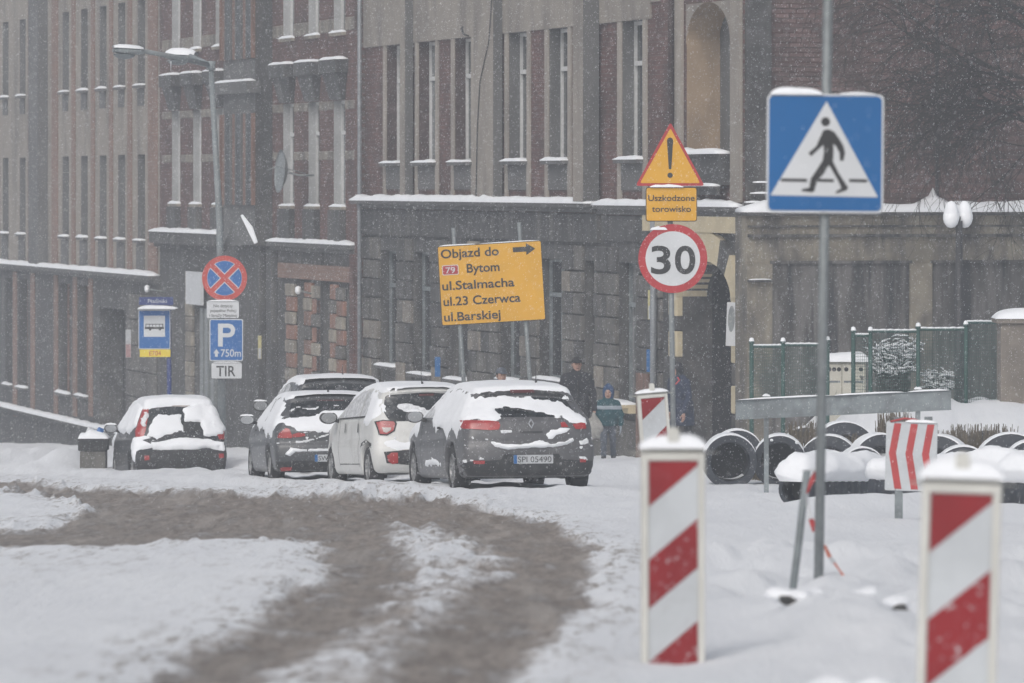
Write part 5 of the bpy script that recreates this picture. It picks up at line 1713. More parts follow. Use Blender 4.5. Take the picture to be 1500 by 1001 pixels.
pr, _ = pipe_ring(1070, 677, 78.0, 40, 'black drain pipe end beside the barrier board, left of the two standing out front', 2, 0, 0.71, 0.5)
pr, _ = pipe_ring(1142, 677, 78.3, 39, 'black drain pipe end with round snow spot, right of the two standing out front', -3, 0, 0.71, 0.5)
for x, z, r in ((-0.11, 0.30, .025), (0.24, 0.27, .03), (0.21, -0.09, .055)):
    MB().add([(x + r * math.cos(t * .7854) * 1.0, -0.012 if z > 0 else 0.0, z + r * .8 * math.sin(t * .7854)) for t in range(8)] + [(x, -0.04 if z > 0 else -0.05, z)], [(i, (i + 1) % 8, 8) for i in range(8)]).build('snow_spot', M['snow'], pr, True)
for px_, py_, Y_, r_, lab, yw, tl in (
        (1081, 668, 81.5, 38, 'drain pipe arch peeping over the two front pipe ends', 3, 0),
        (1214, 684, 79.5, 46, 'drain pipe rim half sunk in snow just behind the crossing sign post', -6, 0),
        (1218, 700, 77.0, 38, 'low drain pipe rim buried deep below the crossing sign post', 4, 0),
        (1237, 668, 83.5, 50, 'drain pipe arch filled with snow in the back row right of the post', 4, 0),
        (1292, 682, 79.2, 46, 'drain pipe rim half hidden behind the chevron board on its left', 14, 0),
        (1340, 664, 83.6, 42, 'drain pipe arch rising just above the chevron board', 2, 0),
        (1372, 690, 79.0, 52, 'drain pipe rim half hidden behind the chevron board on its right', -14, 0),
        (1412, 700, 76.5, 46, 'broad low drain pipe arch right of the chevron board', 0, 0),
        (1481, 690, 79.0, 55, 'large drain pipe arch near the right edge before the stone pillar', 0, 0),
        (1512, 688, 77.0, 42, 'drain pipe rim cut off by the right edge', 0, 0),
        (1180, 664, 83.2, 38, 'drain pipe arch in the back row just left of the crossing sign post', -5, 0),
        (1264, 690, 77.4, 34, 'small drain pipe rim between the post and the chevron board', 8, 0),
        (1443, 672, 82.6, 42, 'drain pipe arch in the back row below the stone pillar', 6, 0)):
    pipe_ring(px_, py_, Y_, r_, lab, yw, tl, 0.62, 0.32, 0.020, plug='snow')

def long_pipe(pxa, pya, pxb, pyb, Ya, Yb, r_px, label):
    a = W(pxa, pya, Ya); b = W(pxb, pyb, Yb)
    R_ = r_px * Ya / F
    root = empty('lying_pipe', a, 0, label, 'pipe', 'long pipes lying across the snow')
    d = b - a; L = d.length
    dn = d.normalized(); side = Vector((0, 0, 1)).cross(dn).normalized(); up = dn.cross(side)
    n = 28; V = []; Fc = []
    st = [(0.02, .72), (0.0, .74), (0.0, .97), (0.02, 1.0), (0.10, 1.0), (0.11, .93)]
    y = 0.11
    while y < L - 0.12:
        st += [(y + 0.05, .93), (y + 0.06, .97), (y + 0.13, .97), (y + 0.14, .93)]; y += 0.14
    st += [(L, .93), (L, .72)]
    for t, rr in st:
        for k in range(n):
            q = 2 * math.pi * k / n
            V.append(dn * t + (side * math.cos(q) + up * math.sin(q)) * R_ * rr)
    for i in range(len(st) - 1):
        for k in range(n): Fc.append((i * n + k, i * n + (k + 1) % n, (i + 1) * n + (k + 1) % n, (i + 1) * n + k))
    o = MB().add(V, Fc).build('pipe_wall', M['pipe'], root, True)
    m_ = o.modifiers.new('edges', 'EDGE_SPLIT'); m_.split_angle = math.radians(50)
    MB().add([dn * 0.2 + (side * math.cos(2 * math.pi * k / n) + up * math.sin(2 * math.pi * k / n)) * R_ * .73 for k in range(n)], [tuple(range(n))]).build('bore_shade_disc', M['darkhole'], root)  # black disc painted as the darkness inside the pipe
    # a deep roll of snow over it
    V = []; Fc = []; ns = 40; na = 17; ph = random.random() * 30
    for i in range(ns + 1):
        t = -0.03 + (L + 0.06) * i / ns
        e = min(1, (0.35 + 0.65 * math.sqrt(min(1, min(i, ns - i) / 3.0))))
        for k in range(na):
            q = math.pi * (0.16 + 0.68 * k / (na - 1))
            bump = float(fbm(np.array([t * 2.4 + ph]), np.array([k * .22]), 8, 4)[0])
            thick = (0.02 + 0.15 * max(0, math.sin(q)) ** 0.8) * (0.25 + 1.5 * bump) * e
            if k in (0, na - 1): thick = -0.02
            V.append(dn * t + (side * math.cos(q) * 1.04 + up * math.sin(q)) * (R_ + thick))
    for i in range(ns):
        for k in range(na - 1): Fc.append((i * na + k, i * na + k + 1, (i + 1) * na + k + 1, (i + 1) * na + k))
    Fc.append(tuple(range(na))); Fc.append(tuple(ns * na + k for k in reversed(range(na))))
    o2 = mesh_obj('snow', V, Fc, M['snow'], root, True)
    bm = bmesh.new(); bm.from_mesh(o2.data); bmesh.ops.recalc_face_normals(bm, faces=bm.faces); bm.to_mesh(o2.data); bm.free()
long_pipe(1162, 717, 1288, 716, 60.0, 61.5, 26, 'shorter black pipe lying crosswise under thick snow behind the crossing sign post')
long_pipe(1292, 716, 1560, 722, 59.5, 57.5, 31, 'longer black pipe lying crosswise under thick snow behind the chevron board')

# ================================================================ FENCE, CABINET, PILLAR, LAMP
def fence_panel(root, a, b, zlo, zhi, post_h):
    """welded mesh between two points of the fence line (world coordinates)"""
    o = Vector(root.location)
    A = Vector(a) - o; B = Vector(b) - o
    d = (B - A); L = d.length; dn = d.normalized(); sd = Vector((-dn.y, dn.x, 0)) * 0.004
    mb = MB()
    def wire(p, q, r):
        e = (q - p).normalized(); x = e.cross(Vector((0, 1, 0))); 
        if x.length < 1e-3: x = Vector((1, 0, 0))
        x.normalize(); y = e.cross(x)
        vs = [p + x * r, p + y * r - x * r * .5, p - y * r - x * r * .5, q + x * r, q + y * r - x * r * .5, q - y * r - x * r * .5]
        mb.add(vs, [(0, 1, 4, 3), (1, 2, 5, 4), (2, 0, 3, 5)])
    n = max(2, int(L / 0.028))
    for i in range(1, n):
        p = A + d * (i / n)
        wire(p + Vector((0, 0, zlo)), p + Vector((0, 0, zhi)), 0.0040)
    k = max(3, int((zhi - zlo) / 0.05))
    for j in range(k + 1):
        z = zlo + (zhi - zlo) * j / k
        wire(A + Vector((0, 0, z)), B + Vector((0, 0, z)), 0.0040)
    m_ = mb.build('wire_mesh', M['green'], root, fix=False)
    m_['kind'] = 'stuff'
    fr = MB().tube([A + Vector((0, 0, zhi + 0.02)), B + Vector((0, 0, zhi + 0.02))], 0.02, 6)
    r = fr.build('top_rail', M['green'], root)
    ln = MB(); 
    tt = np.linspace(0.03, 0.97, 7)
    for t0, t1 in zip(tt[:-1], tt[1:]):
        ln.tube([A + d * t0 + Vector((0, 0, zhi + 0.045)), A + d * (t0 * .5 + t1 * .5) + Vector((0, 0, zhi + 0.045 + .008 * random.random())), A + d * t1 + Vector((0, 0, zhi + 0.045))], 0.016, 6)
    ln.build('snow', M['snow'], r, True)

def build_fences():
    # each bay: px left, px right, py top left, py top right, py bottom
    Y0 = 88.5
    lab = ['green mesh fence by the gateway, its two bays left of the crossing sign post', 'green mesh fence in stepped bays between the white cabinet and the stone pillar']
    for li, bays in enumerate(([(1101, 1147, 508, 508, 600), (1147, 1212, 506, 508, 600)], [(1250, 1275, 492, 492, 590), (1275, 1345, 486, 489, 590), (1345, 1415, 483, 486, 590), (1415, 1468, 473, 474, 590)])):
        p0 = W(bays[0][0], 600, Y0)
        root = empty('mesh_fence', (p0.x, p0.y, gz(p0.x, p0.y)), 0, lab[li], 'fence', 'green mesh fences')
        done = set()
        for a, b, ta, tb, bo in bays:
            pa, pb = W(a, 600, Y0), W(b, 600, Y0)
            pa.z = pb.z = root.location.z
            zlo = W(a, bo, Y0).z - root.location.z; zhi = W(a, ta, Y0).z - root.location.z
            fence_panel(root, pa, pb, zlo, zhi - 0.02, 0)
            for q in (a, b):
                if q in done: continue
                done.add(q)
                p_ = W(q, min(ta, tb) - 5, Y0) - root.location
                MB().tube([(p_.x, 0, -0.6), (p_.x, 0, p_.z)], 0.034, 8).tube([(p_.x, 0, p_.z - 0.0040), (p_.x, 0, p_.z + 0.03)], 0.042, 8).build('fence_post', M['green'], root, True)
                MB().lathe([(0.0, 0.06), (0.03, 0.05), (0.042, 0.0)], p_.x, 0, 8).build('snow', M['snow'], root, True, loc=(0, 0, p_.z + 0.03))

def build_cabinet():
    Y = 90.2
    s = Stand('switch_cabinet', 1231, Y, 'cream metal switch cabinet with dark vents and a thick cap of snow', 'cabinet')
    x0, zt = s.p(1209, 530); x1, _ = s.p(1268, 530); xm = s.p(1233, 530)[0]
    b = MB().box(x0, x1, -0.05, 0.45, -0.6, zt).build('body', M['cabinet'], s.root); bevel_obj(b, 0.01, 1)
    for a, c in ((x0 + 0.02, xm - 0.01), (xm + 0.01, x1 - 0.02)):
        d = MB().box(a, c, -0.075, -0.052, -0.3, zt - 0.04).build('door', M['cabinet'], s.root)
        bevel_obj(d, 0.004, 1)
        for i in range(3):
            MB().add([(lerp(a, c, (i + .5) / 3) + 0.035 * math.cos(t * math.pi / 5), -0.078, zt - 0.12 + 0.035 * math.sin(t * math.pi / 5)) for t in range(10)], [tuple(range(10))]).build('vent', M['darkhole'], d)
        MB().box(a + .02, c - .02, -0.082, -0.0755, zt - 0.33, zt - 0.30).build('rail', M['galv_dull'], d)
    snow_on(s.root, x0 - 0.06, x1 + 0.06, zt + 0.001, 0.17, -0.14, 0.52)

def build_pillar():
    Y = 86.5
    s = Stand('gate_pillar', 1500, Y, 'stout rendered gate pillar with a domed snow cap at the right edge', 'pillar')
    x0, zt = s.p(1464, 474); x1 = x0 + 0.85
    xm = s.p(1478, 474)[0]
    b = MB().box(x0 + 0.02, x1, 0.0, 0.75, -1.4, zt).build('shaft', M['pillar'], s.root); bevel_obj(b, 0.02, 2)
    c = MB().box(x0 - 0.05, x1 + 0.06, -0.06, 0.82, zt + 0.002, zt + 0.07).build('cap_stone', M['pillar'], s.root)
    snow_on(c, x0 - 0.06, x1 + 0.07, zt + 0.07, 0.16, -0.08, 0.84, lump=0.1)

def build_globe_lamp():
    Y = 89.6
    s = Stand('globe_lamp', 1405, Y, 'black lamp post with two white teardrop globes capped with snow', 'street lamp')
    x, z = s.p(1405, 335)
    MB().tube([(0, 0, -0.5), (0, 0, 0.8), (0, 0, 0.82), (x, 0, z + 0.12)], [0.08, 0.075, 0.065, 0.055], 10).build('post', M['black_iron'], s.root, True)
    for px_, dy in ((1393, -0.05), (1414, 0.12)):
        gx_, gz_ = s.p(px_, 318)
        R_ = 12 / s.s
        g = MB().lathe([(0.0, -1.35 * R_), (0.45 * R_, -1.25 * R_), (0.8 * R_, -0.85 * R_), (1.0 * R_, -0.25 * R_), (0.97 * R_, 0.3 * R_), (0.7 * R_, 0.9 * R_), (0.35 * R_, 1.2 * R_), (0, 1.3 * R_)], 0, 0, 20).build('globe', M['globe'], s.root, True, loc=(gx_, dy, gz_))
        MB().tube([(x, 0, z + 0.1), (lerp(x, gx_, .6), dy * .6, z + 0.30), (gx_, dy, gz_ + 1.35 * R_)], 0.014, 6).build('bracket', M['black_iron'], s.root, True)
        MB().lathe([(0, 0.12), (0.05, 0.10), (0.09, 0.04), (0.115, -0.05), (0.128, -0.12), (0.12, -0.13)], 0, 0, 12).build('snow', M['snow'], g, True, loc=(0, 0, 1.05 * R_))

for f_ in (build_fences, build_cabinet, build_pillar, build_globe_lamp):
    f_()

# snow-laden bush behind the mesh
def build_bush(px, py, Y, wd, hg, label, name='snowy_bush', n=150, seed=1):
    r = random.Random(seed)
    c = W(px, py, Y); z0 = gz(c.x, c.y)
    root = empty(name, (c.x, c.y, z0), 0, label, 'bush')
    zt = c.z - z0
    st = MB(); sn = MB()
    for i in range(n):
        a = r.random() * 6.283; b = r.random()
        base = Vector(((r.random() - .5) * wd * .5, (r.random() - .5) * 0.5, -0.1))
        tip = Vector((math.cos(a) * wd * .55 * (0.3 + .7 * b), math.sin(a) * .5, zt + hg * (r.random() - 0.25)))
        mid = base.lerp(tip, .6) + Vector((0, 0, .15))
        st.tube([base, mid, tip], [0.012, 0.007, 0.003], 4, caps=False)
        for k in range(3):
            t = .55 + .45 * r.random(); p = mid.lerp(tip, (t - .5) * 2) if t > .6 else base.lerp(mid, t / .6)
            q = p + Vector(((r.random() - .5) * .3, (r.random() - .5) * .3, (r.random() - .35) * .12))
            st.tube([p, q], [0.005, 0.002], 3, caps=False)
            sn.tube([p + Vector((0, 0, .012)), (p + q) / 2 + Vector((0, 0, .02)), q + Vector((0, 0, .01))], [.008, .014, .006], 5)
    st.build('twigs', M['bark'], root, fix=False)['kind'] = 'stuff'
    o = sn.build('snow', M['snow'], root, True, fix=False); o['kind'] = 'stuff'
build_bush(1310, 530, 90.5, 0.9, 0.55, 'snow-dusted bare bush seen through the green mesh fence', seed=2)
build_bush(1375, 565, 90.5, 0.5, 0.3, 'lower snow-dusted bush by the third fence bay', n=70, seed=3)

# dry stems poking through the bank below the fence
def build_scrub(px, py, Y, wd, hg, n, label, seed):
    r = random.Random(seed); c = W(px, py, Y); z0 = gz(c.x, c.y)
    mb = MB()
    for i in range(n):
        x = (r.random() - .5) * wd; y = (r.random() - .5) * .6
        mb.tube([(x, y, -0.1), (x + (r.random() - .5) * .12, y - .05, hg * (.4 + .6 * r.random()))], [0.012, 0.004], 4, caps=False)
    o = mb.build('dry_stems', M['scrub'], None, fix=False, loc=(c.x, c.y, z0)); tag(o, label, 'dry plants'); 
    o['kind'] = 'stuff'
for i, a in enumerate(((1388, 642, 81.0, 0.5, .5, 260, 'dry brown stems in the snow left of the small snow mound'), (1440, 640, 81.5, 0.85, .55, 420, 'dry brown stems in the snow at the foot of the stone pillar'),
                       (1262, 640, 81.0, 0.4, .5, 180, 'dry brown stems between the pipe arches'), (1128, 640, 79.8, 0.8, .45, 220, 'dry brown stems behind the two front pipe ends'), (1180, 634, 82.0, 0.5, .5, 200, 'dry brown stems under the barrier rail'), (1310, 632, 82.5, 0.5, .5, 200, 'dry brown stems above the pipe arches by the chevron board'))):
    build_scrub(*a, seed=20 + i)

# ================================================================ PARKED CARS
M['paint_grey'] = mat('grey_car_paint', (0.085, 0.085, 0.09), 0.42, 0.10, 3, spec=0.5, coat=0.25, dirt=((0.15, 0.15, 0.152), 5, (1, 1, 1), 0.5, 0.8))
M['paint_graphite'] = mat('graphite_car_paint', (0.06, 0.064, 0.07), 0.4, 0.10, 3, coat=0.25, dirt=((0.13, 0.13, 0.135), 5, (1, 1, 1), 0.5, 0.8))
M['paint_black'] = mat('black_car_paint', (0.016, 0.018, 0.022), 0.45, 0.15, 3, coat=0.2, dirt=((0.07, 0.07, 0.075), 5, (1, 1, 1), 0.52, 0.8))
M['paint_white'] = mat('white_car_paint', (0.62, 0.62, 0.60), 0.4, 0.04, 3, coat=0.25, dirt=((0.45, 0.44, 0.41), 4, (1, 1, 0.6), 0.55, 0.8))
M['plastic'] = mat('black_bumper_plastic', (0.028, 0.029, 0.031), 0.75, 0.2, 8, dirt=((0.07, 0.07, 0.07), 6, (1, 1, 1), 0.5, 0.8))
M['car_glass'] = mat('dark_car_glass', (0.02, 0.023, 0.026), 0.15, 0.3, 4, spec=0.5, dirt=((0.16, 0.165, 0.17), 7, (1, 1, 1), 0.54, 0.72))
M['frost_glass'] = mat('snow_caked_glass', (0.40, 0.41, 0.42), 0.8, 0.1, 14, 0.2, 30, col2=(0.66, 0.67, 0.69))
M['lens_red'] = mat('red_lamp_lens', (0.34, 0.022, 0.022), 0.3, 0.12, 9, coat=0.4)
M['lens_clear'] = mat('clear_lamp_lens', (0.42, 0.38, 0.36), 0.3, 0.1, 9, coat=0.4)
M['lens_dark'] = mat('dim_brake_lens', (0.10, 0.018, 0.018), 0.4, 0.12, 9)
M['chrome'] = mat('chrome', (0.45, 0.46, 0.47), 0.25, 0.05, 9, metal=0.9)
M['plate_white'] = mat('number_plate', (0.44, 0.455, 0.47), 0.5, 0.1, 6)
M['rim'] = mat('alloy_rim', (0.26, 0.265, 0.27), 0.5, 0.2, 14, metal=0.3, dirt=((0.55, 0.55, 0.56), 12, (1, 1, 1), 0.5, 0.62))
M['tyre_snowy'] = mat('snowy_tyre', (0.020, 0.020, 0.022), 0.9, 0.2, 9, 0.3, 30, dirt=((0.5, 0.5, 0.51), 9, (1, 1, 1), 0.60, 0.68))

def ragged(poly, amp=0.02, step=0.03, seed=0):
    amp = amp * 1.35
    out = []; n = len(poly)
    acc = 0
    for i in range(n):
        a = Vector(poly[i]); b = Vector(poly[(i + 1) % n]); d = b - a; L = d.length
        k = max(1, int(L / step)); nr = Vector((-d.y, d.x)).normalized() if L > 1e-9 else Vector((0, 0))
        for j in range(k):
            p = a + d * (j / k)
            if amp:
                w_ = float(fbm(np.array([acc * 9.0 + seed * 13.7]), np.array([seed * 3.1]), 5, 3)[0]) - 0.5
                p = p + nr * w_ * 2.4 * amp
            out.append(p); acc += L / k
    return out

class Car:
    def __init__(s, label, px, Y, rot, spec, group='cars parked along the kerb'):
        s.sp = spec; s.Wd = spec['W']; s.rot = math.radians(rot); s.pitch = 0.042
        X = (px - 750) / F * Y
        s.X0, s.Y0 = X, Y
        s.z0 = -SLOPE * Y + spec.get('lift', 0.0)
        s.root = empty('parked_car', (X, Y, s.z0), s.rot, label, 'car', group)
        s.root.rotation_euler[0] = -s.pitch
        s.zs = spec.get('zs', 1.0); s.root.scale = (1, 1, s.zs)
        s.h = Vector((-math.sin(s.rot), math.cos(s.rot))); s.r = Vector((math.cos(s.rot), math.sin(s.rot)))
        s.body()
    # photo pixel -> car coordinates on the tail (at depth y) or on the left flank
    def R(s, px, py, y=0.1):
        k = (px - 750) / F
        x = (k * (s.Y0 + s.h.y * y) - s.X0 - s.h.x * y) / (s.r.x - k * s.r.y)
        Y = s.Y0 + s.h.y * y + s.r.y * x
        return (x, (EYE + (HOR - py) / F * Y - s.z0 + s.pitch * y) / s.zs)
    def L(s, px, py, x=None):
        x = -s.Wd / 2 if x is None else x
        k = (px - 750) / F
        y = (s.X0 + s.r.x * x - k * (s.Y0 + s.r.y * x)) / (k * s.h.y - s.h.x)
        Y = s.Y0 + s.h.y * y + s.r.y * x
        return (y, (EYE + (HOR - py) / F * Y - s.z0 + s.pitch * y) / s.zs)
    def body(s):
        sp = s.sp; P = np.array(sp['sil'], float); W2 = s.Wd / 2; Ln = P[:, 0].max(); h = 0.028
        # 2-D distance to the side silhouette on a grid
        ys = np.arange(-0.3, Ln + 0.3, 0.02); zs = np.arange(-0.1, 1.9, 0.02)
        YY, ZZ = np.meshgrid(ys, zs, indexing='ij')
        D2 = poly_sd(YY, ZZ, P)
        bulge = sp.get('bulge', 0.055); crown = sp.get('crown', 0.035); zsh = sp.get('shoulder', 0.92); top = P[:, 1].max(); ins = sp.get('inset', 0.26)
        yc = Ln / 2
        axl = sp['axles']; ar = sp.get('arch', 0.345); wz = sp.get('wheel_r', 0.31)
        def fn(X, Y, Z):
            q = (np.abs(X) / W2)
            ye = yc + (Y - yc) * (1 + bulge * q ** 2.5)
            ze = np.where(Z > 0.7, Z + (Z - 0.7) * crown / 0.7 * q ** 2 * 1.6, Z)
            fi = np.clip((ye - ys[0]) / 0.02, 0, len(ys) - 1.001); fj = np.clip((ze - zs[0]) / 0.02, 0, len(zs) - 1.001)
            i = fi.astype(int); j = fj.astype(int); a = fi - i; b = fj - j
            ds = (D2[i, j] * (1 - a) + D2[i + 1, j] * a) * (1 - b) + (D2[i, j + 1] * (1 - a) + D2[i + 1, j + 1] * a) * b
            t = np.clip((Z - zsh) / (top - zsh), 0, 1)
            low = np.clip((0.55 - Z) / 0.4, 0, 1)
            wd = W2 * (1 - 0.06 * low ** 1.5) - 0.03 * np.clip((Z - 0.62) / 0.3, 0, 1) - ins * t ** 0.95
            wd = wd - 0.16 * np.clip((Y - (Ln - 1.0)) / 1.0, 0, 1) ** 2 - sp.get('tail_taper', 0.03) * np.clip((0.9 - Y) / 0.9, 0, 1) ** 2
            dx = np.abs(X) - wd
            # a character crease along the flank
            dx = dx + 0.012 * np.exp(-((Z - (0.74 - 0.03 * Y)) / 0.05) ** 2)
            k = np.where(Z > 0.75, 0.13, 0.09)
            d = smax(ds, dx, k)
            for ay in axl:
                c = np.sqrt((Y - ay) ** 2 + (Z - wz) ** 2)
                # a lip round the arch, then the arch itself
                lip = np.exp(-((c - ar - 0.035) / 0.03) ** 2) * 0.012
                d = d - np.where(np.abs(X) > W2 * 0.7, lip, 0)
                well = np.maximum(c - ar, (W2 - 0.30) - np.abs(X))
                d = smax(d, -well, 0.02)
            if 'recess' in sp:
                (rx, rz0, rz1, rd) = sp['recess']
                box_ = np.maximum(np.maximum(np.abs(X) - rx, np.abs(Z - (rz0 + rz1) / 2) - (rz1 - rz0) / 2), Y - rd)
                d = smax(d, -box_, 0.025)
            if 'ledge' in sp:                      # a step where the tailgate meets the bumper
                lz, la = sp['ledge']
                d = d + la * np.exp(-((Z - lz) / 0.022) ** 2) * (Y < 0.6)
            return d
        s.ob = sdf_obj('body', fn, (-W2 - 0.12, -0.15, 0.05), (W2 + 0.12, Ln + 0.15, top + 0.12), h, sp['paint'], s.root, 2)
        me = s.ob.data
        V = [v.co.copy() for v in me.vertices]
        s.bvh = BVHTree.FromPolygons(V, [tuple(p.vertices) for p in me.polygons])
    def cast(s, view, a, b):
        if view == 'rear': o, d = Vector((a, -2, b)), Vector((0, 1, 0))
        elif view == 'left': o, d = Vector((-3, a, b)), Vector((1, 0, 0))
        elif view == 'right': o, d = Vector((3, a, b)), Vector((-1, 0, 0))
        else: o, d = Vector((a, b, 4)), Vector((0, 0, -1))
        loc, nor, _, _ = s.bvh.ray_cast(o, d)
        return loc, nor
    def patch(s, name, poly, view, m_, off=0.006, parent=None, rag=0.0, thick=0.0, res=0.035, seed=0, edge=0.07, rnd=0.0):
        """a skin laid on the body: decal (constant offset) or a snow layer that feathers into the body at its rim"""
        if rnd: poly = round_poly([tuple(p) for p in poly], rnd, 4)
        B = ragged(poly, rag, res * 0.9, seed)
        nb = len(B)
        xs = [p.x for p in B]; zs = [p.y for p in B]
        gx = np.arange(min(xs), max(xs), res); gzz = np.arange(min(zs), max(zs), res * 0.87)
        GX, GZ = np.meshgrid(gx, gzz); GX = GX + (np.arange(len(gzz)) % 2)[:, None] * res * 0.5
        sd_ = poly_sd(GX, GZ, [(p.x, p.y) for p in B])
        pts = [Vector((a, b)) for a, b in zip(GX[sd_ < -res * 0.45], GZ[sd_ < -res * 0.45])]
        try:
            vs, es, fs, ov, oe, of = delaunay_2d_cdt(B + pts, [(i, (i + 1) % nb) for i in range(nb)], [list(range(nb))], 1, 1e-5)
        except Exception:
            return None
        dist = -poly_sd(np.array([v.x for v in vs]), np.array([v.y for v in vs]), [(p.x, p.y) for p in B])
        out = []; ok = []
        for v, d in zip(vs, dist):
            loc, nor = s.cast(view, v.x, v.y)
            if loc is None:
                out.append(Vector((0, 0, 0))); ok.append(False); continue
            if view == 'rear' and nor.y > 0: nor = -nor
            if thick:
                t = min(1, max(0, d) / edge); t = math.sqrt(max(0.0, 1 - (1 - t) ** 2))
                o = -0.006 + (thick + 0.006) * t * (0.75 + 0.5 * float(vnoise(np.array([v.x * 7 + seed]), np.array([v.y * 7]), 6)[0]))
            else:
                o = off
            out.append(loc + nor * o); ok.append(True)
        F_ = [f for f in fs if all(ok[i] for i in f)]
        # forget triangles stretched over a silhouette edge
        F_ = [f for f in F_ if max((out[f[i]] - out[f[i - 1]]).length for i in range(len(f))) < res * 7]
        if not F_: return None
        o = mesh_obj(name, out, F_, m_, parent or s.root, True)
        bm = bmesh.new(); bm.from_mesh(o.data)
        bmesh.ops.delete(bm, geom=[v for v in bm.verts if not v.link_faces], context='VERTS')
        bm.normal_update()
        bm.to_mesh(o.data); bm.free()
        me = o.data
        ref = {'rear': Vector((0, -1, 0)), 'left': Vector((-1, 0, 0)), 'right': Vector((1, 0, 0)), 'top': Vector((0, 0, 1))}[view]
        if sum(p.normal.dot(ref) * p.area for p in me.polygons) < 0: me.flip_normals()
        return o
    def top_snow(s, T=0.06, nlo=0.62, nhi=0.86, zmin=0.7, skip=(), y0=-0.1, y1=None, seed=0):
        """snow settled wherever the body faces up"""
        W2 = s.Wd / 2; Ln = max(p[0] for p in s.sp['sil']); y1 = y1 or Ln + 0.1
        st = 0.034
        xs = np.arange(-W2 - 0.03, W2 + 0.03, st); ys = np.arange(y0, y1, st)
        V = []; K = []
        for i, x in enumerate(xs):
            for j, y in enumerate(ys):
                loc, nor = s.cast('top', x, y)
                if loc is None or loc.z < zmin:
                    V.append(Vector((x, y, 0))); K.append(-1); continue
                q = 1.0
                for poly in skip:
                    q = min(q, float(sstep(-0.02, 0.06, poly_sd(np.array([x]), np.array([y]), poly))[0]))
                nz_ = nor.z + 0.10 * (float(fbm(np.array([x * 5 + seed]), np.array([y * 5]), 12, 3)[0]) - 0.5)
                t = float(sstep(nlo, nhi, nz_)) * q
                o = -0.012 + (T + 0.012) * t * (0.8 + 0.4 * float(fbm(np.array([x * 2.3 + seed]), np.array([y * 2.3]), 13, 3)[0]))
                V.append(loc + (nor * 0.5 + Vector((0, 0, 0.5))) * o); K.append(t)
        ny = len(ys); Fc = []
        for i in range(len(xs) - 1):
            for j in range(ny - 1):
                q = (i * ny + j, (i + 1) * ny + j, (i + 1) * ny + j + 1, i * ny + j + 1)
                if min(K[k] for k in q) < 0: continue
                if max(K[k] for k in q) <= 0.0: continue
                if max((V[q[a]] - V[q[a - 1]]).length for a in range(4)) > 0.16: continue
                Fc.append(q)
        o = mesh_obj('snow', V, Fc, M['snow'], s.root, True)
        bm = bmesh.new(); bm.from_mesh(o.data)
        bmesh.ops.delete(bm, geom=[v for v in bm.verts if not v.link_faces], context='VERTS')
        bm.to_mesh(o.data); bm.free()
        return o
    def wheels(s, R_=0.31, wd=0.2, snowy=True, spokes=5):
        W2 = s.Wd / 2
        for ay in s.sp['axles']:
            for sx in (-1, 1):
                prof = [(0.62, -0.5), (0.80, -0.52), (0.93, -0.5), (0.99, -0.38), (1.0, 0), (0.99, 0.38), (0.93, 0.5), (0.80, 0.52), (0.62, 0.5)]
                n = 36; V = []; Fc = []
                for r, t in prof:
                    for k in range(n):
                        a = 2 * math.pi * k / n; V.append((t * wd, r * R_ * math.cos(a), r * R_ * math.sin(a)))
                for i in range(len(prof) - 1):
                    for k in range(n): Fc.append((i * n + k, i * n + (k + 1) % n, (i + 1) * n + (k + 1) % n, (i + 1) * n + k))
                w_ = MB().add(V, Fc).build('wheel', M['tyre_snowy'] if snowy else M['rubber'], s.root, True, loc=(sx * (W2 - 0.125), ay, R_))
                rm = MB(); f = sx * wd * 0.42
                rr = R_ * 0.64
                V = []; Fc = []
                for r, t in ((rr, f + sx * .01), (rr * .93, f + sx * .012), (rr * .90, f - sx * .04)):
                    for k in range(n):
                        a = 2 * math.pi * k / n; V.append((t, r * math.cos(a), r * math.sin(a)))
                for i in range(2):
                    for k in range(n): Fc.append((i * n + k, i * n + (k + 1) % n, (i + 1) * n + (k + 1) % n, (i + 1) * n + k))
                rm.add(V, Fc)
                for j in range(spokes):
                    a0 = 2 * math.pi * j / spokes + .3
                    for sg in (-1, 1):
                        d0 = a0 + sg * .16; d1 = a0 + sg * .26
                        c = lambda rad, ang, t: (t, rad * math.cos(ang), rad * math.sin(ang))
                        rm.add([c(rr * .12, d0 - .4, f), c(rr * .12, d0 + .4, f), c(rr * .92, d1 + .07, f), c(rr * .92, d1 - .07, f),
                                c(rr * .12, d0 - .4, f - sx * .03), c(rr * .12, d0 + .4, f - sx * .03), c(rr * .92, d1 + .07, f - sx * .03), c(rr * .92, d1 - .07, f - sx * .03)],
                               [(0, 1, 2, 3), (7, 6, 5, 4), (0, 4, 5, 1), (1, 5, 6, 2), (2, 6, 7, 3), (3, 7, 4, 0)])
                rm.add([(f + sx * .006, rr * .2 * math.cos(2 * math.pi * k / 12), rr * .2 * math.sin(2 * math.pi * k / 12)) for k in range(12)], [tuple(range(12))])
                rm.build('rim', M['rim'], w_)
                MB().add([(f - sx * .05, rr * .93 * math.cos(2 * math.pi * k / n), rr * .93 * math.sin(2 * math.pi * k / n)) for k in range(n)], [tuple(range(n))]).build('brake_drum', M['plastic'], w_)
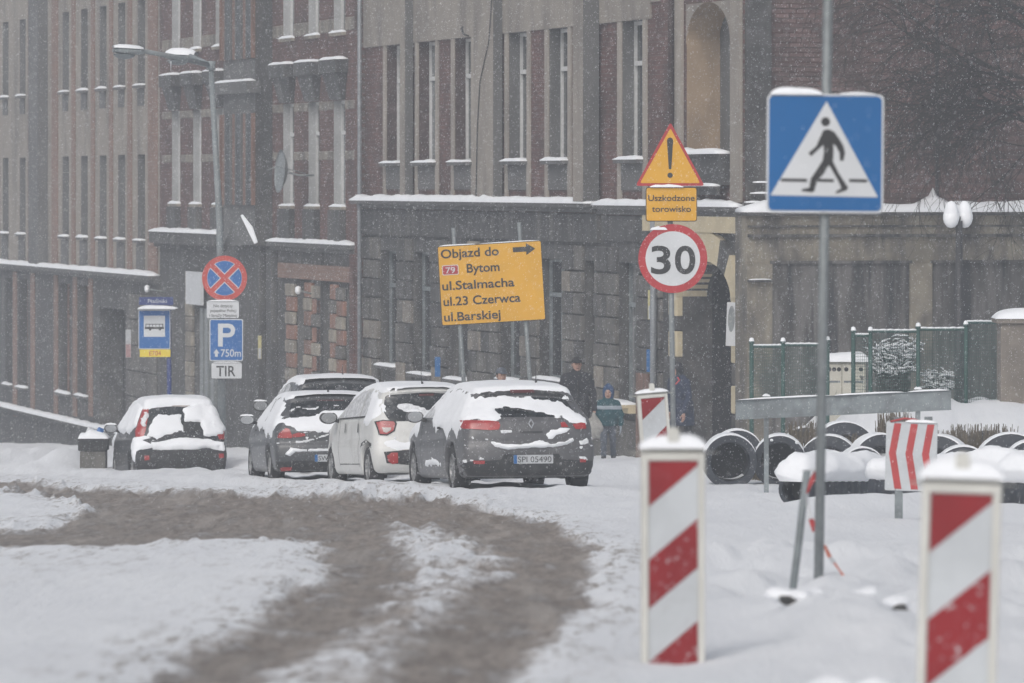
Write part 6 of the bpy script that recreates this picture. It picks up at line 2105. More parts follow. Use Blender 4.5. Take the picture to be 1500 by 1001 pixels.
    def mirror(s, y, z, m_, size=1.0):
        W2 = s.Wd / 2
        for sx in (-1, 1):
            def fn(X, Y, Z):
                return smax(ell_sd(X, Y, Z, (0, 0.04, 0), (0.12 * size, 0.11, 0.085 * size)), -Y, 0.01)
            o = sdf_obj('wing_mirror', fn, (-.16, -.06, -.12), (.16, .2, .12), 0.014, m_, s.root, 1)
            o.location = (sx * (W2 + 0.12), y, z)
            MB().prism([(0.10 * size * math.cos(t * math.pi / 9), 0.07 * size * math.sin(t * math.pi / 9)) for t in range(18)], -0.004, 0.004).build('mirror_glass', M['chrome'], o)
            MB().box(-0.07 if sx > 0 else 0.04, -0.04 if sx > 0 else 0.07, 0.02, 0.08, -0.05, -0.01).tube([(-sx * 0.08, 0.05, -0.03), (-sx * 0.2, 0.06, -0.07)], 0.025, 8).build('mirror_stalk', M['plastic'], o, True)
            snow_on(o, -0.10 * size, 0.10 * size, 0.066 * size, 0.03, -0.0, 0.11)
    def plate(s, poly, txt, frm=True):
        xs = [p[0] for p in poly]; zs = [p[1] for p in poly]
        cx, cz = (min(xs) + max(xs)) / 2, (min(zs) + max(zs)) / 2
        wd, hg = 0.52, 0.114
        loc, nor = s.cast('rear', cx, cz)
        l2, n2 = s.cast('rear', cx - 0.2, cz); l3, n3 = s.cast('rear', cx + 0.2, cz)
        y = min(loc.y, l2.y if l2 else 9, l3.y if l3 else 9) - 0.012
        p = MB().prism(round_rect(wd + .02, hg + .02, .012), -0.004, 0.012).build('number_plate', M['plastic'], s.root, loc=(cx, y, cz))
        print_('plate_field', round_rect(wd, hg, .008), M['plate_white'], p, 0.0065)
        print_('plate_band', [(-wd / 2 + .002, -hg / 2 + .002), (-wd / 2 + .044, -hg / 2 + .002), (-wd / 2 + .044, hg / 2 - .002), (-wd / 2 + .002, hg / 2 - .002)], M['sign_blue'], p, 0.0085)
        text_mesh(txt, 0.108, 'lettering', M['sign_black'], p, -wd / 2 + .056, -0.0085, -0.039, 'LEFT', 0.0, width=0.44)
        return p
    def aerial(s, x, y, ln=0.22, lean=0.2):
        loc, nor = s.cast('top', x, y)
        MB().tube([loc + Vector((0, 0, -.01)), loc + Vector((0, -ln * lean, ln))], [0.007, 0.004], 6).tube([loc + Vector((0, 0, -.01)), loc + Vector((0, -.01, .07))], 0.016, 8).build('aerial', M['black_iron'], s.root)
    def dusting(s, n, x0, x1, z0, z1, seed=0, view='rear'):
        r = random.Random(seed)
        for _ in range(n):
            a, b = r.uniform(x0, x1), r.uniform(z0, z1); w_ = r.uniform(.012, .05); h_ = r.uniform(.008, .03)
            P = [(a + w_ * math.cos(t * .785) * r.uniform(.6, 1.1), b + h_ * math.sin(t * .785) * r.uniform(.6, 1.1)) for t in range(8)]
            s.patch('snow', P, view, M['snow_thin'], thick=0.008, res=0.02, edge=0.02)
    def both(s, name, poly, view, m_, **kw):
        """a left and a right copy of a tail feature"""
        a = s.patch(name, poly, view, m_, **kw)
        b = s.patch(name, [(-p[0], p[1]) for p in reversed(poly)], view, m_, **kw)
        return a, b
    def seam(s, pts, wdt=0.012):
        """a dark panel gap on both flanks"""
        for v in ('left', 'right'):
            P = [Vector(p) for p in pts]; A = []; B_ = []
            for i, p in enumerate(P):
                d = (P[min(i + 1, len(P) - 1)] - P[max(i - 1, 0)]).normalized(); n_ = Vector((-d.y, d.x)) * wdt / 2
                A.append(p + n_); B_.append(p - n_)
            s.patch('panel_gap', [tuple(p) for p in A + B_[::-1]], v, M['plastic'], off=0.003, res=0.05)

def zc(ox, oy, sc):
    return lambda zx, zy: (ox + zx / sc, oy + zy / sc)

# ---------------------------------------------------------------- the grey hatchback nearest the camera
def car_grey():
    sil = [(0.10, 0.20), (0.02, 0.30), (-0.02, 0.46), (0.0, 0.60), (0.03, 0.70), (0.05, 0.80), (0.10, 0.93), (0.20, 1.02), (0.40, 1.16), (0.50, 1.24), (0.47, 1.31), (0.54, 1.355), (0.9, 1.405), (1.5, 1.435), (2.0, 1.425), (2.35, 1.36),
           (3.15, 0.99), (3.6, 0.90), (4.0, 0.78), (4.20, 0.66), (4.29, 0.5), (4.27, 0.3), (4.15, 0.2), (3.0, 0.17), (1.2, 0.17)]
    c = Car('nearest parked car, dark grey hatchback with a full number plate and snow-caked rear window', 779, 73.0, 12.0,
            dict(sil=sil, W=1.80, paint=M['paint_grey'], axles=(0.82, 3.46), arch=0.35, wheel_r=0.315, inset=0.27, shoulder=0.94, bulge=0.06, recess=(0.33, 0.37, 0.54, 0.015), ledge=(0.665, 0.018), tail_taper=0.05, zs=0.985))
    z = zc(570, 530, 4.6875); R = lambda q, y=0.1: [c.R(*z(a, b), y) for a, b in q]
    lw = c.patch('lower_bumper', [(-0.86, 0.17), (0.86, 0.17), (0.90, 0.40), (0.40, 0.43), (0.36, 0.50), (-0.36, 0.50), (-0.40, 0.43), (-0.90, 0.40)], 'rear', M['plastic'], off=0.006)
    c.patch('spoiler_rear_face', R([(605, 250), (640, 215), (760, 197), (900, 190), (1060, 196), (1160, 210), (1215, 235), (1240, 270), (1150, 240), (1000, 228), (800, 230), (700, 240), (640, 262)], 0.5), 'rear', M['plastic'], off=0.006)  # dark rear face of the spoiler
    c.patch('brake_light', R([(840, 198), (1000, 196), (1005, 214), (838, 217)], 0.48), 'rear', M['lens_dark'], off=0.010)
    gl = c.patch('rear_window', [(-0.52, 0.98), (0.52, 0.98), (0.62, 1.06), (0.56, 1.22), (0, 1.25), (-0.56, 1.22), (-0.62, 1.06)], 'rear', M['car_glass'], off=0.006)
    # clusters of the tail lamps
    for q in ([(500, 420), (520, 405), (700, 408), (765, 415), (772, 440), (760, 468), (700, 472), (540, 462), (505, 448)],):
        a = c.patch('tail_lamp', R(q, 0.05), 'rear', M['lens_red'], off=0.012, res=0.02)
    for q in ([(1185, 420), (1215, 415), (1240, 450), (1190, 452)], [(1270, 432), (1330, 420), (1362, 424), (1366, 462), (1290, 466)]):
        c.patch('tail_lamp', R(q, 0.05), 'rear', M['lens_red'], off=0.012, res=0.02)
    for q, sd_ in (([(495, 398), (620, 400), (760, 395), (745, 425), (640, 418), (560, 424), (505, 420)], 1), ([(520, 452), (600, 455), (690, 460), (690, 476), (560, 468)], 2), ([(700, 445), (730, 445), (735, 470), (705, 472)], 3)):
        c.patch('snow', R(q, 0.05), 'rear', M['snow'], thick=0.011, rag=0.025, seed=sd_, res=0.022, edge=0.04)
    # snow over the window, with the bare strip round the wiper
    c.patch('snow', R([(598, 270), (700, 246), (850, 236), (1000, 238), (1140, 258), (1235, 282), (1290, 345), (1350, 385), (1358, 430), (1300, 440), (1215, 425), (1180, 395), (1080, 378), (985, 372), (975, 338), (870, 326), (745, 330), (760, 345), (880, 362), (970, 388), (900, 380), (790, 372), (770, 405), (640, 412), (500, 405), (455, 400), (500, 350), (560, 300)], 0.25), 'rear', M['snow'], thick=0.014, rag=0.03, seed=5, edge=0.06)
    c.patch('wiper_arm', R([(750, 331), (860, 333), (975, 345), (978, 362), (930, 352), (840, 345)], 0.2), 'rear', M['plastic'], off=0.03)
    c.patch('snow', R([(690, 542), (780, 560), (900, 566), (985, 555), (1040, 540), (1120, 560), (1210, 552), (1270, 524), (1282, 540), (1230, 575), (1130, 590), (980, 590), (820, 607), (730, 585)], -0.01), 'rear', M['snow'], thick=0.045, rag=0.012, seed=6, res=0.022, edge=0.035)
    c.patch('snow', R([(1080, 500), (1110, 465), (1200, 448), (1260, 455), (1230, 490), (1150, 520), (1090, 545)], 0.02), 'rear', M['snow'], thick=0.011, rag=0.02, seed=7, res=0.022, edge=0.04)
    c.patch('snow', R([(770, 470), (850, 468), (855, 485), (800, 500), (775, 492)], 0.02), 'rear', M['snow_thin'], thick=0.012, rag=0.012, seed=8, res=0.02, edge=0.03)
    for k, q in enumerate(([(610, 655), (670, 655), (680, 675), (620, 680)], [(485, 672), (540, 668), (545, 700), (490, 700)], [(500, 562), (545, 562), (545, 585), (505, 585)], [(1310, 540), (1375, 520), (1385, 560), (1320, 570)], [(1295, 640), (1350, 650), (1385, 690), (1310, 668)])):
        c.patch('snow', R(q, 0.03), 'rear', M['snow_thin'], thick=0.015, rag=0.02, seed=30 + k, res=0.02, edge=0.03)
    for q in ([(585, 678), (662, 680), (660, 702), (590, 702)], [(1312, 668), (1358, 668), (1356, 690), (1314, 690)]):
        c.patch('reflector', R(q, 0.02), 'rear', M['lens_red'], off=0.012, res=0.02)
    # diamond emblem on the tailgate
    ex, ez = c.R(*z(981, 428), 0.05); loc, nor = c.cast('rear', ex, ez)
    dm = [(0, 0.075), (0.042, 0), (0, -0.075), (-0.042, 0)]; di = [(0, 0.045), (0.024, 0), (0, -0.045), (-0.024, 0)]
    e = MB()
    for i in range(4):
        a, b = dm[i], dm[(i + 1) % 4]; p, q = di[i], di[(i + 1) % 4]
        e.prism([a, b, q, p], -0.012, 0.004)
    o = e.build('emblem', M['chrome'], s_root(c), loc=(ex, loc.y - 0.008, ez))
    o.rotation_euler = (math.radians(-20), 0, 0)
    c.patch('tailgate_handle', R([(905, 478), (1060, 478), (1060, 492), (905, 492)], 0.03), 'rear', M['plastic'], off=0.004, res=0.025)
    c.plate([c.R(*z(855, 640), 0), c.R(*z(1130, 700), 0)], 'SPI 05490')
    # flank
    c.patch('side_window', [(0.95, 1.02), (1.2, 1.24), (1.6, 1.31), (2.1, 1.30), (2.9, 1.02), (2.7, 0.98), (1.6, 0.98)], 'left', M['frost_glass'], off=0.005)
    c.patch('side_window', [(0.95, 1.02), (1.2, 1.24), (1.6, 1.31), (2.1, 1.30), (2.9, 1.02), (2.7, 0.98), (1.6, 0.98)], 'right', M['frost_glass'], off=0.005)
    c.patch('snow', [(0.12, 0.93), (0.30, 1.08), (0.55, 1.27), (1.1, 1.36), (1.9, 1.37), (2.4, 1.28), (2.55, 1.18), (2.0, 0.86), (1.7, 0.76), (1.4, 0.84), (1.1, 0.66), (0.95, 0.78), (0.7, 0.84), (0.5, 0.62), (0.42, 0.80)], 'left', M['snow'], thick=0.011, rag=0.05, seed=9, res=0.045, edge=0.05)
    c.patch('snow', [(2.9, 0.98), (4.0, 0.80), (4.1, 0.66), (3.8, 0.62), (3.5, 0.74), (3.0, 0.78)], 'left', M['snow'], thick=0.02, rag=0.05, seed=10, res=0.045)
    c.patch('sill_snow', [(1.5, 0.33), (2.6, 0.33), (2.5, 0.42), (1.9, 0.44), (1.5, 0.40)], 'left', M['snow'], thick=0.014, rag=0.02, seed=11, res=0.035)
    c.seam([(1.35, 0.95), (1.25, 0.6), (1.3, 0.32)]); c.seam([(2.75, 0.97), (2.85, 0.6), (2.8, 0.3)])
    for v in ('left', 'right'): c.patch('door_handle', [(1.5, 0.83), (1.7, 0.83), (1.7, 0.86), (1.5, 0.86)], v, M['plastic'], off=0.02, res=0.02)
    c.top_snow(0.042, 0.66, 0.9, 0.85, y0=0.50, seed=1)
    c.dusting(26, -0.88, 0.88, 0.57, 0.80, 1); c.dusting(10, -0.9, -0.7, 0.4, 0.8, 2); c.dusting(16, 0.3, 2.8, 0.35, 0.8, 3, 'left')
    c.wheels(0.315); c.mirror(2.55, 1.0, M['paint_grey']); c.aerial(0.25, 0.85, 0.55, 0.05)
    return c

def s_root(c):
    return c.root

# ---------------------------------------------------------------- white city car
def car_white():
    sil = [(0.14, 0.22), (0.03, 0.32), (-0.01, 0.46), (0.02, 0.60), (0.08, 0.72), (0.10, 0.86), (0.16, 1.0), (0.30, 1.24), (0.36, 1.36), (0.31, 1.40), (0.42, 1.445), (0.9, 1.50), (1.4, 1.515), (1.9, 1.47), (2.4, 1.34), (3.05, 1.02), (3.5, 0.93), (3.8, 0.80), (3.94, 0.62), (3.96, 0.4), (3.85, 0.2), (3.0, 0.18), (1.0, 0.18)]
    c = Car('white hatchback parked between the two grey hatchbacks, a red tail lamp on its corner', 633, 78.5, 13.0,
            dict(sil=sil, W=1.62, paint=M['paint_white'], axles=(0.62, 3.25), arch=0.34, wheel_r=0.30, inset=0.22, shoulder=0.98, bulge=0.07, ledge=(0.64, 0.012), zs=0.955))
    z = zc(340, 530, 5.004); R = lambda q, y=0.1: [c.R(*z(a, b), y) for a, b in q]
    mir = lambda P: [(-p[0], p[1]) for p in reversed(P)]
    P = [(-0.55, 0.96), (0.55, 0.96), (0.62, 1.10), (0.56, 1.34), (0, 1.38), (-0.56, 1.34), (-0.62, 1.10)]
    c.patch('rear_window', P, 'rear', M['car_glass'], off=0.006, rnd=0.05)
    t = R([(1065, 440), (1120, 428), (1205, 435), (1215, 455), (1195, 510), (1140, 543), (1085, 540), (1075, 490)], 0.14)
    for Q in (t, mir(t)):
        c.patch('tail_lamp', Q, 'rear', M['plastic'], off=0.008, res=0.022)
        cx = sum(p[0] for p in Q) / len(Q); cz = sum(p[1] for p in Q) / len(Q)
        c.patch('red_lens', [(cx + (p[0] - cx) * .84, cz + (p[1] - cz) * .84) for p in Q], 'rear', M['lens_red'], off=0.014, res=0.022)
        lo = [(cx + (p[0] - cx) * .70, cz - 0.012 + min(p[1] - cz, 0.0) * .74) for p in Q]
        c.patch('clear_lens', [(cx - .055, cz - .01), (cx + .065, cz - .012), (cx + .055, cz - .05), (cx, cz - .085), (cx - .04, cz - .07)], 'rear', M['lens_clear'], off=0.019, res=0.022)
    d = R([(1195, 680), (1400, 655), (1400, 765), (1230, 755)], 0.02)
    bl = [(-0.62, 0.36), (-0.3, 0.33), (0.3, 0.33), (0.62, 0.36), (0.66, 0.52), (0.3, 0.55), (-0.3, 0.55), (-0.66, 0.52)]
    c.patch('bumper_insert', bl, 'rear', M['plastic'], off=0.006)
    f = R([(1140, 690), (1170, 668), (1215, 668), (1218, 740), (1180, 750), (1150, 730)], 0.05)
    for Q in (f, mir(f)): c.patch('reflector', Q, 'rear', M['lens_red'], off=0.014, res=0.022)
    c.patch('snow', R([(1100, 590), (1200, 560), (1290, 590), (1400, 610), (1400, 660), (1290, 650), (1210, 665), (1140, 640)], 0.05), 'rear', M['snow'], thick=0.011, rag=0.03, seed=3)
    c.patch('snow', R([(1140, 400), (1250, 395), (1330, 390), (1440, 400), (1560, 420), (1560, 380), (1430, 350), (1420, 330), (1330, 300), (1230, 310), (1200, 340), (1240, 362), (1300, 388), (1160, 394)], 0.2), 'rear', M['snow_thin'], thick=0.014, rag=0.03, seed=4)
    c.patch('snow', R([(1120, 300), (1150, 320), (1145, 390), (1120, 380), (1112, 340)], 0.2), 'rear', M['snow'], thick=0.02, rag=0.03, seed=5)
    c.patch('brake_light', R([(1372, 236), (1480, 232), (1480, 250), (1374, 254)], 0.36), 'rear', M['lens_dark'], off=0.012, res=0.022)
    sw = [(0.62, 1.05), (0.8, 1.32), (1.3, 1.41), (1.85, 1.39), (2.35, 1.18), (2.6, 1.03), (1.8, 1.0)]
    for v in ('left', 'right'):
        c.patch('side_window', sw, v, M['frost_glass'], off=0.006)
        c.patch('door_pillar', [(1.22, 1.0), (1.28, 1.0), (1.32, 1.40), (1.26, 1.40)], v, M['paint_white'], off=0.012)
        c.patch('window_line', [(0.5, 1.02), (2.66, 0.985), (2.66, 1.005), (0.5, 1.045)], v, M['plastic'], off=0.012, res=0.03)
        for y in (1.15, 2.05): c.patch('door_handle', [(y, 0.80), (y + 0.05, 0.80), (y + 0.05, 0.93), (y, 0.93)], v, M['plastic'], off=0.016, res=0.02)
    c.seam([(1.22, 1.0), (1.1, 0.7), (1.15, 0.3)]); c.seam([(2.5, 1.0), (2.55, 0.6), (2.5, 0.3)]); c.seam([(1.1, 0.34), (2.5, 0.33)])
    c.patch('snow', [(0.24, 1.02), (0.40, 1.3), (0.9, 1.44), (1.1, 1.45), (0.85, 1.1), (0.9, 0.95), (0.6, 0.88)], 'left', M['snow'], thick=0.014, rag=0.05, seed=6, res=0.045)
    c.patch('wheel_snow', [(0.30, 0.64), (0.62, 0.70), (0.92, 0.64), (0.95, 0.58), (0.62, 0.655), (0.28, 0.58)], 'left', M['plastic'], off=0.004, res=0.03)
    c.top_snow(0.040, 0.66, 0.9, 0.85, y0=0.36, seed=2)
    c.dusting(12, -0.75, 0.4, 0.62, 0.95, 8)
    c.wheels(0.30, 0.19); c.mirror(2.6, 1.02, M['plastic'], 1.1); c.aerial(0.0, 0.60, 0.24, -0.3)

# ---------------------------------------------------------------- graphite hatchback
def car_graphite():
    sil = [(0.12, 0.20), (0.02, 0.30), (-0.02, 0.46), (0.0, 0.60), (0.04, 0.70), (0.05, 0.86), (0.12, 0.98), (0.34, 1.20), (0.48, 1.34), (0.44, 1.38), (0.54, 1.42), (0.9, 1.455), (1.5, 1.475), (2.0, 1.45), (2.3, 1.38), (3.0, 1.02), (3.6, 0.90), (4.0, 0.76), (4.2, 0.6), (4.22, 0.35), (4.1, 0.2), (3.0, 0.17), (1.2, 0.17)]
    c = Car('graphite hatchback behind the white one, with half-cleared rear window and red tail lamp', 490, 84.0, 9.0,
            dict(sil=sil, W=1.79, paint=M['paint_graphite'], axles=(0.82, 3.40), arch=0.345, wheel_r=0.31, inset=0.26, shoulder=0.96, bulge=0.055, ledge=(0.66, 0.016), zs=0.915))
    z = zc(340, 530, 5.004); R = lambda q, y=0.1: [c.R(*z(a, b), y) for a, b in q]
    mir = lambda P: [(-p[0], p[1]) for p in reversed(P)]
    c.patch('rear_window', [(-0.56, 1.0), (0.56, 1.0), (0.64, 1.08), (0.57, 1.32), (0, 1.355), (-0.57, 1.32), (-0.64, 1.08)], 'rear', M['car_glass'], off=0.006, rnd=0.05)
    c.patch('brake_light', [(-0.2, 1.325), (0.2, 1.325), (0.2, 1.35), (-0.2, 1.35)], 'rear', M['lens_dark'], off=0.014, res=0.025)
    t = R([(336, 560), (350, 525), (395, 488), (420, 495), (440, 545), (435, 562)], 0.14); t2 = R([(447, 535), (490, 520), (535, 528), (538, 545), (500, 553), (449, 556)], 0.05)
    for Q in (t, t2, mir(t), mir(t2)): c.patch('tail_lamp', Q, 'rear', M['lens_red'], off=0.012, res=0.022)
    lw = [(-0.86, 0.17), (0.86, 0.17), (0.88, 0.34), (0.5, 0.37), (-0.5, 0.37), (-0.88, 0.34)]
    c.patch('lower_bumper', lw, 'rear', M['plastic'], off=0.006)
    f = R([(362, 778), (380, 770), (445, 772), (440, 795), (370, 800)], 0.03)
    for Q in (f, mir(f)): c.patch('reflector', Q, 'rear', M['lens_red'], off=0.013, res=0.022)
    c.patch('snow', R([(390, 412), (480, 405), (560, 392), (640, 372), (720, 350), (860, 340), (960, 350), (1000, 420), (990, 480), (900, 500), (740, 512), (690, 520), (540, 525), (470, 515), (430, 488), (395, 485), (370, 450)], 0.15), 'rear', M['snow'], thick=0.011, rag=0.03, seed=12)
    for k, q in enumerate(([(430, 345), (540, 330), (640, 325), (630, 345), (520, 355), (430, 365)], [(640, 330), (760, 320), (850, 322), (840, 338), (700, 345)])):
        c.patch('snow', R(q, 0.35), 'rear', M['snow_thin'], thick=0.012, rag=0.03, seed=50 + k, res=0.025, edge=0.03)
    c.patch('snow', R([(460, 580), (560, 572), (640, 545), (720, 520), (735, 530), (650, 560), (560, 590), (470, 595)], 0.04), 'rear', M['snow_thin'], thick=0.014, rag=0.015, seed=13, res=0.022, edge=0.03)
    c.patch('snow', R([(392, 680), (430, 625), (480, 638), (600, 640), (760, 632), (860, 640), (860, 655), (700, 655), (520, 660), (470, 662), (430, 695)], 0.0), 'rear', M['snow'], thick=0.04, rag=0.012, seed=14, res=0.025, edge=0.035)
    # round emblem with a V over a W
    ex, ez = c.R(*z(738, 520), 0.06); loc, nor = c.cast('rear', ex, ez)
    e = MB(); n = 24
    for k in range(n):
        a0, a1 = 2 * math.pi * k / n, 2 * math.pi * (k + 1) / n
        e.prism([(.062 * math.cos(a0), .062 * math.sin(a0)), (.062 * math.cos(a1), .062 * math.sin(a1)), (.052 * math.cos(a1), .052 * math.sin(a1)), (.052 * math.cos(a0), .052 * math.sin(a0))], -0.01, 0.004)
    def bar(a, b, w_=0.006, y=0.0):
        d = (Vector(b) - Vector(a)).normalized(); q = Vector((-d.y, d.x)) * w_
        e.prism([tuple(Vector(a) + q), tuple(Vector(b) + q), tuple(Vector(b) - q), tuple(Vector(a) - q)], -0.010 + y, 0.003)
    for i, (a, b) in enumerate((((-.022, .046), (0, .008)), ((.022, .046), (0, .008)), ((-.043, .022), (-.018, -.042)), ((-.018, -.042), (0, 0.0)), ((0, 0.0), (.018, -.042)), ((.018, -.042), (.043, .022)))): bar(a, b, y=0.0005 * i)
    o = e.build('emblem', M['chrome'], c.root, loc=(ex, (loc.y if loc else 0.05) - 0.03, ez)); o.rotation_euler = (math.radians(-20), 0, 0)
    a = c.R(*z(605, 680), 0); c.plate([a, (a[0] + 0.52, a[1] - 0.12)], 'SW 71X04')
    sw = [(0.75, 1.04), (1.0, 1.28), (1.5, 1.36), (2.1, 1.33), (2.75, 1.04), (1.8, 1.0)]
    for v in ('left', 'right'):
        c.patch('side_window', sw, v, M['frost_glass'], off=0.006)
        c.patch('door_pillar', [(1.5, 1.0), (1.56, 1.0), (1.62, 1.35), (1.56, 1.35)], v, M['paint_graphite'], off=0.012)
        for y in (1.3, 2.3): c.patch('door_handle', [(y, 0.84), (y + 0.2, 0.84), (y + 0.2, 0.87), (y, 0.87)], v, M['plastic'], off=0.02, res=0.02)
    c.patch('snow', [(0.14, 0.96), (0.30, 1.12), (0.52, 1.32), (1.0, 1.40), (2.1, 1.39), (2.6, 1.2), (2.9, 1.02), (2.3, 0.90), (2.1, 0.82), (1.8, 0.90), (1.5, 0.86), (1.2, 0.70), (0.9, 0.80), (0.6, 0.74), (0.35, 0.84)], 'left', M['snow'], thick=0.011, rag=0.05, seed=15, res=0.045, edge=0.05)
    c.seam([(1.5, 0.98), (1.35, 0.6), (1.4, 0.3)]); c.seam([(2.65, 1.0), (2.75, 0.6), (2.7, 0.3)])
    c.top_snow(0.040, 0.66, 0.9, 0.85, y0=0.50, seed=3)
    c.dusting(22, -0.85, 0.6, 0.57, 0.85, 4); c.dusting(16, 0.3, 2.8, 0.35, 0.8, 5, 'left')
    c.wheels(0.31); c.mirror(2.5, 1.03, M['paint_graphite']); c.aerial(0.0, 0.72, 0.08, 0.1)

# ---------------------------------------------------------------- old black hatchback
def car_black():
    sil = [(0.10, 0.22), (0.0, 0.32), (-0.03, 0.48), (0.0, 0.62), (0.06, 0.66), (0.10, 0.74), (0.12, 0.88), (0.18, 1.02), (0.34, 1.28), (0.40, 1.38), (0.46, 1.42), (0.9, 1.46), (1.5, 1.47), (1.95, 1.42), (2.3, 1.30), (2.85, 0.98), (3.3, 0.88), (3.65, 0.74), (3.8, 0.58), (3.82, 0.4), (3.7, 0.22), (2.8, 0.18), (1.0, 0.18)]
    c = Car('farthest parked car at the left, old black hatchback under deep snow', 267, 97.5, 11.0,
            dict(sil=sil, W=1.63, paint=M['paint_black'], axles=(0.68, 3.14), arch=0.33, wheel_r=0.29, inset=0.22, shoulder=0.96, bulge=0.05, ledge=(0.645, 0.02), lift=-0.20))
    z = zc(120, 530, 5.268); R = lambda q, y=0.1: [c.R(*z(a, b), y) for a, b in q]
    mir = lambda P: [(-p[0], p[1]) for p in reversed(P)]
    c.patch('rear_window', [(-0.50, 0.94), (0.50, 0.94), (0.58, 1.06), (0.50, 1.34), (0, 1.37), (-0.50, 1.34), (-0.58, 1.06)], 'rear', M['car_glass'], off=0.006, rnd=0.05)
    lamp = [(-0.76, 0.80), (-0.66, 0.80), (-0.60, 0.96), (-0.54, 1.20), (-0.52, 1.33), (-0.60, 1.33), (-0.68, 1.14), (-0.76, 0.95)]
    for Q in (lamp, mir(lamp)): c.patch('tail_lamp', Q, 'rear', M['lens_red'], off=0.012, res=0.025)
    c.patch('snow', R([(480, 385), (520, 388), (522, 420), (505, 500), (490, 515), (455, 500), (460, 450)], 0.3), 'rear', M['snow_thin'], thick=0.02, rag=0.02, seed=21, res=0.03, edge=0.03)
    c.patch('snow', R([(540, 470), (600, 400), (700, 405), (780, 400), (770, 480), (790, 540), (700, 550), (640, 560), (570, 605), (490, 580), (500, 540)], 0.25), 'rear', M['snow'], thick=0.02, rag=0.035, seed=22)
    c.patch('snow', R([(770, 370), (840, 345), (900, 325), (1010, 330), (1060, 420), (1095, 520), (1085, 570), (1000, 580), (930, 570), (912, 470), (780, 478), (790, 410)], 0.3), 'rear', M['snow'], thick=0.05, rag=0.02, seed=23)
    c.patch('snow', [(0.50, 1.0), (0.80, 0.90), (0.82, 1.0), (0.70, 1.30), (0.55, 1.38), (0.45, 1.30)], 'rear', M['snow'], thick=0.05, rag=0.02, seed=28)
    c.patch('snow', R([(540, 625), (640, 610), (750, 585), (900, 585), (1000, 600), (1100, 625), (1112, 700), (1060, 690), (990, 668), (860, 678), (700, 680), (550, 680)], 0.03), 'rear', M['snow'], thick=0.07, rag=0.012, seed=24, edge=0.05)
    bp = [(-0.78, 0.20), (0.78, 0.20), (0.80, 0.60), (0, 0.625), (-0.80, 0.60)]
    c.patch('bumper', bp, 'rear', M['plastic'], off=0.008)
    for q in ([(484, 728), (520, 725), (522, 758), (486, 762)], [(1056, 712), (1095, 710), (1095, 742), (1058, 745)]):
        c.patch('reflector', R(q, 0.02), 'rear', M['lens_red'], off=0.016, res=0.022)
    c.patch('brake_light', R([(695, 333), (800, 333), (840, 345), (800, 352), (700, 350)], 0.4), 'rear', M['lens_clear'], off=0.014, res=0.022)
    c.patch('number_plate_frame', R([(780, 480), (910, 475), (912, 540), (780, 545)], 0.2), 'rear', M['plastic'], off=0.03, res=0.03)
    sw = [(0.65, 1.02), (0.85, 1.28), (1.3, 1.36), (1.8, 1.34), (2.55, 1.02), (1.8, 0.98)]
    for v in ('left', 'right'):
        c.patch('side_window', sw, v, M['frost_glass'], off=0.006)
        for y in (1.0, 1.95): c.patch('door_handle', [(y, 0.84), (y + 0.18, 0.84), (y + 0.18, 0.87), (y, 0.87)], v, M['plastic'], off=0.02, res=0.02)
    c.patch('snow', [(0.40, 1.02), (0.55, 1.36), (1.0, 1.43), (1.9, 1.39), (2.4, 1.22), (2.7, 1.0), (2.4, 0.92), (1.8, 0.90), (1.3, 0.94), (0.9, 0.90)], 'left', M['snow'], thick=0.05, rag=0.03, seed=25, res=0.045, edge=0.08)
    c.patch('snow', [(0.02, 0.90), (0.3, 0.86), (0.5, 0.70), (0.35, 0.55), (0.2, 0.42), (0.12, 0.60)], 'left', M['snow'], thick=0.04, rag=0.04, seed=26, res=0.04)
    c.patch('snow', [(2.7, 0.95), (3.6, 0.80), (3.75, 0.60), (3.4, 0.62), (2.9, 0.80)], 'left', M['snow'], thick=0.04, rag=0.03, seed=27, res=0.045)
    c.seam([(1.25, 0.98), (1.1, 0.6), (1.15, 0.3)]); c.seam([(2.4, 0.98), (2.45, 0.6), (2.4, 0.3)])
    c.top_snow(0.11, 0.55, 0.85, 0.85, y0=0.40, seed=4)
    c.dusting(24, -0.78, 0.78, 0.66, 0.95, 6); c.dusting(14, 0.1, 2.4, 0.4, 0.9, 7, 'left')
    c.wheels(0.29, 0.18); c.mirror(2.35, 1.0, M['plastic'])

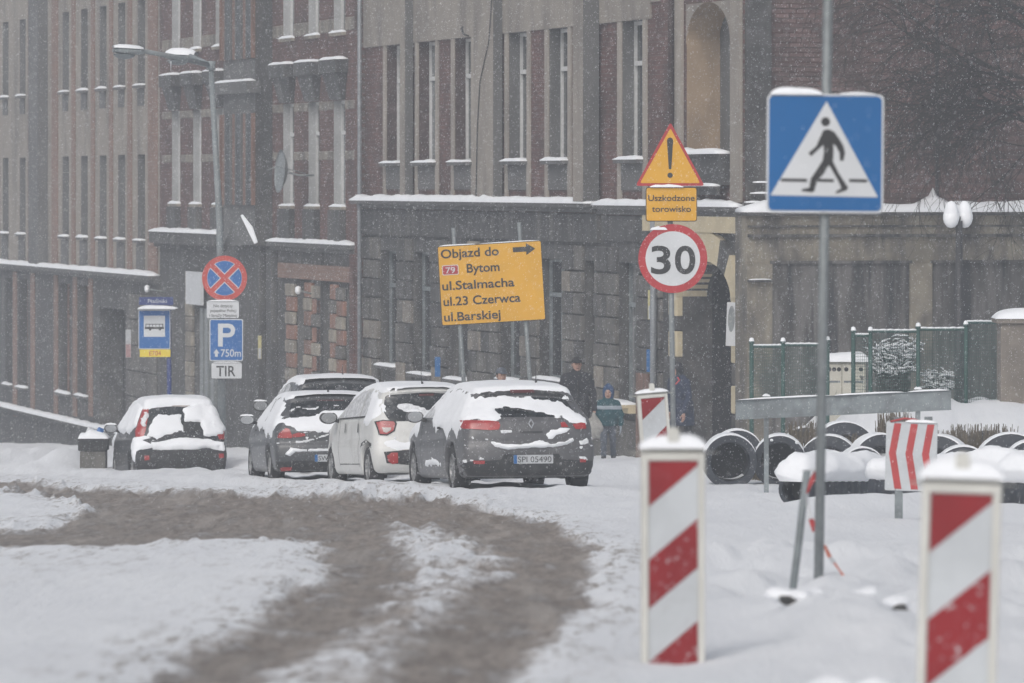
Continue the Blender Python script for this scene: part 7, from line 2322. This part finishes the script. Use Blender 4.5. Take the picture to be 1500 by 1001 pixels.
# ---------------------------------------------------------------- dark car on the pavement side, mostly hidden
def car_dark():
    sil = [(0.12, 0.20), (0.02, 0.30), (-0.02, 0.46), (0.0, 0.62), (0.05, 0.72), (0.08, 0.95), (0.16, 1.06), (0.32, 1.28), (0.44, 1.40), (0.40, 1.44), (0.54, 1.485), (0.9, 1.52), (1.5, 1.54), (2.0, 1.50), (2.35, 1.40), (3.1, 1.05), (3.7, 0.92), (4.1, 0.76), (4.26, 0.6), (4.28, 0.35), (4.15, 0.2), (3.0, 0.17), (1.2, 0.17)]
    c = Car('dark tall hatchback mostly hidden behind the graphite one, roof and rear window showing', 505, 91.0, 10.0,
            dict(sil=sil, W=1.80, paint=M['paint_graphite'], axles=(0.82, 3.42), arch=0.345, wheel_r=0.31, inset=0.24, shoulder=1.02, bulge=0.055, lift=0.10))
    P = [(-0.60, 1.05), (0.60, 1.05), (0.68, 1.14), (0.60, 1.40), (0, 1.43), (-0.60, 1.40), (-0.68, 1.14)]
    c.patch('rear_window', P, 'rear', M['car_glass'], off=0.006, rnd=0.05)
    t = [(-0.85, 0.86), (-0.62, 0.88), (-0.62, 1.0), (-0.84, 1.04)]
    c.both('tail_lamp', t, 'rear', M['lens_red'], off=0.012, res=0.03)
    sw = [(0.75, 1.10), (1.0, 1.36), (1.5, 1.43), (2.1, 1.40), (2.8, 1.10), (1.8, 1.06)]
    for v in ('left', 'right'):
        c.patch('side_window', sw, v, M['frost_glass'], off=0.006)
        for a in (1.0, 1.55): c.patch('door_pillar', [(a, 1.06), (a + .06, 1.06), (a + .16, 1.42), (a + .1, 1.42)], v, M['paint_graphite'], off=0.012)
    c.plate([(-0.26, 0.5), (0.26, 0.6)], 'SPI 3K42')
    c.top_snow(0.055, 0.66, 0.9, 0.95, y0=0.48, seed=5)
    c.wheels(0.31); c.mirror(2.5, 1.08, M['plastic'], 1.1); c.aerial(0.1, 0.85, 0.22, -0.05)

for f_ in (car_grey, car_white, car_graphite, car_black, car_dark):
    f_()

# ================================================================ PEOPLE
def hand_obj(parent, loc, side, m_, scale=1.0, rot=(0, 0, 0)):
    """relaxed hanging hand: palm, four unequal curled fingers and a thumb off its side; fingers point down"""
    s = scale
    def fn(X, Y, Z):
        d = ell_sd(X, Y, Z, (0, 0, -0.035 * s), (0.017 * s, 0.038 * s, 0.05 * s))
        d = smin(d, cone_sd(X, Y, Z, (0, 0, 0.06 * s), (0, 0, -0.01 * s), 0.026 * s, 0.025 * s), 0.015)
        for k, (yy, ln) in enumerate(((-0.028, 0.068), (-0.010, 0.078), (0.009, 0.072), (0.026, 0.056))):
            a = (0, yy * s, -0.075 * s); b = (-side * 0.012 * s, yy * s, -(0.075 + ln * .55) * s); c = (-side * 0.034 * s, yy * s, -(0.075 + ln) * s)
            d = np.minimum(d, np.minimum(cone_sd(X, Y, Z, a, b, 0.0088 * s, 0.008 * s), cone_sd(X, Y, Z, b, c, 0.008 * s, 0.0065 * s)))
        a = (0, -0.03 * s, -0.025 * s); b = (-side * 0.012 * s, -0.056 * s, -0.055 * s); c = (-side * 0.02 * s, -0.06 * s, -0.085 * s)
        return np.minimum(d, np.minimum(cone_sd(X, Y, Z, a, b, 0.012 * s, 0.0095 * s), cone_sd(X, Y, Z, b, c, 0.0095 * s, 0.0075 * s)))
    o = sdf_obj('hand', fn, (-.07 * s, -.08 * s, -.18 * s), (.07 * s, .06 * s, .08 * s), 0.0045 * s, m_, parent, 1)
    o.location = loc; o.rotation_euler = rot
    return o

def person(px, Y, H, label, jacket, trousers, hat, hat_kind='cap', stride=0.0, child=False, lean=0.0, stripe=False, turn=0.0, coat_long=False, bag=None):
    X = (px - 750) / F * Y; z0 = gz(X, Y) - 0.02
    root = empty('person', (X, Y, z0), math.radians(turn), label, 'person', 'people on the snowy pavement')
    hr = 0.118 if child else 0.112           # half height of the head
    hz = H - hr - 0.02
    sh = H * (0.775 if child else 0.82); hip = H * 0.49; kn = H * 0.27
    sw = H * (0.115 if child else 0.118)
    ly = lambda z: -lean * max(0, (z - hip)) / (H - hip)
    hip_x = 0.085 * H / 1.75
    legs = []
    for sx, st in ((-1, stride), (1, -stride)):
        a = (sx * hip_x, 0, hip); b = (sx * (hip_x + .01), -st * .5 - 0.02, kn); c = (sx * (hip_x + .012), -st * 1.0 + (0.05 if st < 0 else 0), 0.075)
        legs.append((a, b, c))
    arms = []
    for sx, sw_ in ((-1, -stride * .8), (1, stride * .8)):
        a = (sx * sw, ly(sh), sh - .03); b = (sx * (sw + .07), ly(sh) + .03 - sw_ * .3, sh - H * .175); c = (sx * (sw + .075), ly(sh) - 0.04 - sw_ * .7, sh - H * .32)
        arms.append((a, b, c))
    k = H / 1.75
    def torso(X, Y, Z, g):
        d = ell_sd(X, Y, Z, (0, ly(sh - .15 * k), sh - 0.16 * k), (sw * 1.08 + g, 0.115 * k + g, 0.24 * k + g))
        d = smin(d, ell_sd(X, Y, Z, (0, ly(hip), hip + 0.05 * k), (sw * 0.92 + g, 0.115 * k + g, 0.19 * k + g)), 0.08)
        return d
    def limbs(X, Y, Z, d, g, which):
        for a, b, c in which:
            if which is legs:
                d = smin(d, cone_sd(X, Y, Z, a, b, 0.078 * k + g, 0.056 * k + g), 0.04); d = smin(d, cone_sd(X, Y, Z, b, c, 0.056 * k + g, 0.042 * k + g), 0.02)
            else:
                d = smin(d, cone_sd(X, Y, Z, a, b, 0.047 * k + g, 0.041 * k + g), 0.05); d = smin(d, cone_sd(X, Y, Z, b, c, 0.041 * k + g, 0.032 * k + g), 0.02)
        return d
    hy = ly(H)
    def head(X, Y, Z):
        d = ell_sd(X, Y, Z, (0, hy + 0.01, hz + 0.015), (0.076, 0.094, hr * .92))
        d = smin(d, ell_sd(X, Y, Z, (0, hy - 0.02, hz - 0.055), (0.055, 0.068, 0.065)), 0.03)
        d = smin(d, cone_sd(X, Y, Z, (0, hy - 0.088, hz + 0.012), (0, hy - 0.108, hz - 0.022), 0.010, 0.014), 0.012)     # nose
        for sx in (-1, 1):
            d = smin(d, ell_sd(X, Y, Z, (sx * 0.078, hy + 0.015, hz - 0.005), (0.012, 0.02, 0.032)), 0.008)                    # ears
            d = smax(d, -ell_sd(X, Y, Z, (sx * 0.031, hy - 0.098, hz + 0.012), (0.017, 0.014, 0.010)), 0.008)
        return d
    def body(X, Y, Z):
        d = torso(X, Y, Z, -0.012)
        d = limbs(X, Y, Z, d, -0.012, legs); d = limbs(X, Y, Z, d, -0.010, arms)
        d = smin(d, cone_sd(X, Y, Z, (0, ly(sh), sh - .02), (0, hy + .01, hz - .06), 0.058 * k, 0.05), 0.04)
        return smin(d, head(X, Y, Z), 0.02)
    R_ = max(0.36, sw + .2)
    yb = 0.32 + abs(stride) + abs(lean)
    b = sdf_obj('body', body, (-R_, -yb, 0.0), (R_, yb, H + .06), 0.014, M['skin'], root, 1)
    for sx in (-1, 1):
        MB().lathe([(0, -.009), (.007, -.006), (.009, 0), (.007, .006), (0, .009)], 0, 0, 8).build('eye', M['eye'], b, True, loc=(sx * 0.031, hy - 0.086, hz + 0.012))
    MB().prism(round_rect(0.045, 0.010, 0.005, 3), -.004, .004).build('mouth', M['lens_dark'], b, loc=(0, hy - 0.086, hz - 0.058))
    hem = hip - (0.25 * k if coat_long else 0.07 * k)
    def jk(X, Y, Z):
        d = torso(X, Y, Z, 0.022)
        d = smin(d, cone_sd(X, Y, Z, (0, ly(hip), hip + .12 * k), (0, -0.01, hem), sw * .95, sw * (1.12 if coat_long else 1.02)) , 0.05)
        d = limbs(X, Y, Z, d, 0.018, arms)
        d = smin(d, cone_sd(X, Y, Z, (0, ly(sh), sh - .03), (0, hy + .012, hz - 0.10), 0.085 * k, 0.078), 0.03)   # collar
        fold = 0.006 * np.sin(Z * 46 + X * 12) * np.sin(X * 18 + Z * 9)
        d = d + fold
        d = smax(d, hem - Z, 0.02)
        for (a, b_, c) in arms:                       # open the cuffs
            d = smax(d, 0.03 - np.sqrt((X - c[0]) ** 2 + (Y - c[1]) ** 2 + (Z - c[2] + 0.045) ** 2), 0.01)
        return d
    j = sdf_obj('jacket', jk, (-R_ - .05, -yb, hem - .05), (R_ + .05, yb, hz), 0.016, jacket, root, 1)
    def tr(X, Y, Z):
        d = ell_sd(X, Y, Z, (0, 0, hip + .01), (sw * .98, 0.125 * k, 0.14 * k))
        d = limbs(X, Y, Z, d, 0.016, legs) + 0.006 * np.sin(Z * 60 + X * 20)
        return smax(d, 0.06 - Z, 0.01)
    sdf_obj('trousers', tr, (-R_, -yb, 0.02), (R_, yb, hip + .2), 0.016, trousers, root, 1)
    for a, b_, c in legs:
        def bt(X, Y, Z, c=c):
            d = cone_sd(X, Y, Z, (c[0], c[1] + .03, 0.05), (c[0], c[1] - 0.13 * k, 0.035), 0.05 * k, 0.04 * k)
            d = smin(d, cone_sd(X, Y, Z, (c[0], c[1] + .02, 0.05), (c[0], c[1], 0.19 * k), 0.05 * k, 0.058 * k), 0.03)
            return smax(d, 0.005 - Z, 0.01)
        sdf_obj('boot', bt, (c[0] - .1, c[1] - .26, -.02), (c[0] + .1, c[1] + .14, .3), 0.012, M['boot'], root, 1)
    for sx, (a, b_, c) in zip((-1, 1), arms):
        hand_obj(root, (c[0], c[1], c[2] - 0.035), sx, M['skin'] if not child else M['stripe_grey'], 0.9 * k + .1)
    if hat_kind == 'cap':
        def ht(X, Y, Z):
            d = smax(ell_sd(X, Y, Z, (0, hy + .012, hz + .035), (0.094, 0.112, 0.100)), hz + .035 - Z, 0.012)
            d = smin(d, ell_sd(X, Y, Z, (0, hy - 0.105, hz + .04), (0.068, 0.065, 0.012)), 0.012)
            return d
        o = sdf_obj('cap', ht, (-.15, hy - .2, hz - .02), (.15, hy + .16, hz + .17), 0.010, hat, root, 1)
    else:
        def ht(X, Y, Z):                              # knitted hat or hood leaving the face free
            d = ell_sd(X, Y, Z, (0, hy + .02, hz + .012), (0.100, 0.115, 0.135))
            d = smin(d, cone_sd(X, Y, Z, (0, hy + .03, hz - .08), (0, ly(sh) + .02, sh), 0.08, 0.095), 0.04)
            face = ell_sd(X, Y, Z, (0, hy - 0.12, hz - 0.025), (0.064, 0.11, 0.080))
            d = smax(d, -face, 0.012)
            return smin(d, ell_sd(X, Y, Z, (0, hy + 0.0, hz + .135), (0.03, .03, .025)), 0.02) if child else d
        sdf_obj('hood', ht, (-.16, hy - .2, sh - .06), (.16, hy + .2, hz + .19), 0.012, hat, root, 1)
    # hair below the hat
    def hair(X, Y, Z):
        d = ell_sd(X, Y, Z, (0, hy + .02, hz + .012), (0.082, 0.098, 0.108))
        return smax(smax(d, hz - 0.05 - Z, .01), -(Y - hy + .035), 0.02)
    sdf_obj('hair', hair, (-.13, hy - .14, hz - .1), (.13, hy + .16, hz + .15), 0.012, M['bark'], root, 1)
    if stripe:
        zc_ = sh - 0.10
        def sp(X, Y, Z):
            d = jk(X, Y, Z) - 0.006
            return smax(d, np.abs(Z - zc_ + 0.10 * np.abs(X) * 0) - 0.036, 0.006)
        sdf_obj('chest_stripe', sp, (-R_ - .05, -yb, zc_ - .06), (R_ + .05, yb, zc_ + .06), 0.014, M['stripe_grey'], j, 1)
    else:
        # front opening with buttons
        MB().box(-0.012, 0.012, -0.004, 0.004, hem + 0.05, sh - 0.10).build('coat_opening', M['eye'], j, loc=(0, -0.152 * k - 0.02, 0))
    if bag:
        c = arms[bag[0]][2]
        def bg_(X, Y, Z):
            d = ell_sd(X, Y, Z, (0, 0, -0.30), (0.15, 0.08, 0.19))
            d = smin(d, cone_sd(X, Y, Z, (0, 0, -0.13), (0, 0, -0.05), 0.035, 0.012), 0.06)
            return d + 0.008 * np.sin(X * 40 + Z * 25)
        o = sdf_obj('shopping_bag', bg_, (-.2, -.13, -.52), (.2, .13, 0.0), 0.014, M['bag'], None, 1)
        o.location = (root.location.x + c[0], root.location.y + c[1], root.location.z + c[2] - 0.02)
        tag(o, bag[1], 'bag')
    return root

M['bag'] = mat('pale_carrier_bag', (0.30, 0.29, 0.27), 0.6, 0.2, 9)
person(845, 95.0, 1.74, 'man in a dark coat and flat cap standing behind the nearest grey car', M['coat_dark'], M['coat_dark'], M['hat_dark'], 'cap', 0.10, coat_long=True, turn=8, bag=(1, 'pale carrier bag hanging from the hand of the man in the dark coat'))
person(891, 96.5, 1.28, 'child in a teal jacket with a pale chest stripe and blue hat on the pavement', M['teal'], M['trouser_grey'], M['cap_blue'], 'hood', 0.08, child=True, stripe=True, turn=-6)
person(731, 92.5, 1.56, 'stooping person in grey cap and blue hood, only the head showing over a car roof', M['cap_blue'], M['trouser_grey'], M['stone_hat'] if 'stone_hat' in M else M['trouser_grey'], 'cap', 0.10, lean=0.12, turn=20)
person(1000, 97.0, 1.66, 'person in a long navy coat walking past the dark gateway behind the sign post', M['coat_blue'], M['coat_dark'], M['coat_dark'], 'hood', 0.16, lean=0.14, coat_long=True, turn=-50)

# ================================================================ BARE TREE
def build_tree():
    r = random.Random(14)
    Y = 93.6; X = (1640 - 750) / F * Y; z0 = gz(X, Y)
    root = empty('bare_tree', (X, Y, z0), 0, 'bare winter tree at the right edge with fine dark twigs hanging before the brick gable', 'tree')
    tr = MB(); cr = MB()
    tr.tube([(0, 0, -0.3), (-0.05, 0, 1.2), (0.02, 0.05, 3.2), (-0.05, 0, 5.2), (0.05, 0.1, 7.5)], [0.26, 0.20, 0.16, 0.11, 0.05], 12)
    cnt = [0]
    def grow(p, d, L, rad, lv):
        pts = [p]; q = p.copy(); dd = d.copy()
        n = 4 if lv < 3 else 3
        for i in range(n):
            dd = (dd + Vector(((r.random() - .5) * .5, (r.random() - .5) * .5, (r.random() - .5) * .45 - (0.10 if lv >= 2 else -0.02)))).normalized()
            q = q + dd * (L / n); pts.append(q.copy())
        rs = [max(0.0032, rad * (1 - 0.6 * i / n)) for i in range(n + 1)]
        cr.tube(pts, rs, 5 if lv < 2 else 3, caps=False); cnt[0] += 1
        if lv >= 4: return
        k = (6, 5, 5, 4, 4)[lv]
        for j in range(k):
            t = 0.25 + 0.75 * (j + r.random()) / k
            i = min(n - 1, int(t * n)); b = pts[i].lerp(pts[i + 1], t * n - i)
            ax = Vector((r.random() - .5, r.random() - .5, r.random() - .5)).normalized()
            nd = (Matrix.Rotation(math.radians(28 + 35 * r.random()), 3, ax) @ dd).normalized()
            grow(b, nd, L * (0.50 + 0.25 * r.random()), max(0.0035, rad * 0.52), lv + 1)
    for (h, dx, dy, dz, L) in ((4.0, -1, .2, .45, 2.6), (4.9, -1, .0, .2, 2.7), (5.3, -1, -.3, .1, 2.6), (5.9, -1, .1, .15, 2.6), (4.6, -1, -.2, .35, 2.9), (5.4, -.9, .1, .5, 2.9), (6.3, -.8, .3, .6, 2.4), (4.2, .9, .2, .5, 1.8), (5.8, .7, -.3, .6, 1.6)):
        grow(Vector((0, 0.03, h)), Vector((dx, dy, dz)).normalized(), L, 0.05, 0 if dx < 0 else 2)
    tr.build('trunk', M['bark'], root, True)
    cr.build('crown', M['bark'], root, False, fix=False)
build_tree()

# ================================================================ SMALL THINGS ON THE FACADES
def facade_thing(name, px, py, n, label, cat, group=None):
    u = fu(px, n); p = STREET.xy(u, n)
    Y = p.y
    return empty(name, (p.x, p.y, EYE + (HOR - py) / F * Y), STREET.a, label, cat, group), F / Y

# satellite dish on the brick tenement
r, s_ = facade_thing('satellite_dish', 420, 252, 0.62, 'large grey satellite dish turned side-on beside a window of the brick tenement', 'satellite dish')
R_ = 0.50
pr_ = [(R_ * i / 8, 0.16 * (i / 8) ** 2) for i in range(9)]
d = MB().lathe(pr_ + [(R_ - .004, 0.17)] + [(a, b + .012) for a, b in pr_[::-1]], 0, 0, 28).build('dish', M['galv'], r, True)
r_dir = Vector((-0.955, -0.28, 0.08))
rq = (Matrix.Rotation(-STREET.a, 3, 'Z') @ r_dir).to_track_quat('Z', 'Y')
d.rotation_mode = 'QUATERNION'; d.rotation_quaternion = rq
MB().tube([(0, 0, 0), (-0.12, -0.25, -0.08), (-0.12, -0.62, -0.08)], 0.025, 8).build('bracket', M['galv'], r, True)
MB().tube([(0, 0, -R_ * .9), (0.10, 0.1, 0.25), (0, 0, 0.48)], 0.012, 6).build('feed_arm', M['galv'], d, True)

# wall lamps on brackets
for px_, py_, ex, lab in ((440, 424, 16, 'snow-topped wall lamp on a bracket over the chequered stonework'), (217, 421, 20, 'snow-topped wall lamp on a bracket beside the bus stop sign')):
    r, s_ = facade_thing('wall_lamp', px_ + ex, py_ + 8, 0.10, lab, 'wall lamp', 'wall lamps on the tenements')
    L = 0.28 if ex == 16 else 0.36
    MB().tube([(0, -0.1, 0), (0, L * .5, 0.06), (0, L, 0.10)], 0.022, 8).build('arm', M['galv'], r, True)
    h = MB().lathe([(0, -.09), (.05, -.07), (.075, -.01), (.06, .05), (0, .07)], 0, 0, 14).build('lamp_head', M['globe'], r, True, loc=(0, L + .03, 0.10))
    MB().lathe([(.07, 0), (.06, .05), (0, .075)], 0, 0, 12).build('snow', M['snow'], h, True, loc=(0, 0, 0.03))

# plates and notices
def wall_plate(name, px0, px1, py0, py1, n, label, cat, cols, turn=0.0, ell=None):
    pc, pyc = (px0 + px1) / 2, (py0 + py1) / 2
    u = fu(pc, n); p = STREET.xy(u, n); k = p.y / F
    r = empty(name, (p.x, p.y, EYE + (HOR - pyc) * k), math.radians(turn), label, cat)
    wd, hg = (px1 - px0) * k, (py1 - py0) * k
    b = plate('board', round_rect(wd, hg, 0.01), cols[0], r, 0, 0.03)
    if len(cols) > 1:
        print_('lower_field', [(-wd / 2 + .01, -hg / 2 + .01), (wd / 2 - .01, -hg / 2 + .01), (wd / 2 - .01, -.02), (-wd / 2 + .01, -.02)], cols[1], b, 0.033)
    if ell: print_('grey_oval', [(wd * .36 * math.cos(t * .2618), hg * .12 + hg * .30 * math.sin(t * .2618)) for t in range(24)], ell, b, 0.033)
    return b
wall_plate('wall_plate', 949, 958, 425, 468, 0.16, 'narrow yellow and white plate on the stone wall left of the speed limit sign', 'wall plate', (M['plate_yellow'], M['plate_white']))
b_ = wall_plate('wall_plate', 1064, 1078, 443, 507, 0.22, 'tall white plaque with a grey oval on the right jamb of the gateway', 'wall plate', (M['sign_white'],), ell=M['galv'])
b_.rotation_euler = (0, math.radians(2), 0)
wall_plate('wall_plate', 378, 383, 492, 526, 0.5, 'thin yellow and white plate beside the parking sign', 'wall plate', (M['plate_yellow'], M['plate_white']))
wall_plate('notice', 184, 192, 483, 524, 0.14, 'white and pink notice on the long tenement left of the bus stop', 'notice', (M['plate_white'], M['notice_pink']))
wall_plate('poster', 637, 645, 523, 552, 0.16, 'small blue poster between two ground-floor windows of the corner tenement', 'poster', (M['sign_blue'],))
wall_plate('poster', 947, 957, 512, 545, 0.17, 'small blue poster beside the gateway above the brown side door', 'poster', (M['sign_blue'],))
# loose cable down the plaster
c = MB(); pts = [(723, -40), (716, 60), (703, 120), (699, 190), (697, 292)]
V = [];
for a, b in pts:
    u = fu(a, 0.26); p = STREET.xy(u, 0.26); V.append((p.x, p.y, EYE + (HOR - b) / F * p.y))
o = c.tube(V, 0.012, 5).build('cable', M['black_iron']); tag(o, 'dark loose cable hanging down the plaster of the corner tenement', 'cable')

# ================================================================ LITTER BIN
def build_bin():
    Y = 101.0
    s = Stand('litter_bin', 137, Y, 'concrete litter bin with a dark rim heaped with snow, left of the old black hatchback', 'litter bin')
    w_ = 0.46
    zt = s.p(137, 642)[1]
    b = MB().box(-w_ / 2, w_ / 2, -0.2, 0.25, -0.3, zt - 0.22).build('body', M['concrete'], s.root); bevel_obj(b, 0.02, 2)
    t = MB().box(-w_ / 2 - .03, w_ / 2 + .03, -0.23, 0.28, zt - 0.218, zt).build('rim', M['plastic'], s.root); bevel_obj(t, 0.02, 2)
    snow_on(s.root, -w_ / 2 - .03, w_ / 2 + .05, zt, 0.16, -0.24, 0.3, lump=0.9)
    for a, c_, m_ in ((-.08, .09, M['sign_white']), (.10, .08, M['sign_blue_light'])):
        o = MB().add([(a - .07, -.12, zt + .06), (a + .06, -.14, zt + .05), (a + .09, .02, zt + c_ + .08), (a - .03, .03, zt + c_ + .09), (a, -.05, zt + c_ + .12)], [(0, 1, 4), (1, 2, 4), (2, 3, 4), (3, 0, 4)]).build('crumpled_paper', m_, s.root)
build_bin()

# ================================================================ RUBBLE ON THE SITE
def rubble(px, py, Y, sx, sy, sz, seed, label, m_, rot=0, name='rubble_slab'):
    r = random.Random(seed)
    c = W(px, py, Y); z0 = gz(c.x, c.y)
    root = empty(name, (c.x, c.y, z0 + sz * 0.25), math.radians(rot), label, 'rubble', 'rubble on the building site')
    pts = []
    bm = bmesh.new()
    for i in range(16):
        v = Vector((r.uniform(-1, 1), r.uniform(-1, 1), r.uniform(-1, 1)))
        v = v / max(abs(v.x), abs(v.y), abs(v.z)) * r.uniform(.8, 1)
        bm.verts.new((v.x * sx, v.y * sy, v.z * sz))
    g = bmesh.ops.convex_hull(bm, input=bm.verts)
    bmesh.ops.bevel(bm, geom=list(bm.edges), offset=min(sx, sy, sz) * .12, segments=1, affect='EDGES')
    me = bpy.data.meshes.new('stone'); bm.to_mesh(me); bm.free(); me.materials.append(m_)
    link(bpy.data.objects.new('stone', me), root)
    def fn(X, Y, Z): 
        return ell_sd(X, Y, Z, (0.01, 0.07, sz * 0.75), (sx * 1.35, sy * 1.9, max(.03, sz * .85))) + 0.012 * np.sin(X * 30 + seed) * np.sin(Y * 21)
    sdf_obj('snow', fn, (-sx * 1.6, -sy * 2, -sz), (sx * 1.6, sy * 2.2, sz * 3), max(0.008, sx / 14), M['snow'], root, 2)
rubble(1166, 915, 25.3, 0.085, 0.06, 0.028, 1, 'dark broken slab edge in the snow below the leaning post', M['stone_b'], 10)
rubble(1252, 919, 25.0, 0.06, 0.05, 0.02, 2, 'small dark rubble piece in the snow right of the crossing sign foot', M['stone_b'], -8)
rubble(1314, 908, 25.6, 0.045, 0.05, 0.032, 3, 'dark rubble lump left of the nearest barrier board', M['stone_b'], 20)
rubble(1218, 1006, 18.5, 0.075, 0.05, 0.03, 4, 'brown rubble edge at the bottom of the picture', M['plank'], 14)
rubble(1282, 1002, 18.4, 0.09, 0.05, 0.03, 5, 'longer brown rubble edge beside the nearest barrier board foot', M['plank'], -12)
rubble(1395, 522 + 240, 53.0, 0.10, 0.10, 0.05, 6, 'grey lump of rubble under snow beside the chevron board post', M['stone_a'], 0)

# ================================================================ FALLING SNOW
def falling_snow():
    n = 300000
    g = np.random.default_rng(4)
    Yf = (g.random(n) * (128 ** 3 - 9 ** 3) + 9 ** 3) ** (1 / 3.0)
    Xf = (g.random(n) * 2 - 1) * 0.115 * Yf
    Zf = EYE + (g.random(n) * 0.145 - 0.105) * Yf
    zg = ground_z(Xf, Yf, False)
    ok = (Zf > zg + 0.1) & (Xf * 1.0 + 0.258 * Yf < 28.6)
    Xf, Yf, Zf = Xf[ok], Yf[ok], Zf[ok]; n = len(Xf)
    r = (0.0012 + 0.0017 * g.random(n) ** 2)
    r = np.minimum(r, 0.00007 * Yf)
    base = np.array([(1.0, -0.6, -0.3), (-1.0, -0.6, 0.3), (0, 1.0, 0), (0.75, 0, 2.6), (-0.75, 0, -2.6)], float)
    fc = np.array([(0, 2, 3), (2, 1, 3), (1, 0, 3), (2, 0, 4), (1, 2, 4), (0, 1, 4)])
    V = (np.stack([Xf, Yf, Zf], -1)[:, None, :] + base[None] * r[:, None, None]).reshape(-1, 3)
    Q = (fc[None] + (np.arange(n) * 5)[:, None, None]).reshape(-1, 3)
    me = bpy.data.meshes.new('falling_snow')
    me.vertices.add(len(V)); me.vertices.foreach_set('co', V.ravel())
    me.loops.add(Q.size); me.loops.foreach_set('vertex_index', Q.ravel())
    me.polygons.add(len(Q)); me.polygons.foreach_set('loop_start', np.arange(0, Q.size, 3))
    me.update(calc_edges=True)
    me.materials.append(M['snow'])
    o = link(bpy.data.objects.new('falling_snow', me))
    o['kind'] = 'stuff'; o['label'] = 'fine snowflakes falling through the street'
falling_snow()
